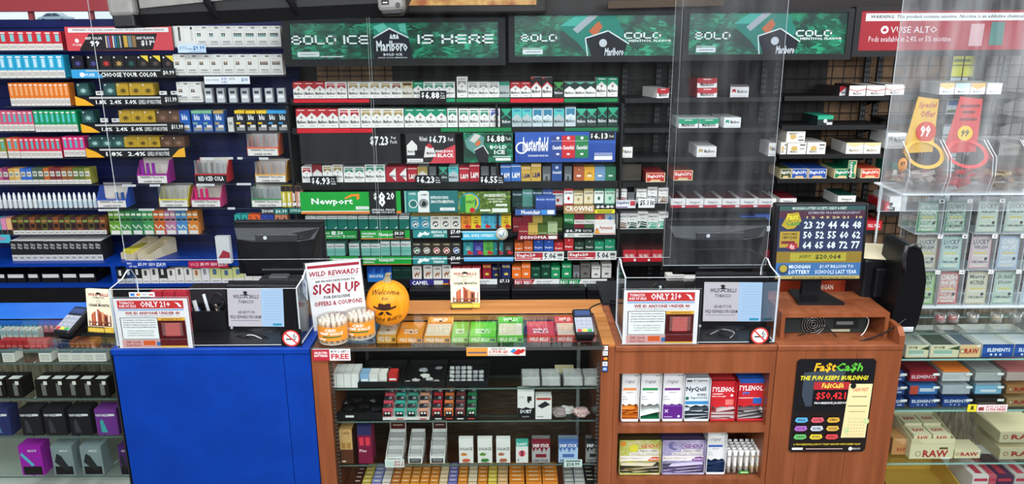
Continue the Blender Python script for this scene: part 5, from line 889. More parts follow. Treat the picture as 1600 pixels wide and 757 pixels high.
for x0, x1, k, c, l in ((1219, 1235.5, 0, '#3a4a2c', 'olive and cream carton at the rack edge'), (1236, 1261, 0, Bc, 'blue and cream carton between the olive one and the blue pair'), (1262, 1291, 0, Bc, 'blue and cream carton, lower of the pair'), (1265, 1294, 1, Bc, 'blue and cream carton, upper of the pair'), (1303, 1328, 0, '#1a7a54', 'green and cream carton lying flat'), (1344, 1374, 0, '#c84a34', 'orange red and cream carton at the shelf end')):
    ct(x0, x1, 264, 278, '#d8c8a0', eg(c), l, z=zf+k*(hf+.001), top=c)
b = MB(); a, c = Xat(1329.5, YP, 1.5), Xat(1342.5, YP, 1.5); H = Zat(248, YP, 1336)-Zat(276, YP, 1336); W = c-a
b.box(-W/2, W/2, 0, .2, 0, H, '#1a6a4a'); b.ink(Fr((W/2, 0, 0), (0, 0, H), (-W, 0, 0), (0, -1, 0)), eg('#1a7a54')); tag(b.build('carton', None, ((a+c)/2, YP, zf)), 'green and cream carton standing on edge', 'carton')
ct(1308, 1336, 306, 321, '#e2e0dd', nw('#1a8a5c'), 'open white and green carton above the lottery screen', z=SF[321], top='#14443a', dy=-.002)
ct(1384, 1414, 208, 231, '#dcdedc', wb('#8a8a8a'), 'white carton standing behind the yellow candy header', z=SG[232])
for i, (x, c) in enumerate(((1467, '#d8b878'), (1491, '#b8ccd8'), (1515, '#d8a868'), (1541, '#e0dede'))): ct(x, x+23, 130, 143, '#e4e4e0', [('p', [(0,1),(0,.7),(.5,.45),(1,.7),(1,1)], c), ('t', 'Marlboro', .2, .15, .8, .4, '#9a9894', .02)], f'pale carton, {nth(i+1)} in the top row by the bright window', 'pale cartons by the bright window', z=SG[148])
for i, (x0, x1, y0, y1, c, l) in enumerate(((1392, 1402, 255, 279, '#1f7a60', 'green carton end behind the candy bins'), (1388, 1415, 308, 329, '#d8dad8', 'white carton behind the ticket racks'), )): ct(x0, x1, y0, y1, c, [('r', .2,.3,.8,.6,'#e0e4e0')], l, z=SG[280] if i == 0 else SG[330])
ct(1353, 1377, 346, 360, '#b8202c', [('t', 'PALL MALL', .1,.3,.9,.7,'#f0e8e4',.02)], 'red carton end just past the lottery screen', z=SF[360])
ct(1381, 1398, 317, 329.5, '#b8202c', [('t', 'ALL', .2,.3,.8,.7,'#f0e8e4',.02)], 'red carton end behind the ticket racks', z=SG[330])
# black boxes stacked low behind the second terminal
for i in range(7):
    x = 1048+i*24; ct(x, x+22, 372, 403, '#2a1216', [('r', 0, 0, 1, .4, '#7a1c26')], f'dark red carton stack end, {nth(i+1)} along the low shelf behind the second terminal', 'dark red cartons on the low shelf', z=ZL4, D=.2)
# ================================================================== THE SERVICE COUNTER
YF, YBK = 2.55, 3.04
ZC = Zat(542, YF, 800)
def X(px, Y=YF, z=None): return Xat(px, Y, ZC if z is None else z)
# blue painted counter
t = thing('service_counter', 'bright blue painted counter front under the first terminal', 'counter', (0, 0, 0))
a, c = X(175), X(483.5)
b = MB(); b.box(a, c, YF+.006, YBK, 0, ZC-.022, BLUE)
for px0, px1 in ((175, 441), (442, 483.5)): b.box(X(px0), X(px1), YF, YF+.006, .02, ZC-.022, BLUE)
b.build('front_panel', t); b = MB(); b.rbox(a-.004, c, YF-.006, YF+.42, ZC-.022, ZC, .003, BLUE); b.build('countertop', t); b = MB(); b.rbox(a, c, YF+.42, YBK+.25, ZC-.02, ZC, .003, BLACK); b.build('work_surface', t)
# middle display case
YG1, YSH = YF+.03, 2.6
t = thing('display_case', 'cherry wood and glass display case in the middle of the counter', 'display case', (0, 0, 0))
l0, l1, r0, r1 = X(485), X(511), X(940), X(961)
b = MB(); b.box(l0, l1, YF, YBK, 0, ZC-.006, WOOD); b.build('side_panel', t); b = MB(); b.box(r0, r1, YF, YBK, 0, ZC-.006, WOOD); b.build('side_panel', t)
yw = Yat(490, ZC)
b = MB(); b.rbox(l0, r1, yw, YBK, ZC-.03, ZC+.002, .003, WOODTOP); b.build('back_ledge', t)
b = MB(); b.box(r0+.005, r1+.002, YF+.01, yw, ZC-.006, ZC+.001, WOODTOP); b.build('edge_strip', t)
BRN = noisy('case_back_brown', '#4e3a2c', '#7a5e46', (4, 2, 30), 3, .35, 5, '#5e4636')
b = MB(); b.box(l1, r0, YBK-.02, YBK, 0, ZC-.03, BRN); b.build('back_panel', t)
b = MB(); b.box(l1, r0, YBK-.06, YBK-.02, Zat(585, YBK-.05), ZC-.03, BLACKM); b.build('shade_strip', t)  # black strip added for the shade in the upper case interior
b = MB(); b.sheet(l0+.004, r0+.004, YF-.004, yw, ZC-.006, ZC, GLASS, GEDGE); b.build('glass_top', t)
b = MB(); b.sheet(l1, r0, YF, YF+.005, .1, ZC-.006, GLASS, GEDGE); b.build('glass_front', t)
b = MB(); b.box(l0, r0+.01, YF-.006, YF-.003, ZC-.012, ZC+.001, STEEL); b.build('metal_rim', t)
ZS = [Zat(605, YSH), Zat(656, YSH), Zat(724, YSH)]
ZU = ZC-.05
b = MB(); b.sheet(l1+.002, r0-.002, Yat(546, ZU), YBK-.062, ZU-.005, ZU, GLASS, GEDGE); b.build('glass_shelf', t)
for z in ZS: b = MB(); b.sheet(l1+.002, r0-.002, YSH-.008, YBK-.062, z-.006, z, GLASS, GEDGE); b.build('glass_shelf', t)
for x in (l1+.05, r0-.05): b = MB(); b.box(x, x+.014, YBK-.075, YBK-.061, .2, ZU-.01, STEEL); b.build('shelf_standard', t)
for x in (l1+.001, r0-.011):
    b = MB()
    for q in range(40): b.box(x, x+.01, YF+.02, YF+.026, .3+q*.016, .308+q*.016, STEEL)
    b.build('slotted_strip', t)
b = MB(); zd = Zat(775, YSH); b.box(l1, r0, YF+.006, YBK-.02, zd-.02, zd, WOOD); b.build('case_deck', t)
# wood shelf unit
t = thing('shelf_unit', 'cherry wood shelf counter holding medicine and gummy dispensers', 'counter', (0, 0, 0))
u0, u1 = X(961.5), X(1214.5); zz = lambda y, x=1080: Zat(y, YF, x)
o0, o1 = X(970), X(1207)
b = MB(); b.box(u0, o0, YF, YBK, 0, ZC-.02, WOOD); b.build('side_panel', t); b = MB(); b.box(o1, u1, YF, YBK, 0, ZC-.02, WOOD); b.build('side_panel', t)
b = MB(); b.box(o0, o1, YF, YBK, zz(584), ZC-.02, WOOD); b.build('apron', t)
b = MB(); b.box(o0, o1, YBK-.16, YBK-.14, 0, zz(584), WOOD); b.build('back_panel', t)
ZW1, ZW2 = zz(666), zz(750)
b = MB(); b.box(o0, o1, YF, YBK-.16, zz(677), ZW1, WOOD); b.build('shelf_board', t); b = MB(); b.box(o0, o1, YF, YBK-.16, ZW2-.05, ZW2, WOOD); b.build('shelf_board', t)
b = MB(); b.rbox(u0, u1, YF-.006, YF+.42, ZC-.02, ZC, .003, WOOD); b.build('countertop', t); b = MB(); b.rbox(u0+.01, u1, YF+.42, YBK+.25, ZC-.018, ZC, .003, BLACK); b.build('work_surface', t)
# lottery counter
t = thing('lottery_counter', 'plain cherry wood counter carrying the lottery screen box', 'counter', (0, 0, 0))
v0, v1 = X(1215), X(1411)
b = MB()
for p0, p1 in ((1215, 1260), (1260.6, 1340), (1340.6, 1411)): b.box(X(p0), X(p1), YF-.004, YF+.02, 0, ZC-.02, WOOD)
b.box(v0+.01, v1-.01, YF+.02, YBK, 0, ZC-.02, WOOD); b.build('front_panel', t)
b = MB(); b.rbox(v0, v1, YF-.008, YBK+.1, ZC-.02, ZC, .003, WOOD); b.build('countertop', t)
b = MB(); b.prism([(YF-.008, ZC), (YBK, ZC), (YBK, ZC+.06), (YF+.02, ZC+.06), (YF-.008, ZC+.035)], v1-.02, v1, WOOD, 'x'); b.build('side_lip', t)
# ---- poster on lottery counter
z0, z1 = Zat(706, YF-.006, 1300), Zat(561, YF-.006, 1300); a, c = Xat(1241, YF-.006, .8), Xat(1363, YF-.006, .8); W, H = c-a, z1-z0
b = MB(); b.prism([(-W/2+.01, 0), (W/2-.01, 0), (W/2, .01), (W/2, H-.01), (W/2-.01, H), (-W/2+.01, H), (-W/2, H-.01), (-W/2, .01)], -.002, .002, M('#1b1416', .2, coat=.5))
o = [('r', .02, .44, .98, .98, '#16161a'), ('p', [(.10,.62),(.10,.86),(.62,.90),(.62,.50),(.16,.50)], '#3a4450'), ('t', 'Fa$t', .22, .86, .50, .96, '#f0b428', .05, .2), ('t', 'Ca$h', .50, .86, .84, .96, '#5ab83a', .05, .2), ('t', 'THE FUN KEEPS BUILDING!', .06, .78, .92, .83, '#f0e034', .03, .2),
     ('r', .24, .50, .70, .76, '#121214'), ('r', .24, .68, .70, .76, '#b02c34'), ('t', 'Fa$tCa$h', .34, .69, .62, .75, '#e8d850', .04, .2), ('t', '$50,421', .28, .565, .66, .655, '#e83434', .02), ('t', 'PROGRESSIVE JACKPOT', .27, .52, .68, .55, '#f0f0f0', .03),
     ('p', [(.66,.16),(.69,.74),(.985,.74),(.975,.16)], '#ead9a2'), ('t', 'CASH FAST', .74, .66, .94, .70, '#d84a34', .02), ('r', .74, .60, .93, .61, '#8a7a5a'), ('r', .70, .50, .95, .51, '#8a7a5a'), ('r', .72, .44, .93, .45, '#b8a878'), ('c', .72, .24, .03, '#c8d89a'), ('c', .96, .34, .03, '#c8d89a'), ('c', .74, .72, .028, '#1c1c1e'),
     ('t', 'A PROGRESSIVE JACKPOT THAT GROWS WITH EVERY PLAY', .05, .075, .93, .10, '#e8c83c', .03, .2), ('r', .04, .03, .18, .055, '#dcdcdc'), ('r', .22, .035, .70, .045, '#c8a8a8'), ('c', .80, .04, .02, '#e8e8e0'), ('t', 'MICHIGAN LOTTERY', .83, .03, .93, .05, '#d8d8d8', .02)]
for i, (c1, tx) in enumerate((('#5ab0d8', 'WILD'), ('#e0606a', 'PLATTER'), ('#d8a83c', 'JUMBO'), ('#b06ac0', 'SOX'), ('#c8d0dc', 'SILVER'), ('#d8b04a', 'GOLD'), ('#6ac06a', 'CASH'), ('#e0c83c', 'WORD'), ('#d84a4a', 'LUCKY 7'))):
    x = .04+(i % 3)*.205; y = .34-(i//3)*.09; o += [('p', [(x, y+.01), (x+.02, y+.045), (x+.15, y+.045), (x+.17, y+.01), (x+.13, y-.01), (x+.03, y-.01)], c1), ('t', tx, x+.03, y+.004, x+.14, y+.032, '#3a2a3a', .03)]
for r_ in range(6):
    for q in range(6): o.append(('r', .72+q*.038, .20+r_*.036, .733+q*.038, .205+r_*.036, '#7a6a4a'))
b.ink(Fr((-W/2, -.002, 0), (W, 0, 0), (0, 0, H), (0, -1, 0)), o, 1); tag(b.build('poster', None, ((a+c)/2-.003, YF-.007, z0)), 'dark jackpot poster with red 50,421 digits on the wooden counter front', 'poster')
# ---- screen box on the lottery counter
yb0 = YF+.06; zb1 = Zat(490, yb0, 1305); x0, x1 = Xat(1222, yb0, zb1), Xat(1391, yb0, zb1); yb1 = Yat(456, zb1, 1290)
t = thing('monitor_riser', 'open cherry wood riser box with a small computer inside', 'riser box', (0, 0, 0))
for nm, q in (('top_board', (x0, x1, yb0, yb1, zb1-.016, zb1)), ('side_board', (x0, x0+.014, yb0, yb1, ZC, zb1-.016)), ('side_board', (x1-.014, x1, yb0, yb1, ZC, zb1-.016))):
    b = MB(); b.box(*q, WOOD); b.build(nm, t)
t = thing('computer', 'small dark computer with round fan grille inside the wooden riser', 'computer', ((x0+x1)/2, yb0+.05, ZC))
w = (x1-x0)/2-.02; h = zb1-ZC-.022
b = MB(); b.rbox(-w, w*.8, 0, .17, 0, h, .004, M('#2a302f', .4)); b.box(w*.1, w*.62, -.002, 0, h*.25, h*.75, '#1a1e1e'); b.box(w*.15, w*.5, -.004, -.002, h*.45, h*.62, '#6a706c'); b.box(w*.05, w*.45, -.003, -.0, h*.08, h*.2, '#a8a48a'); b.build('case', t)
for q in range(5):
    r = .008+q*.0085; b = MB(); b.tube([(-.06+r*math.cos(PI*k/10), -.006, h*.5+r*math.sin(PI*k/10)) for k in range(21)], .0012, M('#b8bab8', .3, .8), 5); b.build('fan_ring', t)
b = MB(); b.disc((-.06, -.0015, h*.5), (.044, 0, 0), (0, 0, .044), '#0c0c0d'); b.build('fan_opening', t)
def cable(pts, r, col, lab, n=8):
    pts = [Vector(p) for p in pts]; out = []
    for i in range(len(pts)-1):
        p0, p1, p2, p3 = pts[max(i-1, 0)], pts[i], pts[i+1], pts[min(i+2, len(pts)-1)]
        for k in range(n):
            s = k/n; out.append(.5*((2*p1)+(-p0+p2)*s+(2*p0-5*p1+4*p2-p3)*s*s+(-p0+3*p1-3*p2+p3)*s**3))
    out.append(pts[-1]); m = MB(); m.tube(out, r, M(col, .4), 6); return tag(m.build('cable'), lab, 'cable')
cable([P(1240, 528, yb0+.02), P(1262, 520, yb0+.03), P(1290, 512, yb0+.02), P(1312, 533, yb0+.01)], .002, '#101012', 'black cable looping over the fan grille in the riser')
cable([P(1332, 534, yb0+.01), P(1350, 520, yb0+.03), P(1357, 500, yb0+.04), P(1345, 492, yb0+.06)], .002, '#c8c8c4', 'white cable bending inside the wooden riser')
cable([P(1336, 536, YF+.03), P(1375, 524, YF+.04), P(1402, 508, YF+.05), P(1440, 478, YF+.2)], .003, '#101012', 'black cable running from riser to the black lottery terminal')
# ---- lottery monitor
ym = Yat(470, zb1, 1280)
t = thing('lottery_monitor', 'black lottery monitor showing three rows of white numbers', 'monitor', (Xat(1279, ym, 1.3), ym, zb1))
W = Xat(1350, ym, 1.3)-Xat(1206, ym, 1.3); zl = Zat(438, ym, 1280)-zb1; H = Zat(319, ym, 1280)-zb1-zl
h = MB(); h.rbox(-W/2, W/2, -.012, .03, 0, H, .006, BLACK); hd = h.build('bezel', t, (0, 0, zl), (-.06, 0, 0))
m = MB(); w2, h2 = W*.92, H*.94; m.box(-w2/2, w2/2, -.0135, -.012, H*.03, H*.03+h2, '#16204a')
s_ = lambda c, e=.55: M(c, .3, em=e)
o = [('r', 0, .25, 1, .94, s_('#27325e', .6)), ('r', 0, .84, 1, .94, s_('#5a2a44', .5)), ('r', 0, .94, 1, 1, s_('#3a6a6a', .5)), ('r', 0, 0, 1, .045, s_('#c8b868', .6)), ('r', 0, .045, 1, .225, s_('#3a74b4', .65)), ('r', 0, .225, 1, .38, s_('#a88c28', .5)), ('r', .16, .25, .82, .36, s_('#c4bc3c', .55)),
     ('t', 'MICHIGAN LOTTERY ACCEPTS CREDIT & DEBIT', .15, .952, .78, .99, s_('#d8e8e4', .7), .02), ('t', 'ESTIMATED PROGRESSIVE JACKPOT', .34, .885, .94, .925, s_('#b8c4e0', .6), .02), ('t', '1 2  4 5 20 21  10', .32, .83, .97, .865, s_('#e8d8a0', .6), .03)]
for r_, nums in enumerate((('23', '29', '44', '46', '48'), ('50', '52', '55', '60', '62'), ('64', '65', '68', '72', '77'))):
    for q, n_ in enumerate(nums): o.append(('t', n_, .295+q*.142, .695-r_*.137, .395+q*.142, .795-r_*.137, s_('#d8ecec', .8), .03))
o += [('p', [(.03,.74),(.10,.90),(.22,.92),(.26,.80),(.18,.70),(.10,.69)], s_('#c8b02c', .6)), ('t', 'Fast', .08, .82, .22, .90, s_('#e8e03c', .7), .05, .2), ('t', 'Cash', .08, .74, .24, .81, s_('#3aa04a', .6), .05, .2), ('r', .02, .44, .25, .66, s_('#c8a838', .6)), ('t', 'DRAW NUMBER', .05, .61, .22, .64, s_('#4a3a1c', .3), .03), ('t', '1891205', .05, .555, .22, .60, s_('#2a2a1c', .3), .03), ('r', .04, .49, .2, .53, s_('#8a2a34', .5)), ('p', [(.10,.44),(.14,.5),(.22,.5),(.24,.44),(.18,.4)], s_('#b82c3c', .6)), ('t', '4x', .14, .42, .20, .49, s_('#f0d8d8', .7), .03),
      ('t', 'JACKPOT', .26, .28, .40, .34, s_('#4a4a20', .3), .02, .2), ('t', '$20,064', .45, .27, .75, .345, s_('#3a3a20', .3), .02), ('c', .085, .135, .075, s_('#2a4a78', .5)), ('c', .085, .15, .05, s_('#c8b43c', .6)), ('t', 'MICHIGAN', .15, .15, .40, .20, s_('#e0ecf4', .8), .03), ('t', 'LOTTERY', .15, .075, .40, .13, s_('#e0ecf4', .8), .03), ('t', '$1.07 BILLION TO', .51, .15, .91, .20, s_('#e0ecf4', .8), .01), ('t', 'SCHOOLS LAST YEAR', .46, .075, .95, .13, s_('#e0ecf4', .8), .01), ('t', 'MICHIGAN PROBLEM GAMBLING HELPLINE 1-800-270-7117', .2, .01, .94, .035, s_('#3a3420', .3), .02)]
m.ink(Fr((-w2/2, -.0135, H*.03), (w2, 0, 0), (0, 0, h2), (0, -1, 0)), o); m.build('screen', hd)
m = MB(); m.box(-.03, .04, .02, .045, .012, zl+.06, BLACK); m.build('neck', t, (0, .02, 0)); 
m = MB(); m.prism([(-.075, -.05), (.095, -.055), (.06, .10), (-.06, .10)], 0, .012, BLACK, 'z'); m.build('base', t)
plate('name_board', 1215, 1325, 437, 457, 2.92, '#a83c20', [('t', 'MICHIGAN', .48, .2, .78, .6, '#e8d8c8', .03)], 'orange red board standing behind the lottery monitor', 'board', D=.01)
# ---- ticket terminal (black) right of riser
yl = 2.64
t = thing('lottery_terminal', 'tall curved black lottery terminal seen from its back', 'terminal', (Xat(1424, yl, 1.2), yl, ZC))
hh = Zat(383, yl, 1424)-ZC
m = MB(); w = (Xat(1449, yl, 1.2)-Xat(1402, yl, 1.2))/2
pr = [(-w, .02), (-w*.9, 0), (w*.55, 0), (w*.8, hh*.12), (w, hh*.4), (w*.95, hh*.62), (w*.55, hh*.88), (w*.3, hh*.96), (-w*.5, hh), (-w*.7, hh*.98)]
m.prism(pr, 0, .16, M('#101012', .3)); m.build('housing', t)
m = MB(); m.tube([(-w*.55, .0, hh*.7), (-w*.85, -.01, hh*.86), (-w*.7, -.005, hh*.985), (-w*.2, .0, hh*1.0), (w*.3, 0, hh*.97)], .008, M('#2a2a2c', .2), 8); m.build('curved_cowl', t)
m = MB(); m.box(-w*.3, w*.55, -.002, 0, .012, .03, '#d8dadc'); m.disc((-w*.55, -.0015, .02), (.006, 0, 0), (0, 0, .006), '#c8cacc', 12); m.build('label_plate', t)
t = thing('ticket_printer', 'black ticket printer with cream paper lying on top, beside the lottery screen', 'printer', (Xat(1372, 2.78, 1.2), 2.78, ZC+.0))
m = MB(); h0 = Zat(470, 2.78, 1370)-ZC; h1 = Zat(405, 2.78, 1370)-ZC; m.rbox(-.055, .07, 0, .15, 0, h1, .012, M('#17181a', .35)); m.rbox(-.02, .06, -.03, .02, h0+.02, h1-.03, .006, BLACK); m.build('printer_body', t)
m = MB(); m.add([(-.06, .0, h1+.002), (.05, -.03, h1+.002), (.075, .09, h1+.03), (-.04, .12, h1+.03), (-.06, .0, h1+.004), (.05, -.03, h1+.004), (.075, .09, h1+.032), (-.04, .12, h1+.032)], [(0,1,2,3), (4,5,6,7), (0,1,5,4), (1,2,6,5), (2,3,7,6), (3,0,4,7)], '#d9cfae'); m.build('paper', t)
# ================================================================== TERMINALS
def logo_ops(k=s_):
    return [('r', 0, 0, .60, 1, k('#c2c0c8', .75)), ('r', .60, 0, 1, 1, k('#a8c8e8', .75)), ('t', 'WILD', .10, .74, .27, .84, k('#3a3444', .2), .02), ('t', 'BILLS', .40, .74, .56, .84, k('#3a3444', .2), .02), ('p', [(.24,.83),(.30,.85),(.28,.92),(.32,.94),(.36,.92),(.35,.85),(.41,.83),(.33,.81)], k('#2c2834', .2)), ('p', [(.31,.80),(.26,.74),(.31,.76),(.325,.79),(.34,.76),(.39,.74),(.34,.80)], k('#2c2834', .2)), ('t', 'TOBACCO', .19, .61, .47, .70, k('#3a3444', .2), .02), ('t', 'ASK ABOUT OUR', .18, .34, .48, .42, k('#54405c', .2), .02), ('t', 'WILD REWARDS PROGRAM', .03, .21, .59, .30, k('#54405c', .2), .02), ('r', .05, .155, .56, .165, k('#6a5a70', .2)), ('r', .80, .03, .96, .09, k('#2a9ac0', .7))]+[('r', .66, .9-i*.07, .96, .905-i*.07, k('#88a8c8', .6)) for i in range(11)]
def customer_display(px0, px1, py0, py1, sc, lab):
    Y = 2.72; z1_ = Zat(py0, Y, px0); z0_ = Zat(py1, Y, px0); a, c = Xat(px0, Y, z0_), Xat(px1, Y, z0_); W, H = c-a, z1_-z0_
    t = thing('customer_display', lab, 'display', ((a+c)/2, Y, ZC)); zl = z0_-ZC
    m = MB(); m.rbox(-W/2, W/2, -.01, .025, 0, H, .008, M('#111113', .3)); m.box(-W/2+.004, W/2-.004, .02, .03, H*.86, H*1.04, '#1c1c1f'); fr_ = m.build('bezel', t, (0, 0, zl), (-.12, .012, 0))
    A = [-W/2+(sc[0]-px0)/(px1-px0)*W, -W/2+(sc[1]-px0)/(px1-px0)*W, H*(py1-sc[3])/(py1-py0), H*(py1-sc[2])/(py1-py0)]
    m = MB(); m.box(A[0], A[1], -.0115, -.01, A[2], A[3], '#222222'); m.ink(Fr((A[0], -.0115, A[2]), (A[1]-A[0], 0, 0), (0, 0, A[3]-A[2]), (0, -1, 0)), logo_ops()); m.disc((-W/2+.02, -.0115, .02), (.005, 0, 0), (0, 0, .005), '#b8babc', 14); m.build('screen', fr_)
    m = MB(); m.prism([(-.06, 0), (.06, 0), (.03, zl+.03), (-.03, zl+.03)], .03, .05, BLACK); m.build('stand', t); m = MB(); m.lathe([(.075, 0), (.075, .008), (.05, .014), (0, .014)], 0, .03, BLACK, 24); m.build('base', t)
customer_display(356, 467, 447, 520, (360, 446, 453, 510), 'customer display showing a program notice, on the blue counter')
customer_display(1084, 1197, 434, 517, (1096, 1186, 443, 502), 'customer display showing a program notice, on the wooden counter')
def pos(px0, px1, yt, lab, sgn=1, Y=3.1):
    zt_ = Zat(yt, Y, px0); a, c = Xat(px0, Y, zt_), Xat(px1, Y, zt_); W = c-a; H = .235; z0 = ZC
    t = thing('sales_terminal', lab, 'terminal', ((a+c)/2, Y, z0)); zt2 = zt_-z0
    m = MB(); g = M('#454548', .35); k = M('#17171a', .3)
    # shell seen from behind: bevelled wedge
    n = [(-W/2, zt2-.012), (W/2, zt2-.012), (W/2-.02, zt2-H), (-W/2+.04, zt2-H)]; f = [(-W*.42, zt2-.065), (W*.42, zt2-.065), (W*.34, zt2-H+.02), (-W*.34, zt2-H+.02)]
    vs = [(x, .045, z) for x, z in n]+[(x, 0.0, z) for x, z in [(-W*.47, zt2-.022), (W*.47, zt2-.022)]+n[2:]]+[(x, -.03, z) for x, z in f]
    m.rbox(-W/2, W/2, .03, .055, zt2-H, zt2, .006, k)
    m.add(vs, [(0,1,5,4),(1,2,6,5),(2,3,7,6),(3,0,4,7),(4,5,9,8),(5,6,10,9),(6,7,11,10),(7,4,8,11),(8,9,10,11)], k)
    m.add([(-W*.47, -.0015, zt2-.024), (W*.47, -.0015, zt2-.024), (W*.42, -.0315, zt2-.064), (W*.25, -.0325, zt2-.075), (-W*.25, -.0325, zt2-.075), (-W*.42, -.0315, zt2-.064)], [(0,1,2,3,4,5)], g)
    m.box(-W*.18, W*.42, -.033, -.031, zt2-H+.035, zt2-H+.043, '#4a4a4d'); sh = m.build('screen_shell', t, (0, 0, 0))
    m = MB(); m.rbox(-W*.22, W*.24, -.036, -.026, zt2-.072, zt2-.042, .004, M('#434347', .3, .3)); m.disc((-W*.11, -.037, zt2-.057), (.008, 0, 0), (0, 0, .008), '#d8dade', 16); m.build('logo_bar', t)
    m = MB(); m.prism([(-.02, .0), (.13, 0), (.13, .03), (.06, .05), (.045, zt2-H+.06), (.005, zt2-H+.06)], -.06, .06, k, 'x'); m.build('neck', t, (0, -.02, 0)); m = MB(); m.rbox(-.1, .1, -.06, .12, 0, .02, .006, k); m.build('base', t)
    m = MB(); m.rbox(-.085+.03*sgn, .085+.03*sgn, -.14, -.06, 0, zt2-H+.03, .012, M('#252528', .4)); m.rbox(-.04+.03*sgn, .04+.03*sgn, -.145, -.1, zt2-H+.015, zt2-H+.045, .006, g); m.build('printer_mount', t)
pos(361, 503, 348, 'black sales terminal seen from behind, near the blue wall', 1)
pos(1041, 1204, 345, 'black sales terminal seen from behind, in front of the carton rack', .3)
# counter guards
def guard(px0, px1, ytop, lab, no_smoke, notice, xs0, xs1):
    Y = YF+.012; z1_ = Zat(ytop, Y, (px0+px1)/2); a, c = Xat(px0, Y, ZC), Xat(px1, Y, ZC); H = z1_-ZC
    t = thing('counter_guard', lab, 'acrylic guard', (0, 0, 0))
    m = MB(); m.sheet(a, c, Y, Y+.005, ZC+.006, ZC+H, ACRYL, AEDGE); m.build('front_pane', t)
    for x in (a, c-.005):
        m = MB(); pts = [(Y+.006, ZC+.006), (Y+.20, ZC+.006), (Y+.20, ZC+H*.9), (Y+.168, ZC+H+.022), (Y+.14, ZC+H+.026), (Y+.10, ZC+H+.008), (Y+.006, ZC+H)]
        n = len(pts); vs = [(x, p, q) for p, q in pts]+[(x+.005, p, q) for p, q in pts]; m.add(vs, [tuple(range(n)), tuple(range(2*n-1, n-1, -1))], ACRYL); m.add(vs, [(i, i+n, (i+1) % n+n, (i+1) % n) for i in range(n)], AEDGE); m.build('side_pane', t)
    m = MB(); m.box(a, c, Y, Y+.40, ZC+.0005, ZC+.0055, M('#141417', .4)); m.box(xs0 and Xat(xs0, Y, ZC) or a, c-.01, Y+.385, Y+.395, ZC+.006, ZC+.03, M('#141417', .4)); m.build('black_tray', t)
    px, py, pr_ = no_smoke; p = P(px, py, Y-.001); r = .032
    m = MB(); m.box(-r*1.15, r*1.15, 0, .001, -r*1.1, r*1.1, '#111113'); fr_ = Fr((-r, 0, -r), (2*r, 0, 0), (0, 0, 2*r), (0, -1, 0))
    m.ink(fr_, [('c', .5, .5, .5, '#c83a34'), ('c', .5, .5, .41, '#e8e8e6'), ('r', .2, .40, .62, .48, '#1a1a1c'), ('r', .66, .40, .74, .48, '#1a1a1c'), ('l', [(.6,.56),(.7,.6),(.62,.66),(.72,.72),(.66,.78)], .035, '#1a1a1c'), ('l', [(.68,.52),(.8,.58),(.76,.66)], .035, '#1a1a1c'), ('l', [(.2,.8),(.8,.2)], .085, '#c83a34')]); m.build('no_smoking_sticker', t, tuple(p))
    # notice sheet in its holder
    n0, n1, nt, nb = notice; Yn = Y-.006; zb_ = max(Zat(nb, Yn, n0), ZC+.001); zt_ = Zat(nt, Yn, n0); W = Xat(n1, Yn, ZC)-Xat(n0, Yn, ZC); Hn = zt_-zb_; xx = (Xat(n0, Yn, ZC)+Xat(n1, Yn, ZC))/2
    t2 = thing('notice_holder', f'21+ tobacco age notice in a clear holder on the {"blue" if n0 < 500 else "wooden"} counter', 'sign holder', (xx, Yn, zb_))
    m = MB(); m.box(-W/2, W/2, -.001, 0, 0, Hn, '#e8e6e4')
    o = [('r', .05, .80, .94, .96, '#c83434'), ('t', 'TOBACCO', .08, .885, .28, .94, '#f0f0ee', .04), ('t', 'AGE OF SALE', .07, .825, .30, .875, '#f0f0ee', .04), ('t', 'ONLY 21+', .36, .825, .76, .945, '#f4f2f0', .05), ('p', [(.82,.93),(.88,.91),(.92,.83),(.88,.83),(.86,.88)], '#f0f0ee'),
         ('r', .05, .76, .94, .795, '#9ab8d8'), ('t', 'WE ID ANYONE UNDER 40', .14, .68, .88, .74, '#a83a34', .05), ('t', 'BUYING FOR MINORS COULD COST YOU', .16, .645, .88, .665, '#a8a8a8', .02), ('r', .06, .18, .57, .62, '#3a4a40'), ('r', .07, .19, .56, .61, '#eceeea'),
         ('r', .57, .18, .94, .62, '#4a0f14'), ('r', .57, .56, .94, .62, '#d8a83c'), ('t', 'DIFFERENT BUYS', .62, .57, .9, .6, '#6a2a1c', .02), ('r', .66, .24, .86, .5, '#a83a3a'), ('r', .05, .02, .94, .17, '#c89a94'), ('t', 'Gift Cards', .10, .10, .30, .155, '#8a3a3a', .02), ('t', 'Sold Here!', .10, .04, .30, .09, '#8a3a3a', .02), ('r', .34, .06, .50, .155, '#c85a2c'), ('r', .52, .05, .64, .13, '#3a6a9a'), ('r', .57, .02, .94, .05, '#d8a83c'), ('r', .57, .05, .94, .18, '#5a1a1c')]
    for i, s in enumerate(('The purchase of tobacco products by', 'anyone under 21 years of age and the', 'provision of tobacco products to anyone', '21 and under are prohibited by law')): o.append(('t', s, .10, .56-i*.048, .54, .588-i*.048, '#3a3a3c', .03))
    for i, s in enumerate(('A minor unlawfully purchasing', 'or using tobacco products is', 'subject to criminal penalties')): o.append(('t', s, .14, .345-i*.045, .50, .37-i*.045, '#4a6a5a', .02))
    for i in range(9): o.append(('r', .62, .27+i*.03, .90, .275+i*.03, '#d8b0a8'))
    m.ink(Fr((-W/2, -.001, 0), (W, 0, 0), (0, 0, Hn), (0, -1, 0)), o); m.build('notice_sheet', t2)
    m = MB(); m.sheet(-W/2-.006, W/2+.006, -.005, -.003, -.0, Hn+.006, ACRYL, AEDGE); m.build('clear_holder', t2); return t
guard(183, 471, 452, 'clear acrylic guard box with black tray on the blue counter', (455, 529, 15), (188, 302, 467, 544), None, None)
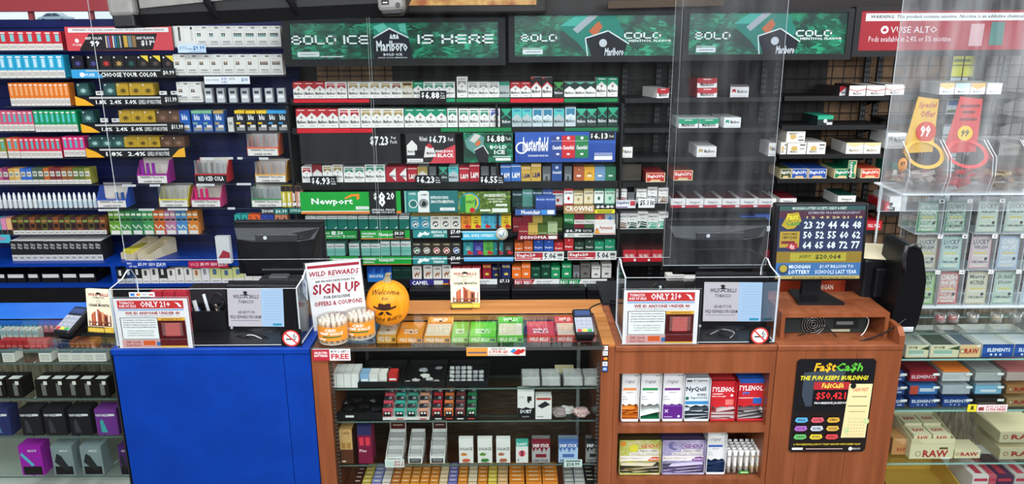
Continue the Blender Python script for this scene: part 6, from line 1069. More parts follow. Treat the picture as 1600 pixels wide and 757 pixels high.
guard(973, 1210, 434, 'clear acrylic guard box with black tray on the wooden counter', (1187, 525, 15), (972, 1088, 454, 538), None, None)
# clutter inside the guards
YT = YF+.2; ZT2 = ZC+.0065
def pen(px, py, px2, py2, col, lab, r=.004, Y=YT): m = MB(); a = P(px, py, Y+.02); c = P(px2, py2, Y); m.tube([a, c], r, M(col, .3), 8); return tag(m.build('pen'), lab, 'pen')
t = thing('tool_caddy', 'black caddy of scissors and pens between the age notice and the display', 'caddy', (Xat(330, YT, ZC), YT, ZT2))
m = MB(); m.tray(-.065, .075, -.04, .05, 0, .075, .003, M('#1a1a1e', .3)); m.build('caddy_body', t)
pen(303, 470, 320, 525, '#d8d8d8', 'white bottle-like marker standing in the black caddy', .008); pen(311, 482, 322, 527, '#2a4a9a', 'blue pen standing in the black caddy'); pen(322, 486, 333, 530, '#23284a', 'dark blue pen leaning in the black caddy'); pen(336, 476, 354, 520, '#c8b088', 'brass coloured pen leaning in the black caddy', .005); pen(330, 492, 345, 532, '#1c1c20', 'black pen leaning in the black caddy'); pen(318, 460, 330, 500, '#d0d2d4', 'silver tool standing at the caddy back', .006)
m = MB(); c_ = P(340, 470, YT); m.tube([c_+Vector((.022*math.cos(k*PI/8), 0, .03*math.sin(k*PI/8))) for k in range(17)], .005, M('#26262a', .3), 6); m.tube([c_+Vector((0, 0, -.03)), c_+Vector((.012, .0, -.12))], .006, M('#26262a', .3), 6); tag(m.build('scissors'), 'black scissors handle sticking out of the black caddy', 'scissors')
for i in range(3):
    k0 = (350+i*8, 530); cable([P(345+i*10, 538, YF+.08), P(375+i*14, 524, YF+.1), P(400+i*12, 532, YF+.07), P(428-i*6, 540, YF+.06)], .0025, ('#222226', '#c8c8c8', '#1a1a1e')[i], f'{("black", "white", "thin black")[i]} cable lying under the customer display on the blue counter')
    cable([P(1086+i*9, 532, YF+.08), P(1115+i*10, 516, YF+.1), P(1140+i*7, 520, YF+.08), P(1150-i*12, 531, YF+.05)], .0025, ('#26262a', '#8a8a8c', '#1a1a1e')[i], f'{("black", "grey", "thin black")[i]} cable coiled under the customer display on the wooden counter')
t = thing('keyboard', 'black keyboard behind the age notice on the wooden counter', 'keyboard', (Xat(1045, 2.98, ZC), 2.98, ZC+.0008), (.0, 0, 0))
m = MB(); m.rbox(-.16, .1, 0, .1, 0, .012, .004, M('#1a1a1c', .4)); m.build('keyboard_base', t)
m = MB()
for i in range(12):
    for j in range(4): m.rbox(-.152+i*.0205, -.135+i*.0205, .008+j*.022, .026+j*.022, .012, .018, .002, M('#2c2c30', .35), 1)
tag(m.build('keys', t), kind='stuff')
t = thing('computer_mouse', 'black computer mouse resting beyond the wooden counter guard', 'mouse', (Xat(1029, 3.13, ZC), 3.13, ZC))
m = MB(); m.lathe([(.033, 0), (.038, .008), (.035, .022), (.022, .034), (0, .038)], 0, 0, M('#141416', .2), 20); q = m.build('shell', t); q.scale = (.85, 1.45, 1); m = MB(); m.lathe([(.0, -.005), (.008, -.005), (.008, .005), (0, .005)], 0, 0, M('#c8cacc', .3), 12); m.build('scroll_wheel', t, (0, -.032, .032), (0, PI/2, 0))
for i, (px, py) in enumerate(((1056, 437), (1085, 441))): item('receipt_stack', px-14, px+14, py-5, py+2, Yat(py+2, ZC, px), .06, '#dcd8d0', [('r', .1, .3, .9, .5, '#9a9894')], ('stack of white slips behind the display, nearer the keyboard', 'second stack of white slips behind the display', 'small pile of white slips beside the second terminal')[i], 'paper stack', z=ZC+.0005)
# ================================================================== ON THE DISPLAY CASE
ZG = ZC
def at(px, py, z=None): p = PZ(px, py, ZG if z is None else z); return (p.x, p.y, p.z)
# wood back: two cigar booklets in wire stands
def booklet(loc, W, H, lab, rz=0):
    t = thing('booklet_stand', lab, 'booklet', loc, (0, 0, rz))
    m = MB(); m.rbox(-W/2, W/2, 0, .012, .004, H, .002, M('#e9e0c4', .5)); f_ = Fr((-W/2, -.0005, .004), (W, 0, 0), (0, 0, H-.004), (0, -1, 0))
    m.ink(f_, [('r', 0, 0, 1, .13, '#d8b23c'), ('t', 'WILD BILLS', .10, .84, .90, .91, '#a8323a', .04), ('p', [(.38,.88),(.45,.93),(.55,.93),(.62,.88)], '#2a2220'), ('t', 'TOBACCO', .26, .79, .74, .825, '#3a2a28', .02), ('o', .5, .71, .045, .008, '#6a5a4a'), ('t', 'CIGAR MONTH', .10, .60, .90, .665, '#3a2a28', .04), ('r', .08, .15, .94, .24, '#6a3020'), ('p', [(.06,.24),(.2,.42),(.45,.55),(.62,.44),(.94,.40),(.94,.24)], '#a8583c')]+
          [('r', .12+i*.12, .17, .19+i*.12, .30+(.10, .16, .22, .14, .18, .08, .12)[i], ('#e8dcc8', '#c86a4a', '#efe6d8', '#8a3a2a', '#d8a078', '#4a2a22', '#efe0d0')[i]) for i in range(7)]+[('r', .13+i*.12, .22, .18+i*.12, .26, '#8a5a3a') for i in range(7)]+[('r', .05, .03, .95, .09, '#e8c858')])
    m.build('booklet', t, (0, 0, 0), (-.12, 0, 0))
    m = MB(); w = W*.48; m.tube([(-w, -.012, .004), (-w, -.012, .03), (w*.5, -.012, .03), (w*.5, -.012, .004), (-w, -.012, .004), (-w*.6, .05, .004), (w*.6, .05, .004)], .0018, BLACK, 6); m.build('wire_stand', t); return t
p = at(727, 486); W = 49*.00245; booklet((p[0], p[1]+.012, ZG+.0035), .118, .165, 'cream cigar month booklet in a black wire stand on the wooden ledge')
p = at(158, 522); booklet((p[0]+.0, p[1], ZG+.001), .105, .17, 'cream cigar month booklet in a black wire stand on the glass beside the card reader', -.15)
# sign-up card
Y = 2.72; z0 = ZG+.0008; x0, x1 = Xat(492, Y, z0), Xat(575, Y, z0); W, H = x1-x0, Zat(408, Y, 540)-z0
t = thing('sign_up_card', 'white and red rewards sign-up card standing in a clear holder behind the jars', 'sign', ((x0+x1)/2, Y, z0), (0, -.055, .12))
m = MB(); m.box(-W/2, W/2, 0, .002, 0, H, '#efedeb'); rd = '#a82c3a'
m.ink(Fr((-W/2, 0, 0), (W, 0, 0), (0, 0, H), (0, -1, 0)), [('r', .03, .92, .97, .96, rd), ('t', 'WILD REWARDS', .05, .80, .95, .875, rd, .04, .2), ('r', .05, .775, .93, .78, '#8a8a8a'), ('t', 'ASK AN ASSOCIATE TODAY TO', .14, .71, .86, .745, '#2a2a2c', .04), ('t', 'SIGN UP', .07, .54, .95, .69, rd, .06, .15), ('t', 'FOR EXCLUSIVE', .26, .47, .74, .515, '#2a2a2c', .03), ('t', 'OFFERS & COUPONS', .07, .37, .95, .44, rd, .05), ('t', 'WILD BILLS', .3, .2, .7, .27, rd, .03)]); m.build('card', t)
m = MB(); m.sheet(-W/2-.004, W/2+.004, -.004, -.002, 0, H+.003, ACRYL, AEDGE); m.box(-W/2, W/2, -.03, .03, 0, .003, ACRYL); m.build('clear_holder', t)
# hemp jars
def jar(px, py, lab):
    p = at(px, py); r = .056; h = .105; t = thing('clear_jar', lab, 'jar', (p[0], p[1]+r, ZG))
    m = MB(); m.lathe([(r*.96, 0), (r, .006), (r, h*.82)], 0, 0, glass_mat('jar_plastic', '#f4efe8', .05, .05), 28, closed=False); m.lathe([(r*.95, .0), (r*.95, .003)], 0, 0, '#d8d4cc', 24); m.build('jar_wall', t)
    m = MB(); a0, a1 = -PI/2-1.25, -PI/2+1.25; n = 20; lab_v = []
    for i in range(n+1):
        a = a0+(a1-a0)*i/n
        for z in (h*.16, h*.66): lab_v.append(((r+.0006)*math.cos(a), (r+.0006)*math.sin(a), z))
    m.add(lab_v, [(2*i, 2*i+2, 2*i+3, 2*i+1) for i in range(n)], '#e08a2c', True)
    def wrapt(s, u0, u1, z0, z1, col, bold=.04, sh=0, k=.0012):
        vs, fs = text2d(s, bold, sh); m.add([((r+k)*math.sin(u0+(u1-u0)*x), -(r+k)*math.cos(u0+(u1-u0)*x), z0+(z1-z0)*y) for x, y in vs], fs, col)
    wrapt('CBD', -.35, .4, h*.50, h*.61, '#f2f0ea', .05, .1); wrapt('HEMP ROLLZ', -.75, .85, h*.38, h*.48, '#f2f0ea', .05, .1); wrapt('__________', -.5, .7, h*.29, h*.34, '#3a6a3a', .06); wrapt('___', -.9, -.3, h*.19, h*.24, '#f0e8d8', .06); m.build('orange_label', t)
    m = MB(); m.lathe([(r*.97, h*.82), (r*1.04, h*.83), (r*1.04, h*.87), (0, h*.875)], 0, 0, glass_mat('jar_lid_plastic', '#f4f2ee', .07, .06), 28, closed=False); m.build('clear_lid', t)
    k = 0
    for rr, n in ((.046, 14), (.032, 10), (.018, 6), (0.0, 1)):
        for i in range(n):
            a = 2*PI*i/n+rr*40; x, y = rr*math.cos(a), rr*math.sin(a); k += 1
            m = MB(); c_ = M('#d9b890', .5); m.lathe([(.0065, .006), (.0065, h*.70), (.0062, h*.705)], x, y, c_, 8); m.lathe([(.0068, h*.705), (.0068, h*.80), (.004, h*.81), (0, h*.81)], x, y, M('#e6ded4', .4), 8); m.build('hemp_roll', t)
jar(517, 541, 'clear jar of hemp rolls with orange label, nearer the blue counter'); jar(560, 533, 'clear jar of hemp rolls with orange label, next to the gourd')
# painted gourd
p = at(606, 512); R_ = .080; Hh = .215; t = thing('painted_pumpkin', 'orange painted oval pumpkin with hat and moustache, saying Welcome', 'pumpkin', (p[0], p[1]+.03, ZG), (0, .0, 0))
hz = Zat(439, p[1]+.03, 606)-ZG; R_ = (Xat(640, p[1], 1.1)-Xat(572, p[1], 1.1))/2
def gr(z):      # radius at height
    s = max(-1, min(1, (z-hz*.5)/(hz*.5))); return R_*(1-abs(s)**2.3)**.5
seg = 60; prof = [hz*(.5-.5*math.cos(PI*k/26)) for k in range(27)]; vs = []
def rib(a): return 1-.012*abs(math.cos(a*5))**6
for i in range(seg):
    a = 2*PI*i/seg
    for z in prof: vs.append((gr(z)*rib(a)*math.cos(a), gr(z)*rib(a)*math.sin(a), z))
n = len(prof); m = MB(); m.add(vs, [(i*n+j, ((i+1) % seg)*n+j, ((i+1) % seg)*n+j+1, i*n+j+1) for i in range(seg) for j in range(n-1)], PUMP, True); m.build('body', t)
m = MB()
def onp(x, z, k=.0018):
    z = z*.94+hz*.095; r = gr(z)+k; return (x, -math.sqrt(max(r*r-x*x, 1e-6)), z)
def ptext(s, x0, x1, z0, z1, arc=0, sh=.25):
    vs, fs = text2d(s, .006, sh); m.add([onp(R_*(x0+(x1-x0)*x), hz*(z0+(z1-z0)*y+arc*(1-(2*x-1)**2))) for x, y in vs], fs, '#3a2014')
def pblob(pts, col='#2c1a14', k=.002): m.add([onp(R_*x, hz*z, k) for x, z in pts], [tuple(range(len(pts)))], col)
ptext('Welcome', -.60, .64, .72, .82, .05); ptext('to', -.12, .16, .655, .725)
for q in range(12): 
    x0_, x1_ = -.52+q*.0867, -.52+(q+1)*.0867; f_ = lambda x: .43+.05*abs(x/.52)**2; pblob([(x0_, f_(x0_)), (x1_, f_(x1_)), (x1_, f_(x1_)+.045), (x0_, f_(x0_)+.045)])
for q in range(6):
    x0_, x1_ = -.30+q*.1, -.30+(q+1)*.1; pblob([(x0_, .46), (x1_, .46), (x1_*.9, .585-.02*(abs(x1_) < .05)), (x0_*.9, .585-.02*(abs(x0_) < .05))], '#3a1d14', .0024)
for sg in (-1, 1):
    pblob([(sg*.03, .40), (sg*.14, .40), (sg*.20, .34)][::sg]); pblob([(sg*.14, .40), (sg*.28, .345), (sg*.36, .30), (sg*.20, .34)][::sg])
    pblob([(sg*.03, .40), (sg*.20, .34), (sg*.30, .29), (sg*.10, .33)][::sg])
pblob([(-.05, .30), (-.02, .37), (.0, .30)])
ptext('Wild Bill\'s', -.70, .72, .20, .30, -.05); m.build('painted_words', t)
m = MB(); sp = [(0, 0, hz*.97), (.002, 0, hz*1.03), (.004, 0, hz*1.10), (.008, .0, hz*1.16)]; rr = (.019, .013, .009, .011); vs = []
for (x, y, z), r in zip(sp, rr):
    for k in range(10): a = 2*PI*k/10; q = r*(1+.12*(k % 2)); vs.append((x+q*math.cos(a), y+q*math.sin(a), z))
m.add(vs, [(i*10+k, i*10+(k+1) % 10, (i+1)*10+(k+1) % 10, (i+1)*10+k) for i in range(3) for k in range(10)]+[tuple(range(30, 40))], STEM, False); m.build('stem', t)
# card readers
def reader(loc, lab, rz=0, tilt=.5):
    t = thing('card_reader', lab, 'card reader', loc, (0, 0, rz)); h = MB(); h.rbox(-.036, .036, 0, .135, 0, .028, .008, M('#1c1c20', .35)); b_ = h.build('housing', t, (0, 0, .006), (tilt, 0, 0))
    f_ = Fr((-.033, .004, .0285), (.066, 0, 0), (0, .128, 0), (0, 0, 1)); m = MB(); m.ink(f_, [('r', .06, .70, .94, .94, '#2a3450'), ('r', .02, .06, .98, .64, '#9aa0ac')], 0)
    m.ink(f_, [('r', .10, .74, .9, .9, M('#3a4a72', .1))], 2); m.build('screen', b_)
    for r_ in range(4):
        for q in range(3):
            c_ = '#9c9ea8' if r_ else ('#b83a34', '#d8c83a', '#3a9a4a')[q]; m = MB(); m.rbox(-.027+q*.019, -.012+q*.019, .012+r_*.018, .025+r_*.018, .028, .032, .0015, M(c_, .4), 1); m.build('key_button', b_)
    m = MB(); m.prism([(0, 0), (.12, 0), (.12, .045)], -.03, .03, BLACK, 'x'); m.build('stand_foot', t); return t
p = at(914, 534); reader((p[0], p[1]-.0, ZG+.0005), 'dark card reader standing on the glass above the red flip boxes', .04, .42)
p = at(97, 532); reader((p[0], p[1]+.01, ZG+.0005), 'black card reader on the glass of the vape box case', -.25, .45)
cable([P(916, 492, 2.75), P(925, 480, 2.8), P(946, 474, 2.85), P(975, 480, 2.92), P(986, 498, 2.9)], .003, '#121214', 'black card reader cord arching over to the wooden counter')
# flip boxes under the glass
def flip(x0, x1, yb, col, lab, flap=False, D=.14, dark='#2c2a2a', h=.03, inner=None, Y=2.705):
    z = ZU+.0005; a, c = Xat(x0, Y, z), Xat(x1, Y, z); W = c-a; t = thing('rolling_paper_box', lab, 'box', ((a+c)/2, Y, z))
    m = MB(); m.tray(-W/2, W/2, 0, D, 0, h, .002, col, fh=h*.85); m.ink(Fr((-W/2, 0, 0), (W, 0, 0), (0, 0, h*.85), (0, -1, 0)), [('t', 'WILD BILLS', .08, .2, .74, .8, '#f0e8dc', .04, .2), ('r', .8, .2, .96, .6, '#3a3a3a')]); m.build('box_body', t)
    m = MB(); m.box(-W/2+.003, W/2-.003, .003, D-.003, .003, h*.8, inner or col)
    if not flap: m.ink(Fr((-W/2, .01, h*.8), (W, 0, 0), (0, D*.8, 0), (0, 0, 1)), [('t', 'WILD', .2, .42, .76, .62, '#f4f2ec', .06, .15), ('t', 'BILLS', .22, .2, .78, .38, '#f4f2ec', .06, .15), ('c', .5, .36, .06, '#2a2220')])
    else:
        for q in range(5): m.box(-W/2+.005, W/2-.005, .012+q*.024, .03+q*.024, h*.8, h*.8+.003, '#e8d8c0')
    m.build('paper_packs', t)
    if flap: m = MB(); m.box(-W/2, W/2, 0, .002, 0, .052, col); m.ink(Fr((-W/2, 0, 0), (W, 0, 0), (0, 0, .052), (0, -1, 0)), [('t', 'WILD', .22, .56, .78, .86, '#f4f2ec', .06, .15), ('t', 'BILLS', .2, .14, .8, .46, '#f4f2ec', .06, .15), ('c', .5, .55, .12, '#2a2220')]); m.build('header_flap', t, (0, D-.002, h*.2), (-.95, 0, 0))
flip(541, 586, 538, '#4a86b8', 'blue flip box under the glass behind the jars'); flip(589, 619, 540, '#d8a040', 'small amber box stack under the glass below the gourd', h=.04, inner='#e8e0d0')
flip(621, 660, 539, '#e8952c', 'orange lidded box under the glass right of the gourd'); flip(662, 704, 540, '#e89a34', 'orange flip box with raised header under the glass', True)
flip(705, 731, 539, '#7cc048', 'narrow lime box under the glass beside the orange header box'); flip(733, 775, 536, '#5cc02c', 'bright green lidded box under the glass', inner='#6ccc3a'); flip(777, 818, 535, '#5cb82c', 'bright green flip box with raised header under the glass', True)
flip(824, 868, 537, '#d83a34', 'red lidded box under the glass', inner='#d8443c'); flip(870, 904, 537, '#d8403a', 'red flip box with header under the glass, beside the card reader', True); flip(906, 941, 535, '#d04040', 'red flip box partly behind the card reader', True)
plate('promo_strip', 729, 821, 543.5, 556.5, YF-.0105, '#d8d4cc', [('p', [(0,0),(.36,0),(.36,1),(0,1)], '#d8903a'), ('r', .02, .3, .34, .5, '#6a5a6a'), ('t', "WILD BILL'S", .42, .74, .66, .93, '#2a2a2c', .04), ('t', '2 FOR $3', .38, .30, .70, .66, '#c0303a', .05), ('r', .38, .12, .70, .16, '#2a2a2c'), ('p', [(.74,.5),(.8,.9),(.86,.6),(.8,.3)], '#3a8ac0'), ('p', [(.78,.3),(.88,.85),(.96,.6),(.88,.1)], '#c8302c'), ('p', [(.88,.4),(.95,.85),(1,.7),(.94,.3)], '#b02824')], 'two for 3 dollars strip hanging on the glass case edge', 'shelf strip', D=.002)
plate('promo_strip', 489, 548, 546.5, 564, YF-.0105, '#e4e2e0', [('p', [(0,0),(.45,0),(.45,1),(0,1)], '#b02a38'), ('t', 'SELECTED', .05, .6, .4, .8, '#f0e8e8', .04), ('t', 'BATTERIES', .05, .34, .4, .54, '#f0e8e8', .04), ('t', 'BUY 2 GET 1', .49, .72, .96, .92, '#2a2a2c', .04), ('t', 'FREE', .49, .14, .96, .62, '#c0303a', .06)], 'red and white buy 2 get 1 free strip at the glass case corner', 'shelf strip', D=.002)
p0 = P(945, 582, YF-.0065); m = MB(); W, H = .021, Zat(541, YF, 945)-Zat(583, YF, 945); m.box(-W/2, W/2, 0, .001, 0, H, '#131315')
for i, (c, tx, tc_) in enumerate((('#3a6ab0', 'AMEX', '#e8ecf4'), ('#e4e4e8', 'VISA', '#24408a'), ('#e4e4e4', '', ''), ('#e4e4e4', 'Pay', '#1a1a1a'), ('#e4e4e4', 'DISC', '#c8702c'))):
    y = .03+i*.195; o = [('r', .08, y, .92, y+.16, c if tx else '#26262a')]
    o += [('t', tx, .2, y+.05, .8, y+.12, tc_, .03)] if tx else [('c', .4, y+.08, .06, '#c83a2c'), ('c', .62, y+.08, .06, '#e0902c')]
    m.ink(Fr((-W/2, 0, 0), (W, 0, 0), (0, 0, H), (0, -1, 0)), o)
tag(m.build('payment_sticker', None, (p0.x, YF-.0055, p0.z)), 'black strip of accepted card marks on the glass case corner', 'sticker')
# ================================================================== INSIDE THE DISPLAY CASE
def inx(x0, x1, yt, yb, z, base, ops, lab, cat='box', grp=None, name='box', D=.08, top=None, dy=0, rot=(0, 0, 0)): return item(name, x0, x1, yt, yb, YSH+dy, D, base, ops, lab, cat, grp, z=z+.0006, top=top or base, side=base, rot=rot)
for i in range(4): inx(515+i*11.5, 526.3+i*11.5, 585, 603, ZS[0], '#dcdbd6', [], f'plain white small box, {nth(i+1)} from the case corner on the top glass shelf', 'box', 'plain white boxes', D=.09)
def tray_at(x0, x1, z, D, h, mat, lab, dy=0, name='display_tray'):
    a, c = Xat(x0, YSH+dy, z), Xat(x1, YSH+dy, z); t = thing(name, lab, 'tray', ((a+c)/2, YSH+dy, z+.0006)); m = MB(); m.tray(-(c-a)/2, (c-a)/2, 0, D, 0, h, .004, mat); m.build('tray_body', t); return (a, c, z+.0046)
for i, (x0, x1) in enumerate(((559, 628), (630, 695), (697, 763))): TR = tray_at(x0, x1, ZS[0], .2, .022, BLACKM, f'black open tray of loose goods, {nth(i+1)} from the plain white boxes'); 
def blob(x, y, z, s, mat, lab, grp, name='wrapped_part', cat='packet'):
    m = MB(); bm = bmesh.new(); bmesh.ops.create_icosphere(bm, subdivisions=2, radius=1)
    for v in bm.verts: v.co *= (1+random.uniform(-.22, .22)); v.co = (v.co.x*s, v.co.y*s*.8, max(v.co.z*s*.4, -s*.3))
    bm.verts.index_update(); m.add([v.co.copy() for v in bm.verts], [[v.index for v in f.verts] for f in bm.faces], mat); bm.free()
    return tag(m.build(name, None, (x, y, z+s*.3)), lab, cat, grp)
z = ZS[0]+.005; xx = lambda px, dy=0: Xat(px, YSH+dy, z)
for i, (px, dy, w, c, l) in enumerate(((570, .02, .03, '#8ab0d0', 'pale blue small carton'), (584, .02, .028, '#d8d6d0', 'white small carton'), (598, .04, .03, '#dcd8d0', 'white small carton with red edge'), (614, .03, .024, '#b8302c', 'red small carton'))):
    item('box', px-7, px+7, 585, 599, YSH+dy, .05, c, [('r', .1, .3, .9, .5, '#e8e8e8')], f'{l} lying in the first black tray', 'box', None, z=z, top=c)
m = MB(); 
for i in range(6): blob(xx(577+i*6, .14), YSH+.14+(i % 2)*.02, z, .009, M('#3a3a3e', .3), f'small black ring part, {nth(i+1)} along the back of the first black tray', 'small black ring parts', 'ring_part', 'ring part')
for i, (px, dy, s, c) in enumerate(((637, .03, .011, '#c8c6be'), (650, .04, .016, '#a8a8a4'), (664, .08, .018, '#c4c2ba'), (671, .05, .015, '#b8b6b0'), (682, .03, .014, '#98989a'), (662, .13, .018, '#8c8c90'), (686, .15, .014, '#7c7c80'))): blob(xx(px, dy), YSH+dy, z, s, M(c, .3), f'clear wrapped grey part, {nth(i+1)} in the second black tray', 'wrapped parts in the second black tray')
random.seed(3)
for i in range(22):
    r_, q = divmod(i, 6); m = MB(); m.rbox(-.009, .009, -.006, .006, 0, .012, .002, M(('#b8b8b6', '#98989a', '#a8a8a8')[i % 3], .3), 1); tag(m.build('blister_part', None, (xx(706+q*9.2, .03+r_*.035), YSH+.03+r_*.038, z), (0, 0, random.uniform(-.6, .6))), f'clear boxed silver part, {nth(q+1)} along the {nth(r_+1)} file of the third black tray', 'packet', 'silver parts in the third black tray')
for i, (x0, x1) in enumerate(((815, 844), (846, 876), (880, 911), (912, 940))):
    a, c = Xat(x0, YSH, ZS[0]), Xat(x1, YSH, ZS[0]); m = MB(); m.rbox(-(c-a)/2, (c-a)/2, 0, .08, 0, .036, .003, glass_mat('frosted_plastic', '#e8e8e6', .05, .3, .3)); m.box(-(c-a)/2+.004, (c-a)/2-.004, .005, .075, .003, .028, '#c4c4c0'); tag(m.build('clear_box', None, ((a+c)/2, YSH, ZS[0]+.0006)), f'frosted plastic box, {nth(i+1)} from the third black tray', 'box', 'frosted plastic boxes')
inx(868, 898, 586, 590, ZS[0], '#c9bd94', [], 'beige card lying across the back of the frosted boxes', 'card', D=.07, dy=.12, name='card')
# shelf two
z = ZS[1]
t_ = tray_at(522, 598, z, .2, .03, BLACKM, 'black tray of dark pouches at the case corner, second shelf'); z2 = z+.005
for i, (px, dy) in enumerate(((532, .03), (545, .07), (556, .02), (568, .09), (578, .03), (588, .07), (540, .13), (560, .15), (582, .14))): blob(xx(px, dy), YSH+dy, z2, .022, M('#1a1a1e', .25), f'glossy black pouch, {nth(i+1)} in the dark pouch tray', 'glossy black pouches', 'pouch', 'pouch')
plate('price_tag', 540, 553, 650, 653, YSH-.011, '#d8d8d4', [], 'white tag on the front of the dark pouch tray', 'price tag', D=.001); 
def lighters(x0, x1, cols, mat, lab, rows=5):
    a, c = Xat(x0, YSH, z), Xat(x1, YSH, z); t = thing('lighter_tray', lab, 'tray', ((a+c)/2, YSH, z+.0006)); W = c-a
    m = MB(); 
    for r_ in range(rows): m.box(-W/2, W/2, r_*.034, (r_+1)*.034, 0, .008+r_*.015, mat)
    m.ink(Fr((-W/2, 0, 0), (W, 0, 0), (0, 0, .008), (0, -1, 0)), [('r', .08+i*.24, .2, .22+i*.24, .8, '#b8403a' if i % 2 else '#d8d8d4') for i in range(4)]); m.build('tray_steps', t)
    n = len(cols); w = W/n
    for r_ in range(rows):
        for q, cc_ in enumerate(cols):
            m = MB(); hw = w*.40; m.rbox(-hw, hw, -.006, .006, 0, .036, .003, M(cc_, .25, coat=.5), 1); m.box(-hw*.8, hw*.8, -.005, .005, .036, .047, STEEL); m.box(-hw*.8, -.0, -.0055, .005, .041, .048, '#2a2a2c')
            m.ink(Fr((-hw, -.006, 0), (2*hw, 0, 0), (0, 0, .036), (0, -1, 0)), [('r', .12, .08, .88, .66, '#1c1418'), ('c', .34, .46, .12, '#e0dcd4'), ('c', .66, .46, .12, '#e0dcd4')]); 
            tag(m.build('lighter', None, ((a+c)/2-W/2+(q+.5)*w, YSH+.012+r_*.034, z+.0086+r_*.015+.0006)), f'{ {0: "first", 1: "second", 2: "third", 3: "fourth"}[q]} file lighter, {nth(r_+1)} row back, in the {lab.split(" tray")[0]} tray', 'lighter', 'lighters in the '+lab.split(' tray')[0]+' tray')
lighters(596, 671, ('#c84a5a', '#3aa898', '#4a9a88', '#d89a80'), '#d6d2ce', 'white stepped tray of pink and teal lighters')
lighters(674, 746, ('#b82c34', '#d0703a', '#7a3a3c', '#2c7a4a'), '#1c1a1c', 'black stepped tray of red and orange lighters')
inx(808.5, 835, 612, 653, z, '#dcdad4', [('p', [(0,0),(0,.42),(.3,.38),(.5,.44),(.8,.38),(1,.42),(1,0)], '#1a1a1c'), ('t', 'JUUL', .1, .74, .4, .82, '#6a6a6a', .01), ('p', [(.58,.62),(.58,.82),(.84,.82),(.84,.66),(.72,.66),(.72,.58),(.64,.58),(.64,.62)], '#1c1c1e'), ('t', 'DUET', .16, .22, .84, .34, '#f0f0f0', .05), ('t', 'by JUUL', .3, .06, .7, .12, '#d8d8d8', .02)], 'white and black charger box on the second glass shelf', D=.04)
inx(836.5, 862, 622, 654, z, '#dedbd6', [('p', [(.1,.62),(.4,.5),(.92,.68),(.6,.84)], '#26262a'), ('r', .05, .9, .95, 1, '#a83a34'), ('r', .1,.1,.5,.14,'#8a8a88')], 'white box with black gadget picture beside the white and black charger box', D=.05)
for i, (px, dy, s, c, l) in enumerate(((873, .03, .032, '#8a7a78', 'clear bag of dark bits'), (886, .05, .03, '#c8c4c0', 'folded white packet'), (908, .03, .034, '#b06a68', 'clear bag of pink red beads'), (936, .05, .03, '#4c4a48', 'dark flat packet'))): 
    q = blob(xx(px, dy), YSH+dy, z+.004, s, noisy('bag_'+str(i), c, '#d8d0cc' if i == 2 else c, (90, 90, 90), 2, .3, 2), f'{l}, right of the white gadget box', None, 'bag', 'bag'); q.scale.z = 1.3
# shelf three
z = ZS[2]
inx(533, 553, 672, 718, z, '#5a3422', [('r', 0, .42, 1, 1, '#c8a068'), ('t', 'CAFE', .2, .86, .8, .94, '#6a4a2a', .02), ('r', .15, .45, .45, .62, '#a87a3c'), ('r', .55, .45, .85, .62, '#a87a3c'), ('r', .1,.05,.4,.1,'#d8c8a8')], 'tall tan and brown cafe box on the third glass shelf', D=.07, top='#b89058')
inx(561, 583, 668, 719, z, '#7a1c3c', [('r', 0, .78, 1, 1, '#2c2c58'), ('r', .12, .5, .42, .72, '#d83a4a'), ('r', .56, .5, .86, .72, '#d83a4a'), ('t', 'Plus', .1, .32, .6, .4, '#e8c8d0', .02)], 'purple and red tall dispenser box beside the cafe box', D=.07, top='#2c2c58')
def dispenser(x0, x1, yt, yb, back, hdr, lab):
    a, c = Xat(x0, YSH, z), Xat(x1, YSH, z); W = c-a; t = thing('dispenser_box', lab, 'box', ((a+c)/2, YSH, z+.0006)); H = .075
    m = MB(); m.tray(-W/2, W/2, 0, .13, 0, H, .002, '#dcdad6', fh=.03); m.ink(Fr((-W/2, 0, 0), (W, 0, 0), (0, 0, .03), (0, -1, 0)), [('r', .1, .08, .9, .7, '#1c1a1c'), ('r', .18, .5, .82, .56, '#c8c8c8'), ('r', .18, .3, .82, .36, '#c8c8c8'), ('r', .6, .74, .96, .94, '#e8e8e8')]); m.build('box_body', t)
    for q in range(6): m = MB(); m.box(-W/2+.004, W/2-.004, .014+q*.018, .018+q*.018, .004, .03+q*.008, ('#c8c6c2', '#a8a6a4')[q % 2]); m.build('sachet', t)
    if hdr: m = MB(); m.box(-W/2, W/2, .13, .132, .002, H+.035, '#dcdad6'); m.ink(Fr((-W/2, .13, H-.005), (W, 0, 0), (0, 0, .04), (0, -1, 0)), [('r', .05, .05, .95, .95, hdr), ('r', .2, .5, .8, .6, '#d8b8a8')]); m.build('header_card', t)
dispenser(603, 629, 660, 719, 0, '#5a1f1c', 'white dispenser box with maroon header, first on the third shelf'); dispenser(638, 660, 674, 720, 0, None, 'plain white dispenser box between the two maroon headed ones'); dispenser(672, 695, 660, 720, 0, '#4a2420', 'white dispenser box with brown header beside the white gum boxes')
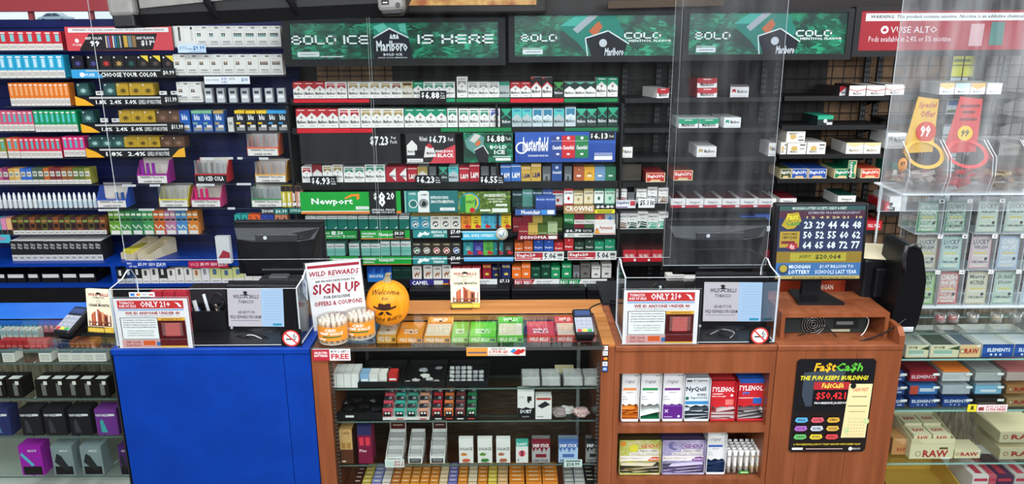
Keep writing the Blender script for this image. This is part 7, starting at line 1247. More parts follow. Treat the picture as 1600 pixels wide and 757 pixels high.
for i, (x0, x1, c1, c2, nm) in enumerate(((717.5, 740, '#c87a3a', '#c85a3a', 'orange fruit'), (746.5, 769.5, '#5a8a3a', '#3a7a3a', 'green mint'), (775.5, 797.5, '#b06a4a', '#a85a3a', 'brown spice'))):
    for k in range(7): item('box', x0, x1, 686-k*0, 722, YSH+k*.024, .021, '#dedcd6', [('t', 'SOLACE', .06, .52, .94, .64, '#4a4a4c', .03), ('p', [(.1,.36),(.3,.44),(.6,.38),(.5,.3),(.2,.3)], c1), ('p', [(.2,.1),(.3,.18),(.7,.18),(.8,.1),(.6,.04),(.3,.04)], c2), ('r', .2,.0,.8,.03,'#8a8a88')] if k == 0 else [], f'white gum box with {nm} picture, {nth(k+1)} from the glass', 'box', f'white gum boxes with {nm} picture', z=z+.0006, top='#d8d6d0')
for k in range(3): item('box', 806, 825.5, 689, 722, YSH+k*.016, .014, '#dcdad6', [('r', 0, .74, 1, 1, '#3aa08c'), ('t', 'BLANKET', .08, .78, .92, .9, '#e8f0ec', .03), ('c', .5, .42, .14, '#e05a6a'), ('r', .4, .3, .6, .55, '#7a2a3a'), ('t', '4', .1, .06, .25, .2, '#6a6a6a', .01)] if k == 0 else [], f'white and teal box with red sweets picture, {nth(k+1)} from the glass', 'box', 'white and teal boxes', z=z+.0006, top='#3aa08c')
for x0, x1, c, c2, nm in ((831, 859.5, '#7a1c2c', '#a8a4a4', 'crimson'), (872.5, 903, '#4a6aa8', '#a8c0dc', 'blue'), (915, 944, '#222224', '#8a8886', 'black')):
    for k in range(8): item('box', x0, x1, 691, 722, YSH+k*.026, .022, c2, [('r', 0, .72, 1, 1, c), ('p', [(0,.74),(.1,.5),(.2,.74),(.3,.56),(.42,.74),(.55,.48),(.66,.74),(.8,.55),(.9,.74)], c), ('t', 'DRIP STICK', .05, .74, .95, .90, '#f0f0f0', .05), ('t', 'DRIP STICK', .08, .04, .92, .16, '#3a3a3c', .04), ('r', .2,.26,.8,.42,c)] if k == 0 else [('l', [(.1,.9),(.4,.96),(.7,.88)], .04, '#e0d8d8')], f'{nm} dripping paint print box, {nth(k+1)} back from the glass, third shelf', 'box', f'{nm} dripping paint print boxes', z=z+.0006+k*.0, top=c)
plate('price_tag', 602, 632, 718.5, 731, YSH-.0125, '#dde4de', [('r', .06, .2, .44, .8, '#c8d8d0'), ('t', 'BUY 2', .5, .5, .95, .85, '#b03a34', .04), ('t', 'SAVE $3', .45, .15, .97, .45, '#b03a34', .04)], 'white buy and save tag on the third glass shelf', 'price tag', D=.002)
plate('price_tag', 881, 909.5, 719, 730.5, YSH-.0125, '#cfe0da', [('t', '$24.99', .14, .1, .86, .62, '#2a3a34', .04), ('r', .1,.74,.9,.88,'#3a4a44')], 'pale green 24.99 tag on the third glass shelf', 'price tag', D=.002)
# bottom deck goods: boxes showing their tops
zb_ = zd
for i, (x0, x1, c, yt, l) in enumerate(((553, 566, '#4a1c1c', 737, 'maroon'), (567, 581, '#c8b04a', 737, 'mustard'), (582, 597, '#8a90c0', 737, 'lavender'), (598, 611, '#d8d6d0', 737, 'white'), (612, 626, '#c87838', 736, 'rust'), (627, 641, '#dc9038', 736, 'amber'), (642, 656, '#dc9038', 736, 'amber'), (657, 671, '#dc8a34', 736, 'amber'), (672, 686, '#dc8a34', 736, 'amber'), (687, 700, '#dfc8a0', 736, 'cream'), (701, 715, '#7a78b8', 727, 'violet'), (716, 731, '#de8a2e', 728, 'orange'), (732, 746, '#d8c8a8', 731, 'cream'), (747, 762, '#de8a2e', 731, 'orange'), (763, 777, '#d8c048', 731, 'mustard'), (778, 794, '#dcb078', 731, 'tan'), (796, 820, '#e0862c', 727, 'broad orange'), (822, 847, '#e0862c', 727, 'broad orange'), (848, 872, '#e0862c', 727, 'broad orange'), (882, 897, '#a8a8a8', 745, 'grey'), (898, 914, '#b8b8b8', 742, 'silver'), (914, 930, '#1a1a1c', 733, 'black'), (932, 949, '#e0862c', 742, 'orange'))):
    zt_ = Zat(757, YSH, 750); h_ = max(.03, zt_-zb_-.0)
    o_ = item('box', x0, x1-.5, 700, 700, YSH+.0, .15, c, [], '', 'box', 'boxes on the case deck', z=zb_) if 0 else None
    a, cc_ = Xat(x0, YSH, zb_), Xat(x1-.6, YSH, zb_); W = cc_-a; hh = .055+(757-yt)*.0002
    for k in range(5):
        key = ('deck', round(W, 3), c, round(hh, 3))
        if key not in _K: m = MB(); m.box(-W/2, W/2, 0, .026, 0, hh, c, top=c); m.ink(Fr((-W/2, 0, hh), (W, 0, 0), (0, .026, 0), (0, 0, 1)), [('r', 0, .0, 1, .12, '#8a4a1c' if c[1] in 'de' else '#2a2a2c'), ('r', .2, .4, .8, .6, '#f0dcc0')]); _K[key] = m.mesh('box')
        q = bpy.data.objects.new('box', _K[key]); C.objects.link(q); q.location = ((a+cc_)/2, YSH+k*.028, zb_+.0005); q.rotation_euler = (0, 0, 0); tag(q, f'{l} box, {nth(i+1)} from the case corner, {nth(k+1)} back, on the case floor', 'box', 'boxes on the case floor')
# ================================================================== WOOD UNIT CONTENTS
YU = YF+.03
def sachet(x0, x1, yt, yb, z, body, ops, packs, lab, frac=.34, name='sachet_dispenser', top=None, n=9, packops=None):
    a, c = Xat(x0, YU, z), Xat(x1-.6, YU, z); W = c-a; H = Zat(yt, YU, (x0+x1)/2)-z; D = .12; hl = H*frac
    t = thing(name, lab, 'dispenser box', ((a+c)/2, YU, z+.0006)); m = MB()
    cv = [(-W/2, hl*.9), (-W*.36, hl*.98), (-W*.2, hl*.86), (0, hl*1.0), (W*.2, hl*.9), (W*.36, hl*1.0), (W/2, hl*.9)]
    m.prism([(-W/2, H), (W/2, H)]+cv[::-1], .02, .023, M(body, .45)); m.box(-W/2, -W/2+.002, .0, D, 0, H, body); m.box(W/2-.002, W/2, .0, D, 0, H, body); m.box(-W/2, W/2, .02, D, H-.002, H, top or body); m.box(-W/2, W/2, D-.002, D, 0, H, body)
    m.box(-W/2, W/2, 0, D, 0, .002, body); m.box(-W/2, W/2, 0, .002, 0, H*.06, body); m.ink(Fr((-W/2, .02, hl*1.05), (W, 0, 0), (0, 0, H-hl*1.05), (0, -1, 0)), ops); m.build('box_body', t)
    if packs == 'solid': m = MB(); m.box(-W/2+.002, W/2-.002, .003, .018, .002, hl*.95, packops); m.ink(Fr((-W/2, .003, 0), (W, 0, 0), (0, 0, hl*.95), (0, -1, 0)), [('t', 'x', .1, .6, .3, .8, '#d8c8e8', .02), ('r', .1, .3, .5, .34, '#c8b8e0'), ('c', .8, .35, .08, '#e8e0f0')]); m.build('front_flap', t)
    else:
        random.seed(int(x0))
        for q in range(n):
            m = MB(); r_ = random.uniform(-.02, .02); zz_ = .004+q*hl*.72/n; cc_ = packs[q % len(packs)]; ww = W*.46
            m.add([(-ww, .004, zz_+r_*.3), (ww, .004, zz_+hl*.12-r_*.3), (ww, .085, zz_+hl*.2), (-ww, .085, zz_+hl*.1), (-ww, .004, zz_+r_*.3+.002), (ww, .004, zz_+hl*.12-r_*.3+.002), (ww, .085, zz_+hl*.2+.002), (-ww, .085, zz_+hl*.1+.002)], [(3,2,1,0), (4,5,6,7), (0,1,5,4), (1,2,6,5), (2,3,7,6), (3,0,4,7)], M(cc_, .3)); m.build('sachet', t)
def orig(c): return [('t', 'Original', .22, .62, .76, .78, '#3a3a3c', 0, .3), ('r', .12, .42, .86, .50, c), ('r', .32, .34, .68, .365, '#a8a8a8'), ('r', .06, .2, .3, .215, '#8a8a8a'), ('r', .06, .12, .4, .135, '#8a8a8a'), ('t', '$2.99', .74, .88, .96, .94, '#6a6a6a', .01)]
WA, WB = ZW1, ZW2
sachet(970, 998, 587, 660, WA, '#e2e2e2', orig('#e08a4a'), ('#c86a24', '#a8501c', '#d8802c'), 'white script-lettered box dispensing orange sachets, upper wooden shelf')
sachet(999.5, 1032, 587, 660, WA, '#e2e2e2', orig('#2a8a4a'), ('#1c6a44', '#dfe4e0'), 'white script-lettered box nearly empty of green sachets', n=2)
sachet(1034, 1067, 587, 661, WA, '#e2e2e2', orig('#7a3a8a'), 'solid', 'white script-lettered box with purple lower flap', packops='#5c2480')
sachet(1068, 1108, 594, 659, WA, '#d8dce0', [('r', 0, 0, 1, .12, '#3a8ac0'), ('t', 'NyQuil', .08, .44, .86, .66, '#1c2430', .05), ('t', 'SEVERE+', .52, .32, .9, .40, '#2a3440', .03), ('t', 'VapoCOOL', .26, .18, .94, .29, '#2c6a74', .04), ('c', .14, .23, .06, '#2c6a5a'), ('t', '4 Caplets', .35, .82, .9, .92, '#4a4a4a', .02), ('r', .1, .84, .3, .9, '#3a3a3a')], ('#26303a', '#c8d0d8', '#3a444c'), 'pale cold medicine box dispensing dark sachets')
ty = lambda pm: [('t', 'TYLENOL', .05, .54, .95, .74, '#f4f0ee', .05, .1)]+([('t', 'PM', .22, .38, .46, .50, '#3a7ad0', .05, .1), ('r', .08, .24, .86, .28, '#e8b8b4'), ('r', .62, .04, .94, .26, '#2a62b8')] if pm else [('t', 'Extra Strength', .08, .32, .62, .40, '#f0dcd8', .03), ('r', .10, .44, .5, .48, '#f0d0cc'), ('c', .86, .4, .05, '#f0f0f0'), ('r', .62, .02, .94, .24, '#e87a74')])
sachet(1109, 1149, 599, 657, WA, '#c42830', ty(0), ('#d8c8c8', '#8a3a3a', '#c8c0c0'), 'red pain relief box beside the pale cold medicine box', top='#c83a3c')
sachet(1150.5, 1193, 596, 659, WA, '#c42830', [('r', 0, .82, 1, 1, '#2a5ab0')]+ty(1), ('#3c3a3c', '#c8c4c4', '#6a6668'), 'red and blue night pain relief box, last on the upper wooden shelf', top='#2a5ab0')
go = lambda c, mo: [('r', 0, 0, 1, .24, '#e0dcd8'), ('t', 'GO!', .5, .58, .96, .82, '#efece8', .06, .15), ('t', 'GO!', .51, .59, .95, .81, c, .03, .15), ('r', .46, .42, .96, .54, '#e4e0dc'), ('t', 'Nano-CBD', .5, .44, .94, .52, '#4a3a3a', .04), ('r', .26, .28, .96, .40, '#e4e0dc'), ('t', 'Melatonin Gummies' if mo else 'Vitamin C Gummies', .28, .30, .94, .38, '#8a7a7a', .02), ('t', 'Best Flavor', .06, .1, .6, .16, '#a8887a', .02), ('p', [(.72,0),(.72,.06),(.8,.18),(.92,.2),(1,.14),(1,0)], c), ('t', '20MG', .76, .04, .98, .12, '#f4ece8', .05)]
FR_ = noisy('printed_fruit', '#a8a03c', '#dcc8a8', (22, 22, 22), 1.2, .5, 3, '#b8c06a'); PU_ = noisy('printed_berries', '#8a82a8', '#c8c0d8', (18, 18, 18), 1.2, .5, 3, '#a8a0c0')
sachet(967, 1032, 692, 750, WB, FR_, [('c', .36, .6, .18, '#d8d040'), ('c', .1, .8, .12, '#e0903c')]+go('#c8582c', 0), ('#3a3832', '#c8c0a8', '#8a7a3c'), 'fruit printed gummy box on the lower wooden shelf', top='#4a3c24', n=8)
sachet(1033.5, 1101, 692, 750, WB, PU_, [('p', [(.2,.86),(.32,.9),(.24,.76),(.26,.62),(.4,.54),(.28,.5),(.18,.58),(.15,.74)], '#6a6a98')]+go('#7a3a8a', 1), ('#4a445c', '#c8c0d8', '#6a5a8a'), 'lavender berry printed gummy box on the lower wooden shelf', top='#4a3c5c', n=8)
sachet(1102.5, 1133, 680, 743, WB, '#e2e2e2', orig('#2a5ab0'), ('#1c2c4a', '#24385c'), 'white script-lettered box dispensing navy sachets, lower wooden shelf')
z = WB+.0006; a, c = Xat(1134, YU, z), Xat(1189, YU, z)
t = thing('clear_rack', 'clear box holding rows of white capped tubes on the lower wooden shelf', 'rack', ((a+c)/2, YU, z)); W = c-a; m = MB(); m.tray(-W/2, W/2, 0, .11, 0, .025, .002, ACRYL); m.build('rack_body', t); m = MB(); m.box(-.02, .02, -.002, -.001, .004, .018, '#2f7a3a'); m.ink(Fr((-.02, -.002, .004), (.04, 0, 0), (0, 0, .014), (0, -1, 0)), [('r', .2,.3,.9,.7,'#c8dca0')]); m.build('green_tag', t)
for r_ in range(5):
    for q in range(6):
        key = ('tube', q > 3)
        if key not in _K: m = MB(); m.lathe([(.003, 0), (.0065, .006), (.0065, .075)], 0, 0, M('#c8b088' if q > 3 else '#b8b0a4', .3), 10); m.lathe([(.0067, .03), (.0067, .068)], 0, 0, '#e4e2de', 10, closed=False); m.lathe([(.0078, .075), (.0078, .095), (0, .096)], 0, 0, '#e8e8e6', 10); _K[key] = m.mesh('capped_tube')
        o_ = bpy.data.objects.new('capped_tube', _K[key]); C.objects.link(o_); o_.location = ((a+c)/2-W/2+.012+q*(W-.022)/5, YU+.012+r_*.02, z+.0025+r_*.0); tag(o_, f'white capped tube, {nth(r_+1)} row back, {nth(q+1)} from the navy sachets', 'tube', 'white capped tubes')
# ================================================================== LEFT VAPE CASE
x0, x1 = X(-260), X(173); yw = Yat(498, ZC, 90)
t = thing('display_case', 'glass case of vape boxes with a bright blue ledge, beside the blue counter', 'display case', (0, 0, 0))
b = MB(); b.rbox(x0, x1, yw, YBK, ZC-.03, ZC+.002, .003, noisy('toplit_blue_ledge', '#2468c8', '#2a70d0', (3, 3, 3), 3, .35, 3)); b.build('back_ledge', t)  # lighter blue carries the light falling on the ledge top
b = MB(); b.sheet(x0, x1, YF, yw, ZC-.006, ZC, GLASS, GEDGE); b.build('glass_top', t)
b = MB(); b.sheet(x0, x1, YF, YF+.005, .1, ZC-.006, GLASS, GEDGE); b.build('glass_front', t)
CORR = noisy('corrugated_liner', '#6a5848', '#c0b0a0', (60, 1, 6), 2, .6, 4, '#907c68', bump=.3)
b = MB(); b.box(x0, x1, YBK-.02, YBK, 0, ZC-.03, CORR); b.build('back_panel', t)
for y in (724, 757): pass
b = MB(); zdk = Zat(766, YF+.05, 90); b.box(x0, x1, YF+.006, YBK-.02, zdk-.02, zdk, '#c8c5be'); b.build('case_deck', t)
b = MB(); b.box(x1-.006, x1, YF, YBK, 0, ZC-.006, M('#3a3a3c', .4)); b.build('side_panel', t)
LY = YF+.05; LZ = {}
for y in (566, 622, 681, 743):
    z = Zat(y, LY, 90); LZ[y] = z; b = MB(); b.sheet(x0+.002, x1-.007, LY-.008, YBK-.03, z-.006, z, GLASS, GEDGE); b.build('glass_shelf', t)
for px in (50, 160):
    for y in (566, 622, 681, 743): z = LZ[y]; xx_ = Xat(px, LY, z); b = MB(); b.tube([(xx_, LY+.01, z-.008), (xx_, YBK-.03, z-.018)], .003, STEEL, 6); b.build('shelf_bracket', t)
zu = ZC-.06; b = MB(); b.sheet(x0+.002, x1-.007, Yat(549, zu, 90), YBK-.03, zu-.005, zu, GLASS, GEDGE); b.build('glass_shelf', t)
def lx(name, x0, x1, yt, yb, z, base, ops, lab, cat, grp, D=.06, top=None, Y=LY, rot=(0, 0, 0), tops=()): return item(name, x0, x1, yt, yb, Y, D, base, ops, lab, cat, grp, z=z+.0006, top=top or base, side=base, rot=rot, tops=tops)
for i in range(8): lx('vape_box', 0+i*9.5, 9+i*9.5, 533, 548, zu, '#b83028', [('r', .1, .2, .9, .4, '#d87a6a')], f'red upright vape box, {nth(i+1)} along the glass top of the vape case', 'vape box', 'red boxes under the case glass', D=.035, Y=2.70)
for i in range(5): lx('vape_box', 110+i*8, 117+i*8, 534, 549, zu, '#b8602c', [('r', .1, .1, .9, .3, '#d8a080')], f'orange brown vape box, {nth(i+1)} under the booklet stand', 'vape box', 'orange brown boxes under the case glass', D=.05, Y=2.70)
for i in range(9): lx('vape_box', 0+i*6.6, 6+i*6.6, 500, 516, zu, '#3a8090', [('r', .2, .3, .8, .7, '#8ac0c8')], f'teal vape box, {nth(i+1)} in the back file under the case glass', 'vape box', 'teal boxes under the case glass', D=.04, Y=2.86)
for i in range(4): lx('vape_box', 60+i*9, 68+i*9, 500, 514, zu, '#b0687a', [('r', .2, .3, .8, .7, '#d8a8b8')], f'dusty pink vape box, {nth(i+1)} in the back file under the case glass', 'vape box', 'dusty pink boxes under the case glass', D=.04, Y=2.86)
for i in range(6): lx('vape_box', 2+i*10, 11+i*10, 516, 531, zu, '#c8c6c0', [('r', .1, .5, .9, .9, '#8ab0b4')], f'white topped vape box, {nth(i+1)} in the middle file under the case glass', 'vape box', 'white topped boxes under the case glass', D=.035, Y=2.78)
for i, px in enumerate((5, 62, 92, 111, 130, 148)):
    lx('warning_card_box', px, px+19, 552, 565.5, LZ[566], '#d6d2c8', [('r', .1, .2+k*.18, .9, .26+k*.18, '#7a7a78') for k in range(4)], f'white printed card box, {nth(i+1)} along the upper shelf of the vape case', 'card box', 'white printed card boxes', D=.05, top='#4a5a60')
for i, px in enumerate((-12, 14, 58, 81, 103, 126, 149)):
    lx('device_box', px, px+23, 594, 620, LZ[622], '#16130f', [('r', .42, .12, .72, .8, '#6a6864'), ('r', .6, .72, .85, .92, '#d8d4cc')], f'black box with grey device picture, {nth(i+1)} along the second shelf', 'device box', 'black grey-device boxes', D=.07, tops=[('r', .1, .1, .8, .5, '#d8d8d4')])
for i, (px, w, c, k) in enumerate(((-10, 30, '#2a3060', '#5a78b0'), (36, 33, '#211f24', '#3a3a40'), (73, 33, '#211f24', '#3a3a40'), (112, 34, '#1c1c20', '#3a3a40'), (153, 34, '#6a3080', '#3a9a9a'))):
    lx('device_box', px, px+w, 640, 679, LZ[681], c, [('t', 'VAPORESSO', .02, .72, .74, .82, '#e0e0e0', .04), ('p', [(.2,.1),(.2,.55),(.32,.62),(.5,.1)], k), ('r', .62, .74, .9, .82, '#d8d8d8')], ('navy', 'black', 'charcoal', 'glossy black', 'purple')[i]+f' device box, {nth(i+1)} along the third shelf of the vape case', 'device box', None, D=.06)
for i, (px, w, c) in enumerate(((36, 35, '#9a1fa0'), (86, 33, '#7c8a8c'), (131, 33, '#7c8a8c'), (190, 14, '#4a2460'))):
    lx('device_box', px, px+w, 698, 741, LZ[743], c, [('r', .08, .02, .92, .3, '#1a1618'), ('p', [(.04,.7),(.5,.3),(.62,.36),(.12,.78)], '#58b0c8') if i == 0 else ('p', [(.1,.45),(.25,.75),(.45,.66),(.8,.2),(.6,.14)], '#26282a'), ('t', 'ARGUS', .4, .80, .8, .88, '#e0e0e4', .02)], ('magenta device box on the lowest shelf', 'grey device box beside the magenta one', 'grey device box farther from the magenta one', 'dark purple box at the blue counter edge')[i]+' of the vape case', 'device box', None, D=.06)
# ================================================================== RIGHT PAPER CASE
ZR = Zat(519, 2.6, 1500); RY = 2.6; a, c = Xat(1398, RY, .8), Xat(1700, RY, .8)
t = thing('display_case', 'glass case of rolling papers under the lottery ticket racks', 'display case', (0, 0, 0)); AL = M('#c8d0d4', .3)
b = MB(); b.sheet(a, c, RY-.01, 3.05, ZR-.006, ZR, GLASS, GEDGE); b.build('glass_top', t)
b = MB(); b.sheet(a, c, RY-.01, RY-.005, .1, ZR-.006, GLASS, GEDGE); b.build('glass_front', t); b = MB(); b.box(a, a+.006, RY-.005, 3.05, .1, ZR-.006, GLASS); b.build('glass_side', t)
b = MB(); b.box(a, c, 3.05, 3.06, 0, ZR, CORR); b.build('back_panel', t); b = MB(); zq = Zat(790, RY, 1500); b.box(a, c, RY-.004, 3.049, .0, zq-.001, '#a8a49c'); b.build('case_deck', t)
RZ = {}
for y in (561, 641, 724):
    z = Zat(y, RY, 1490); RZ[y] = z; b = MB(); b.sheet(a+.007, c, RY, 3.04, z-.007, z, GLASS, M('#8fc0b8', .2)); b.build('glass_shelf', t)
def rx(x0, x1, yt, yb, z, base, ops, lab, D=.12, top=None, name='paper_carton', dy=0, tops=(), k=None, cat='carton', rot=(0, 0, 0)): return item(name, x0, x1, yt, yb, RY+.012+dy, D, base, ops, lab, cat, k, z=z+.0006, top=top or base, side=base, tops=tops, rot=rot)
OC = [('t', 'OCB', .1, .72, .5, .92, '#2a3a2a', .03), ('p', [(.62,.7),(1,.95),(1,.6)], '#3a4a2c'), ('r', .12, .14, .78, .6, '#8fb0a0'), ('r', .12, .14, .78, .3, '#c8d0c0')]
RA = lambda s=1: [('c', .12, .5, .2, '#8a5a3a'), ('c', .12, .5, .14, '#e0cfa0'), ('t', 'RAW', .24, .28, .9, .74, '#b02c28', .06), ('r', .8, .84, .97, .98, '#e4e4e0')]
EL = [('r', 0, .3, 1, .75, '#2f5aa8'), ('t', 'ELEMENTS', .16, .42, .90, .70, '#e8eef4', .05), ('c', .3, .2, .09, '#c8d4e8'), ('c', .45, .2, .09, '#c8d4e8'), ('c', .6, .2, .09, '#c8d4e8')]
z = RZ[561]
def open_carton(x0, x1, yt, yb, z, col, ops, lab, inner, dy=0):
    Y = RY+.012+dy; a, c = Xat(x0, Y, z), Xat(x1, Y, z); W = c-a; H = Zat(yt, Y, (x0+x1)/2)-Zat(yb, Y, (x0+x1)/2); t = thing('open_carton', lab, 'carton', ((a+c)/2, Y, z+.0006))
    m = MB(); m.tray(-W/2, W/2, 0, .18, 0, H*1.15, .002, '#dcdcd4', fh=H); m.box(-W/2, W/2, -.001, 0, 0, H, col); m.ink(Fr((-W/2, -.001, 0), (W, 0, 0), (0, 0, H), (0, -1, 0)), ops); m.build('carton_body', t)
    if inner: m = MB(); m.box(-W/2+.004, W/2-.004, .004, .17, .003, H*.8, inner); m.build('paper_packs', t)
open_carton(1414, 1449, 540, 559, z, '#cfc8a8', OC, 'open cream rolling paper carton at the case corner', '#9aa098'); open_carton(1452, 1496, 540, 559, z, '#cfc8a8', OC, 'open cream rolling paper carton, nearer the tan carton', '#4a5248')
open_carton(1498, 1530, 541, 560, z, '#d8b888', RA(), 'open tan carton between the cream and blue cartons', '#5a6470'); open_carton(1533, 1581, 540, 560, z, '#24488e', EL, 'wide open blue carton on the top shelf of the paper case', '#b8bcc0'); open_carton(1583, 1625, 541, 561, z, '#24488e', EL, 'open blue carton cut by the picture edge, top shelf', '#b8bcc0')
def clear_bin(x0, x1, z, h, col, ops, lab, fill='#7a2028', n=4):
    Y = RY+.012; a, c = Xat(x0, Y, z)+.001, Xat(x1, Y, z)-.001; W = c-a; t = thing('clear_bin', lab, 'bin', ((a+c)/2, Y, z+.0006))
    m = MB(); m.tray(-W/2, W/2, 0, .2, 0, h, .0025, ACRYL, fh=h*.75); m.build('bin_body', t)
    m = MB(); m.box(-W/2+.006, W/2-.006, .006, .17, .003, h*.66, col, front=col); m.ink(Fr((-W/2+.006, .006, .003), (W-.012, 0, 0), (0, 0, h*.66), (0, -1, 0)), ops); m.build('carton_block', t)
    m = MB(); m.box(W/2-.028, W/2-.004, -.002, -.0005, h*.55, h*.72, '#e0e2e0'); m.build('price_label', t)
    if fill: m = MB(); m.box(-W/2+.008, W/2-.008, .01, .16, h*.66+.0035, h*.66+.008, fill); m.build('papers', t)
zb0 = RZ[641]; hb = .052
EL2 = [('t', 'ELEMENTS', .06, .5, .94, .86, '#e8eef4', .05), ('c', .3, .25, .1, '#b8c8e0'), ('c', .45, .25, .1, '#b8c8e0'), ('c', .6, .25, .1, '#b8c8e0')]
bx = ((1396, 1417), (1419, 1468), (1470, 1519), (1521, 1568), (1570, 1625))
cols3 = ((('#24488e', EL2, 'blue', None), ('#24488e', EL2, 'blue', None), ('#24488e', EL2, 'blue', None), ('#2a2624', [('r', .1,.3,.8,.5,'#6a5a4a')], 'black', None), ('#a88a5c', RA(), 'tan', None)),
 (('#24488e', EL2, 'blue', None), ('#3a78b8', [('r', 0, 0, .3, 1, '#c8503a'), ('r', .35, .3, .9, .7, '#d8e0e8')], 'blue and red', None), ('#b8c0c4', [], 'near-empty', None), ('#8ac0dc', [('r', .2,.2,.8,.5,'#e8f0f4')], 'pale blue', '#9aa4a8'), ('#a87a4a', RA(), 'brown', None)),
 (('#24488e', EL2, 'blue', None), ('#a81f34', [('t', 'ELEMENTS', .06, .3, .94, .7, '#e8d0d4', .05)], 'crimson', '#7a1c26'), ('#d8d8d4', [('r', .05,.2,.6,.8,'#c8ccc8')], 'orange topped', '#d8742c'), ('#b8bcb8', [], 'clear', '#8a8a88'), ('#c8b0a8', [], 'pink grey', '#a05a5a')))
for r_ in range(3):
    for i, (x0, x1) in enumerate(bx): c_, op, nm, fl = cols3[r_][i]; clear_bin(x0, x1, zb0+r_*(hb+.0012), hb, c_, op, f'clear bin of {nm} paper packs, {("bottom", "middle", "top")[r_]} layer, {nth(i+1)} from the wooden counter', fl)
plate('price_tag', 1511, 1525, 633, 644, RY-.012, '#e0d030', [('p', [(.2,.3),(.8,.3),(.6,.5),(.7,.8),(.3,.8),(.4,.5)], '#2a2a20')], 'yellow square tag on the lower bin shelf', 'price tag', D=.002); plate('price_tag', 1526, 1573, 633.5, 644, RY-.012, '#e8d8d8', [('t', 'BUY 10 GET', .3, .6, .95, .85, '#a83a44', .03), ('t', '11TH FREE', .3, .15, .95, .5, '#b02c34', .05), ('r', .04,.2,.22,.7,'#8a3a3a')], 'pink 11th free tag on the lower bin shelf', 'price tag', D=.002)
z = RZ[724]
a, c = Xat(1420, RY+.03, z), Xat(1488, RY+.03, z); W = c-a; t = thing('open_carton', 'big cream carton holding four smaller cartons', 'carton', ((a+c)/2, RY+.03, z+.0006)); H = .085
m = MB(); m.tray(-W/2, W/2, 0, .17, 0, .115, .002, '#dcd4ae', fh=H); m.ink(Fr((-W/2, 0, 0), (W, 0, 0), (0, 0, H), (0, -1, 0)), [('c', .19, .25, .13, '#8a6a3a'), ('c', .19, .25, .1, '#dcd4ae'), ('t', 'RAW', .30, .08, .88, .44, '#b02c28', .07), ('r', .66, .48, .86, .58, '#6a4a2a'), ('r', .72, .0, .94, .07, '#e8e8e4'), ('p', [(-.0,1),(.15,1.0),(.3,.78),(.7,.78),(1,.78),(1,.74),(.0,.74)], '#cfc69c')]); m.build('carton_body', t)
for i in range(4): m = MB(); q, r_ = i % 2, i//2; m.box(-W*.42+q*W*.44, -W*.42+q*W*.44+W*.40, .01+r_*.075, .08+r_*.075, .004, .096+.01*r_, '#dcd4ae'); m.ink(Fr((-W*.42+q*W*.44, .01+r_*.075, .096+.01*r_), (W*.40, 0, 0), (0, .07, 0), (0, 0, 1)), [('t', 'RAW', .2, .4, .85, .75, '#b02c28', .06)]); m.ink(Fr((-W*.42+q*W*.44, .01+r_*.075, .07), (W*.40, 0, 0), (0, 0, .026), (0, -1, 0)), [('t', 'RAW', .2, .2, .8, .9, '#b02c28', .05)]); m.build('small_carton', t)
rx(1490, 1531, 704, 723, z, '#dcd2ac', RA(), 'low cream carton beside the big cream carton', D=.08, dy=.02)
rx(1392, 1419, 686, 716, z, '#c8915a', [('t', 'RAW', .3, .2, .9, .44, '#a83a28', .05), ('p', [(0,1),(1,1),(.7,.6)], '#d8a878')], 'tan folded display box at the wooden counter edge', D=.08, dy=.05)
for k in range(2): clear_bin(1559, 1640, z+k*.072, .07, '#dcd0a8', RA(), f'clear bin with cream red-lettered carton, {"upper" if k else "lower"} of the two at the picture edge', None)
t = thing('open_carton', 'big golden open carton on the floor of the paper case', 'carton', (Xat(1440, RY+.03, zq), RY+.03, zq+.001)); m = MB(); m.tray(-.135, .15, 0, .22, 0, .1, .004, '#d0a848', fh=.06); m.build('carton_body', t)
for i, (px, c_) in enumerate(((1513, '#d8d0cc'), (1538, '#c05a6a'), (1550, '#4a2c4a'), (1578, '#b8b0ac'))): rx(px, px+(26 if i != 1 else 12), 744, 790, zq, c_, [('r', .1,.8,.9,.9,'#b83a4a')], ('white packet with red clip', 'slim pink packet', 'plum packet', 'grey packet at the picture edge')[i]+' standing on the floor of the paper case', D=.16, name='packet', cat='packet', tops=[('r', .3, .1, .7, .6, '#b83a4a')])
# ================================================================== LOTTERY TICKET RACKS
TY = 2.76
tops_ = [(415, 470), (357, 412), (300, 353)]
TK = {0: [('#7cc04a', 'green ticket peeping out'), ('#c83038', 'red cash prize'), ('#d8c8a0', 'cream multiplier'), ('#a8c8b0', 'pale green grand 30,000'), ('#b8c8d8', 'pale grey blue')],
      1: [('#a8987a', 'slot reel'), ('#9ac8c0', 'aqua extra play'), ('#d8a8b0', 'pink nine'), ('#a8b8d8', 'lilac cash prize'), ('#c8d0c0', 'pale mint')],
      2: [('#2f8a4c', 'deep green million cash'), ('#4a8a6a', 'green aqua ultimate'), ('#c8d8c0', 'pale striped'), ('#b8c8b8', 'cream and blue'), ('#a8b8c8', 'slate')]}
zb = Zat(478, TY, 1500)
t = thing('acrylic_stand', 'clear acrylic base block carrying the ticket racks', 'stand', (0, 0, 0)); b = MB(); b.sheet(Xat(1404, TY-.02, ZR), Xat(1640, TY-.02, ZR), TY-.02, TY-.015, ZR+.0006, zb-.001, ACRYL, AEDGE); b.box(Xat(1404, TY, ZR), Xat(1640, TY, ZR), TY-.012, TY+.16, zb-.008, zb-.001, M('#c4ccd0', .3)); b.build('base_block', t)
for px in (1405, 1500, 1600): b = MB(); b.box(Xat(px, TY, ZR), Xat(px, TY, ZR)+.006, TY-.012, TY+.15, ZR+.0006, zb-.008, ACRYL); b.build('base_wall', t)
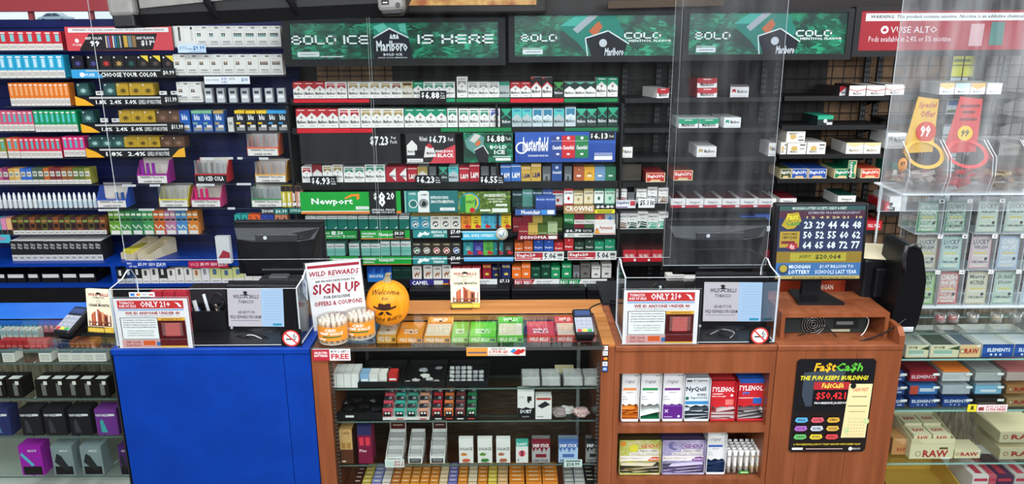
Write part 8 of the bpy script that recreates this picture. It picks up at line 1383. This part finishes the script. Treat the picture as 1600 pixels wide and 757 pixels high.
for i, px in enumerate((1462, 1482, 1512, 1549, 1578, 1597)):
    p = P(px, 500, TY-.03); m = MB(); m.lathe([(.02, 0), (.021, .004), (.021, .03), (.019, .031), (.019, .004)], 0, 0, glass_mat('clear_cup_plastic', '#f0f2f2', .1, .08) if i == 0 else _K['cupm'], 20); _K['cupm'] = m.mats[0]; m.lathe([(.0, .005), (.016, .005), (.016, .018), (0, .018)], 0, 0, ('#b83a3a', '#b83a3a', '#8a7a5a', '#a89060', '#6a6a5a', '#8a8a8a')[i], 16)
    tag(m.build('clear_cup', None, (p.x, TY-.055, ZR+.0006)), f'little clear cup with coloured content, {nth(i+1)} from the black terminal on the glass', 'cup', 'little clear cups')
num = 0
for r_, (yt, yb) in enumerate(tops_):
    za, zt_ = Zat(yb, TY+r_*.02, 1500)-.004, Zat(yt, TY+r_*.02, 1500); Y = TY+r_*.0
    cx = {0: (1424, 1461, 1506, 1549, 1594), 1: (1428, 1466, 1512, 1556, 1600), 2: (1431, 1474, 1524, 1568, 1612)}[r_]
    for i, px in enumerate(cx):
        w_ = 40; a, c = Xat(px, Y, za), Xat(px+w_, Y, za); W = c-a; H = zt_-za; col, nm = TK[r_][i]; nm_ = {0: (13, 14, 15, 16, 17), 1: (7, 8, 9, 10, 11), 2: (1, 2, 3, 4, 5)}[r_][i]
        t = thing('ticket_dispenser', f'clear dispenser with {nm} ticket, {("lowest", "middle", "top")[r_]} rack row, numbered {nm_}', 'ticket dispenser', ((a+c)/2, Y, zb+r_*((tops_[0][1]-tops_[0][0])*0+.0)+(za-(Zat(470, TY, 1500)-.004))))
        m = MB(); m.sheet(-W/2, W/2, 0, .002, 0, H, glass_mat('dispenser_acrylic', '#f4f7f8', .08, .07) if 'disp' not in _K else _K['disp'], AEDGE); _K['disp'] = m.mats[0]; 
        for sx in (-W/2, W/2-.002): m.sheet(sx, sx+.002, .002, .13, 0, H, _K['disp'], AEDGE)
        m.box(-W/2, W/2, 0, .13, -.0015, 0, AEDGE); m.build('clear_case', t)
        m = MB(); tw = W*.80; m.box(-tw/2, tw/2, 0, .0015, 0, H*.86, col); dk_ = '#2f4a3a' if r_ != 1 else '#3a4a6a'
        tt = {'red cash prize': ('CASH', 'FOR LIFE'), 'lilac cash prize': ('CASH', 'FOR LIFE'), 'deep green million cash': ('$4,000,000', 'CASH'), 'green aqua ultimate': ('ULTIMATE', 'MILLIONS'), 'pale green grand 30,000': ('$30 GRAND', '$30,000!'), 'cream multiplier': ('Merry', 'MULTIPLIER')}.get(nm, ('LUCKY', 'WIN $500'))
        wc = '#f4f0ec' if r_ == 0 and i == 1 or nm.startswith(('deep', 'lilac')) else dk_
        m.ink(Fr((-tw/2, 0, 0), (tw, 0, 0), (0, 0, H*.86), (0, -1, 0)), [('r', .06, .04, .94, .96, noisy('ticket_print_'+str(r_)+str(i), col, '#e0e4d8', (60, 60, 60), 3, .4, 4)), ('t', tt[0], .12, .76, .88, .92, wc, .05), ('t', tt[1], .16, .6, .84, .73, wc, .05), ('r', .2, .46, .8, .5, '#e8d048'), ('r', .15, .38, .85, .42, '#e8e4d8'), ('c', .8, .3, .05, '#2a3a3a'), ('t', 'OVER $6 MILLION', .12, .16, .88, .24, wc, .04), ('r', .2, .06, .8, .1, '#e8e0c8')]); m.build('ticket', t, (0, .012, H*.03), (-.05, 0, 0))
        m = MB(); m.box(W*.26, W*.44, -.002, -.0008, H*.88, H*.985, '#f0f0f0'); m.ink(Fr((W*.26, -.002, H*.88), (W*.18, 0, 0), (0, 0, H*.105), (0, -1, 0)), [('t', str(nm_), .2, .15, .8, .85, '#333333', .02)]); m.build('number_tag', t)
zt3 = Zat(300, TY+.04, 1500)
b = MB(); q0, q1 = Xat(1404, TY, zt3), Xat(1645, TY, zt3); zc_ = max(Zat(299, TY+.04, 1500), zt3)
t = thing('candy_shelf', 'clear shelf on top of the ticket racks carrying the candy bins', 'shelf', (0, 0, 0)); b.box(q0, q1, TY-.03, TY+.2, zt3+.002, zt3+.007, AEDGE); b.build('shelf_board', t)
b = MB(); b.box(q0, q0+.006, TY+.135, TY+.14, zb, zt3+.002, AEDGE); b.box(q1-.006, q1, TY+.135, TY+.14, zb, zt3+.002, AEDGE); b.build('support_rod', t)
# candy bins
CZ = zt3+.0075; binm = glass_mat('candy_bin_plastic', '#f6f4f2', .09, .07)
def candy(px0, px1, hcol, hword, cw, lab, fills, rz=0, head=True, Y=TY-.02):
    a, c = Xat(px0, Y, CZ), Xat(px1, Y, CZ); W = c-a; H = .185; D = .17; t = thing('candy_bin', lab, 'candy bin', ((a+c)/2, Y, CZ), (0, 0, rz)); x = W/2
    pr = [(0, 0), (D, 0), (D, H), (.06, H), (-.01, H*.72), (-.02, H*.35)]
    m = MB()
    for sx in (-x, x-.0025): 
        n = len(pr); vs = [(sx, p, q) for p, q in pr]+[(sx+.0025, p, q) for p, q in pr]; m.add(vs, [tuple(range(n)), tuple(range(2*n-1, n-1, -1))], binm); m.add(vs, [(i, i+n, (i+1) % n+n, (i+1) % n) for i in range(n)], AEDGE)
    m.add([(-x, -.02, H*.35), (x, -.02, H*.35), (x, 0, 0), (-x, 0, 0)], [(0,3,2,1)], binm); m.add([(-x, D, 0), (x, D, 0), (x, D, H), (-x, D, H)], [(0,1,2,3)], binm); m.add([(-x, .06, H), (x, .06, H), (x, D, H), (-x, D, H)], [(0,1,2,3)], binm); m.add([(-x, 0, .001), (x, 0, .001), (x, D, .001), (-x, D, .001)], [(0,1,2,3)], binm); m.build('clear_shell', t)
    if head:
        m = MB(); k = 16; vs = []; rim = []
        for i in range(k+1): q = PI*i/k; rim.append((-math.cos(q)*x, -math.sin(q)))
        # ring-shaped card round the opening, climbing into a tall header
        ou = [(-x*1.02*math.cos(2*PI*i/28), .5+.5*math.sin(2*PI*i/28)) for i in range(28)]; inn = [(q*.8, .5+(z-.5)*.78) for q, z in ou]
        f_ = lambda q, z, d=0: (q, -.012+z*.08-d, H*.50+z*H*.52)
        m.add([f_(*q) for q in ou]+[f_(*q) for q in inn], [(i, (i+1) % 28, 28+(i+1) % 28, 28+i) for i in range(28)], hcol)
        hd = [(-x*.98, -.035), (x*.62, -.03), (x*.98, .155), (-x*.10, .165)]
        m.prism([(q, .0+z) for q, z in hd], 0, .002, M(hcol, .4)); i0 = len(m.v)-8
        m.v[i0:] = [(q, y+.062+(z)*.28, H*.94+z) for q, y, z in m.v[i0:]]
        fr_ = Fr((-x*.38, .0612, H*.94), (x*1.2, 0, 0), (x*.18, .045, .158), (0, -1, .28)); fr_.n = Vector((0, -.96, .28))
        m.ink(fr_, cw, 2); m.build('header_card', t)
    random.seed(int(px0)); 
    for i in range(len(fills)*9):
        m = MB(); m.rbox(-.016, .016, -.01, .01, -.004, .004, .002, M(fills[i % len(fills)], .4), 1); o_ = m.build('candy_wrap', t, (random.uniform(-x+.02, x-.02), random.uniform(.02, D-.03), .012+random.random()*.055), (random.uniform(-.9, .9), random.uniform(-.5, .5), random.uniform(0, 3)))
candy(1412, 1472, '#d8a83c', 'Special', [('t', 'Special', .12, .76, .92, .93, '#b05a44', .04, .2), ('t', 'Offer', .22, .58, .88, .73, '#b05a44', .04, .2), ('c', .5, .26, .23, '#c8402c'), ('t', '99', .26, .14, .70, .40, '#f4f0ec', .06, .1)], 'clear candy bin with yellow special offer 99 header', ('#9a8c84', '#8a7c74', '#a89c94', '#b0a8a0'))
candy(1476, 1541, '#c8403c', '99', [('r', .1, .8, .9, .86, '#7a2a28'), ('r', .2, .66, .7, .72, '#7a2a28'), ('r', .1, .5, .8, .56, '#7a2a28'), ('c', .36, .22, .17, '#e0b82c'), ('t', '99', .2, .14, .52, .3, '#2a2a20', .05, .2)], 'clear candy bin with red header and red packets', ('#b8282c', '#c03034', '#b8282c'))
candy(1545, 1598, '#c8b060', '', [], 'clear candy bin without header beyond the red one', ('#8a6a44', '#7a5a3a', '#a08a5c'), head=False)
candy(1600, 1655, '#c8b060', '', [], 'clear candy bin cut by the picture edge', ('#8a8074', '#6a5a4a'), head=False)
m = MB(); p = P(1412, 258, TY-.05); m.lathe([(0, -.001), (.02, -.001), (.02, .001), (0, .001)], 0, 0, '#e8902c', 24); m.ink(Fr((-.02, -.02, .0011), (.04, 0, 0), (0, .04, 0), (0, 0, 1)), [('t', '89', .24, .4, .76, .76, '#3a2a1c', .04)]); q = tag(m.build('price_sticker', None, (p.x, TY-.042, p.z), (PI/2, 0, 0)), 'orange oval price sticker on the yellow headed candy bin', 'sticker'); q.scale = (.8, 1.2, 1)
# ================================================================== HANGING MONITOR AND SNEEZE GUARDS
YT = 2.3; p0 = P(186, 45, YT); p1 = P(634, 24, YT); W = (p1.x-p0.x)*1.0; ang = math.atan2(p1.z-p0.z, p1.x-p0.x)
t = thing('hanging_monitor', 'grey and black monitor hanging from the ceiling, seen from below', 'monitor', (p0.x, YT, p0.z), (0, -ang, 0))
g = noisy('grey_plastic', '#6e6b68', '#7a7774', (9, 9, 9), 3, .45, 3); m = MB()
prf = [(0.0, 0.0), (.05, -.012), (.26, .075), (.26, .32), (-.0, .32), (-.02, .06)]   # y,z side outline
m.prism([(-.02, .036), (.0, .0), (.22, .05), (.22, .34), (.0, .34), (-.02, .30)], .006, W-.006, M('#131315', .45), 'x'); m.build('rear_housing', t)
m = MB(); m.add([(.1*W, -.028, .052), (.905*W, -.028, .085), (.905*W, -.028, .33), (.1*W, -.028, .33), (.1*W, -.01, .046), (.905*W, -.01, .08), (.905*W, -.01, .33), (.1*W, -.01, .33)], [(0,1,2,3), (0,4,5,1), (4,7,6,5), (0,3,7,4), (1,5,6,2)], g); m.build('grey_panel', t)
for a_, b_ in ((0, .09*W), (W*.915, W)): m = MB(); m.rbox(a_, b_, -.05, .03, (.032 if a_ == 0 else .012), .34, .012, g); m.rbox(a_+.008, b_-.004, -.048, .03, .0, .04 if a_ == 0 else .016, .006, BLACK); m.build('grey_corner', t)
for fx in (.36, .64): 
    m = MB(); m.tube([(W*fx-.02, -.034, .33), (W*fx-.02, -.036, .055), (W*fx-.01, -.01, .025), (W*fx+.03, .10, .022)], .011, BLACK, 8); m.build('strap', t)
for x_, n_ in ((.13*W, 16), (.68*W, 16)):
    m = MB()
    for i in range(n_): m.prism([(.03, .0045+.03*.227), (.075, .0045+.075*.227-.002), (.075, .075*.227-.006), (.03, .03*.227-.006)], x_+i*.0105, x_+i*.0105+.006, M('#050506', .6), 'x')
    m.build('vent_slots', t)
m = MB(); m.box(W*.93, W*.955, -.0515, -.0495, .03, .075, '#1c1c1e'); m.ink(Fr((W*.93, -.0515, .03), (W*.025, 0, 0), (0, 0, .045), (0, -1, 0)), [('r', .2, .1+i*.2, .8, .16+i*.2, '#c8c8c8') for i in range(4)]); m.disc((W*.985, -.0525, .028), (.007, 0, 0), (0, 0, .007), '#3a3a3c', 16); m.build('rating_label', t)
m = MB(); m.tube([(W*.5, .12, .33), (W*.5, .12, 3.1-p0.z-.01)], .02, BLACK, 10); m.build('ceiling_pole', t)
def hang(px0, px1, yb, Y, lab, mat=ACRYL, rot=0, top=3.08):
    z = Zat(yb, Y, (px0+px1)/2); a, c = Xat(px0, Y, z), Xat(px1, Y, z); m = MB(); W = c-a
    m.sheet(-W/2, W/2, 0, .005, 0, top-z, mat, AEDGE); tag(m.build('hanging_shield', None, ((a+c)/2, Y, z), (0, 0, rot)), lab, 'acrylic shield')
hang(196, 593, 406, 2.82, 'clear hanging shield over the blue counter', DUSTY)
hang(596.5, 1047, 404, 2.82, 'clear hanging shield over the middle display case', DUSTY)
hang(1036, 1197, 415, 2.74, 'scuffed hanging shield in front of the second terminal', GLAREFILM)
hang(1371, 1600, 330, 2.62, 'hazy hanging shield in front of the candy bins', HAZY)

# small extras in and on the blue counter guard
for i in range(3): item('gift_card_box', 243+i*19, 261+i*19, 456, 480, YF+.14, .03, '#a82834', [('r', .2, .6, .8, .8, '#c86a70')], f'red box, {nth(i+1)} in the row standing behind the age notice', 'box', 'red boxes behind the age notice', z=ZC+.006)
p = P(221, 461, YF+.008); m = MB(); m.box(-.045, .045, 0, .001, -.008, .008, '#e4e6e8'); m.ink(Fr((-.045, 0, -.008), (.09, 0, 0), (0, 0, .016), (0, -1, 0)), [('r', .05, .2, .22, .8, '#2a6ac0'), ('c', .34, .5, .3, '#c83a34'), ('c', .4, .5, .3, '#d8902c'), ('t', 'VISA', .52, .3, .7, .7, '#24408a', .02), ('r', .78, .3, .95, .6, '#b83a34')]); tag(m.build('payment_sticker', None, (p.x, YF+.0105, p.z)), 'white strip of card marks on the blue counter guard', 'sticker')
p = P(476, 452, YF+.13); m = MB(); m.box(-.045, .045, 0, .0015, -.03, .04, '#dfe8f0'); m.ink(Fr((-.045, 0, -.03), (.09, 0, 0), (0, 0, .07), (0, -1, 0)), [('t', '$4.99', .2, .5, .85, .85, '#2a5aa8', .03), ('r', .2, .2, .8, .28, '#8aa8c8')]); tag(m.build('price_sticker', None, (p.x, YF+.13, p.z), (0, 0, -1.15)), 'pale blue price card slanting on the guard side beside the sign-up card', 'sticker')
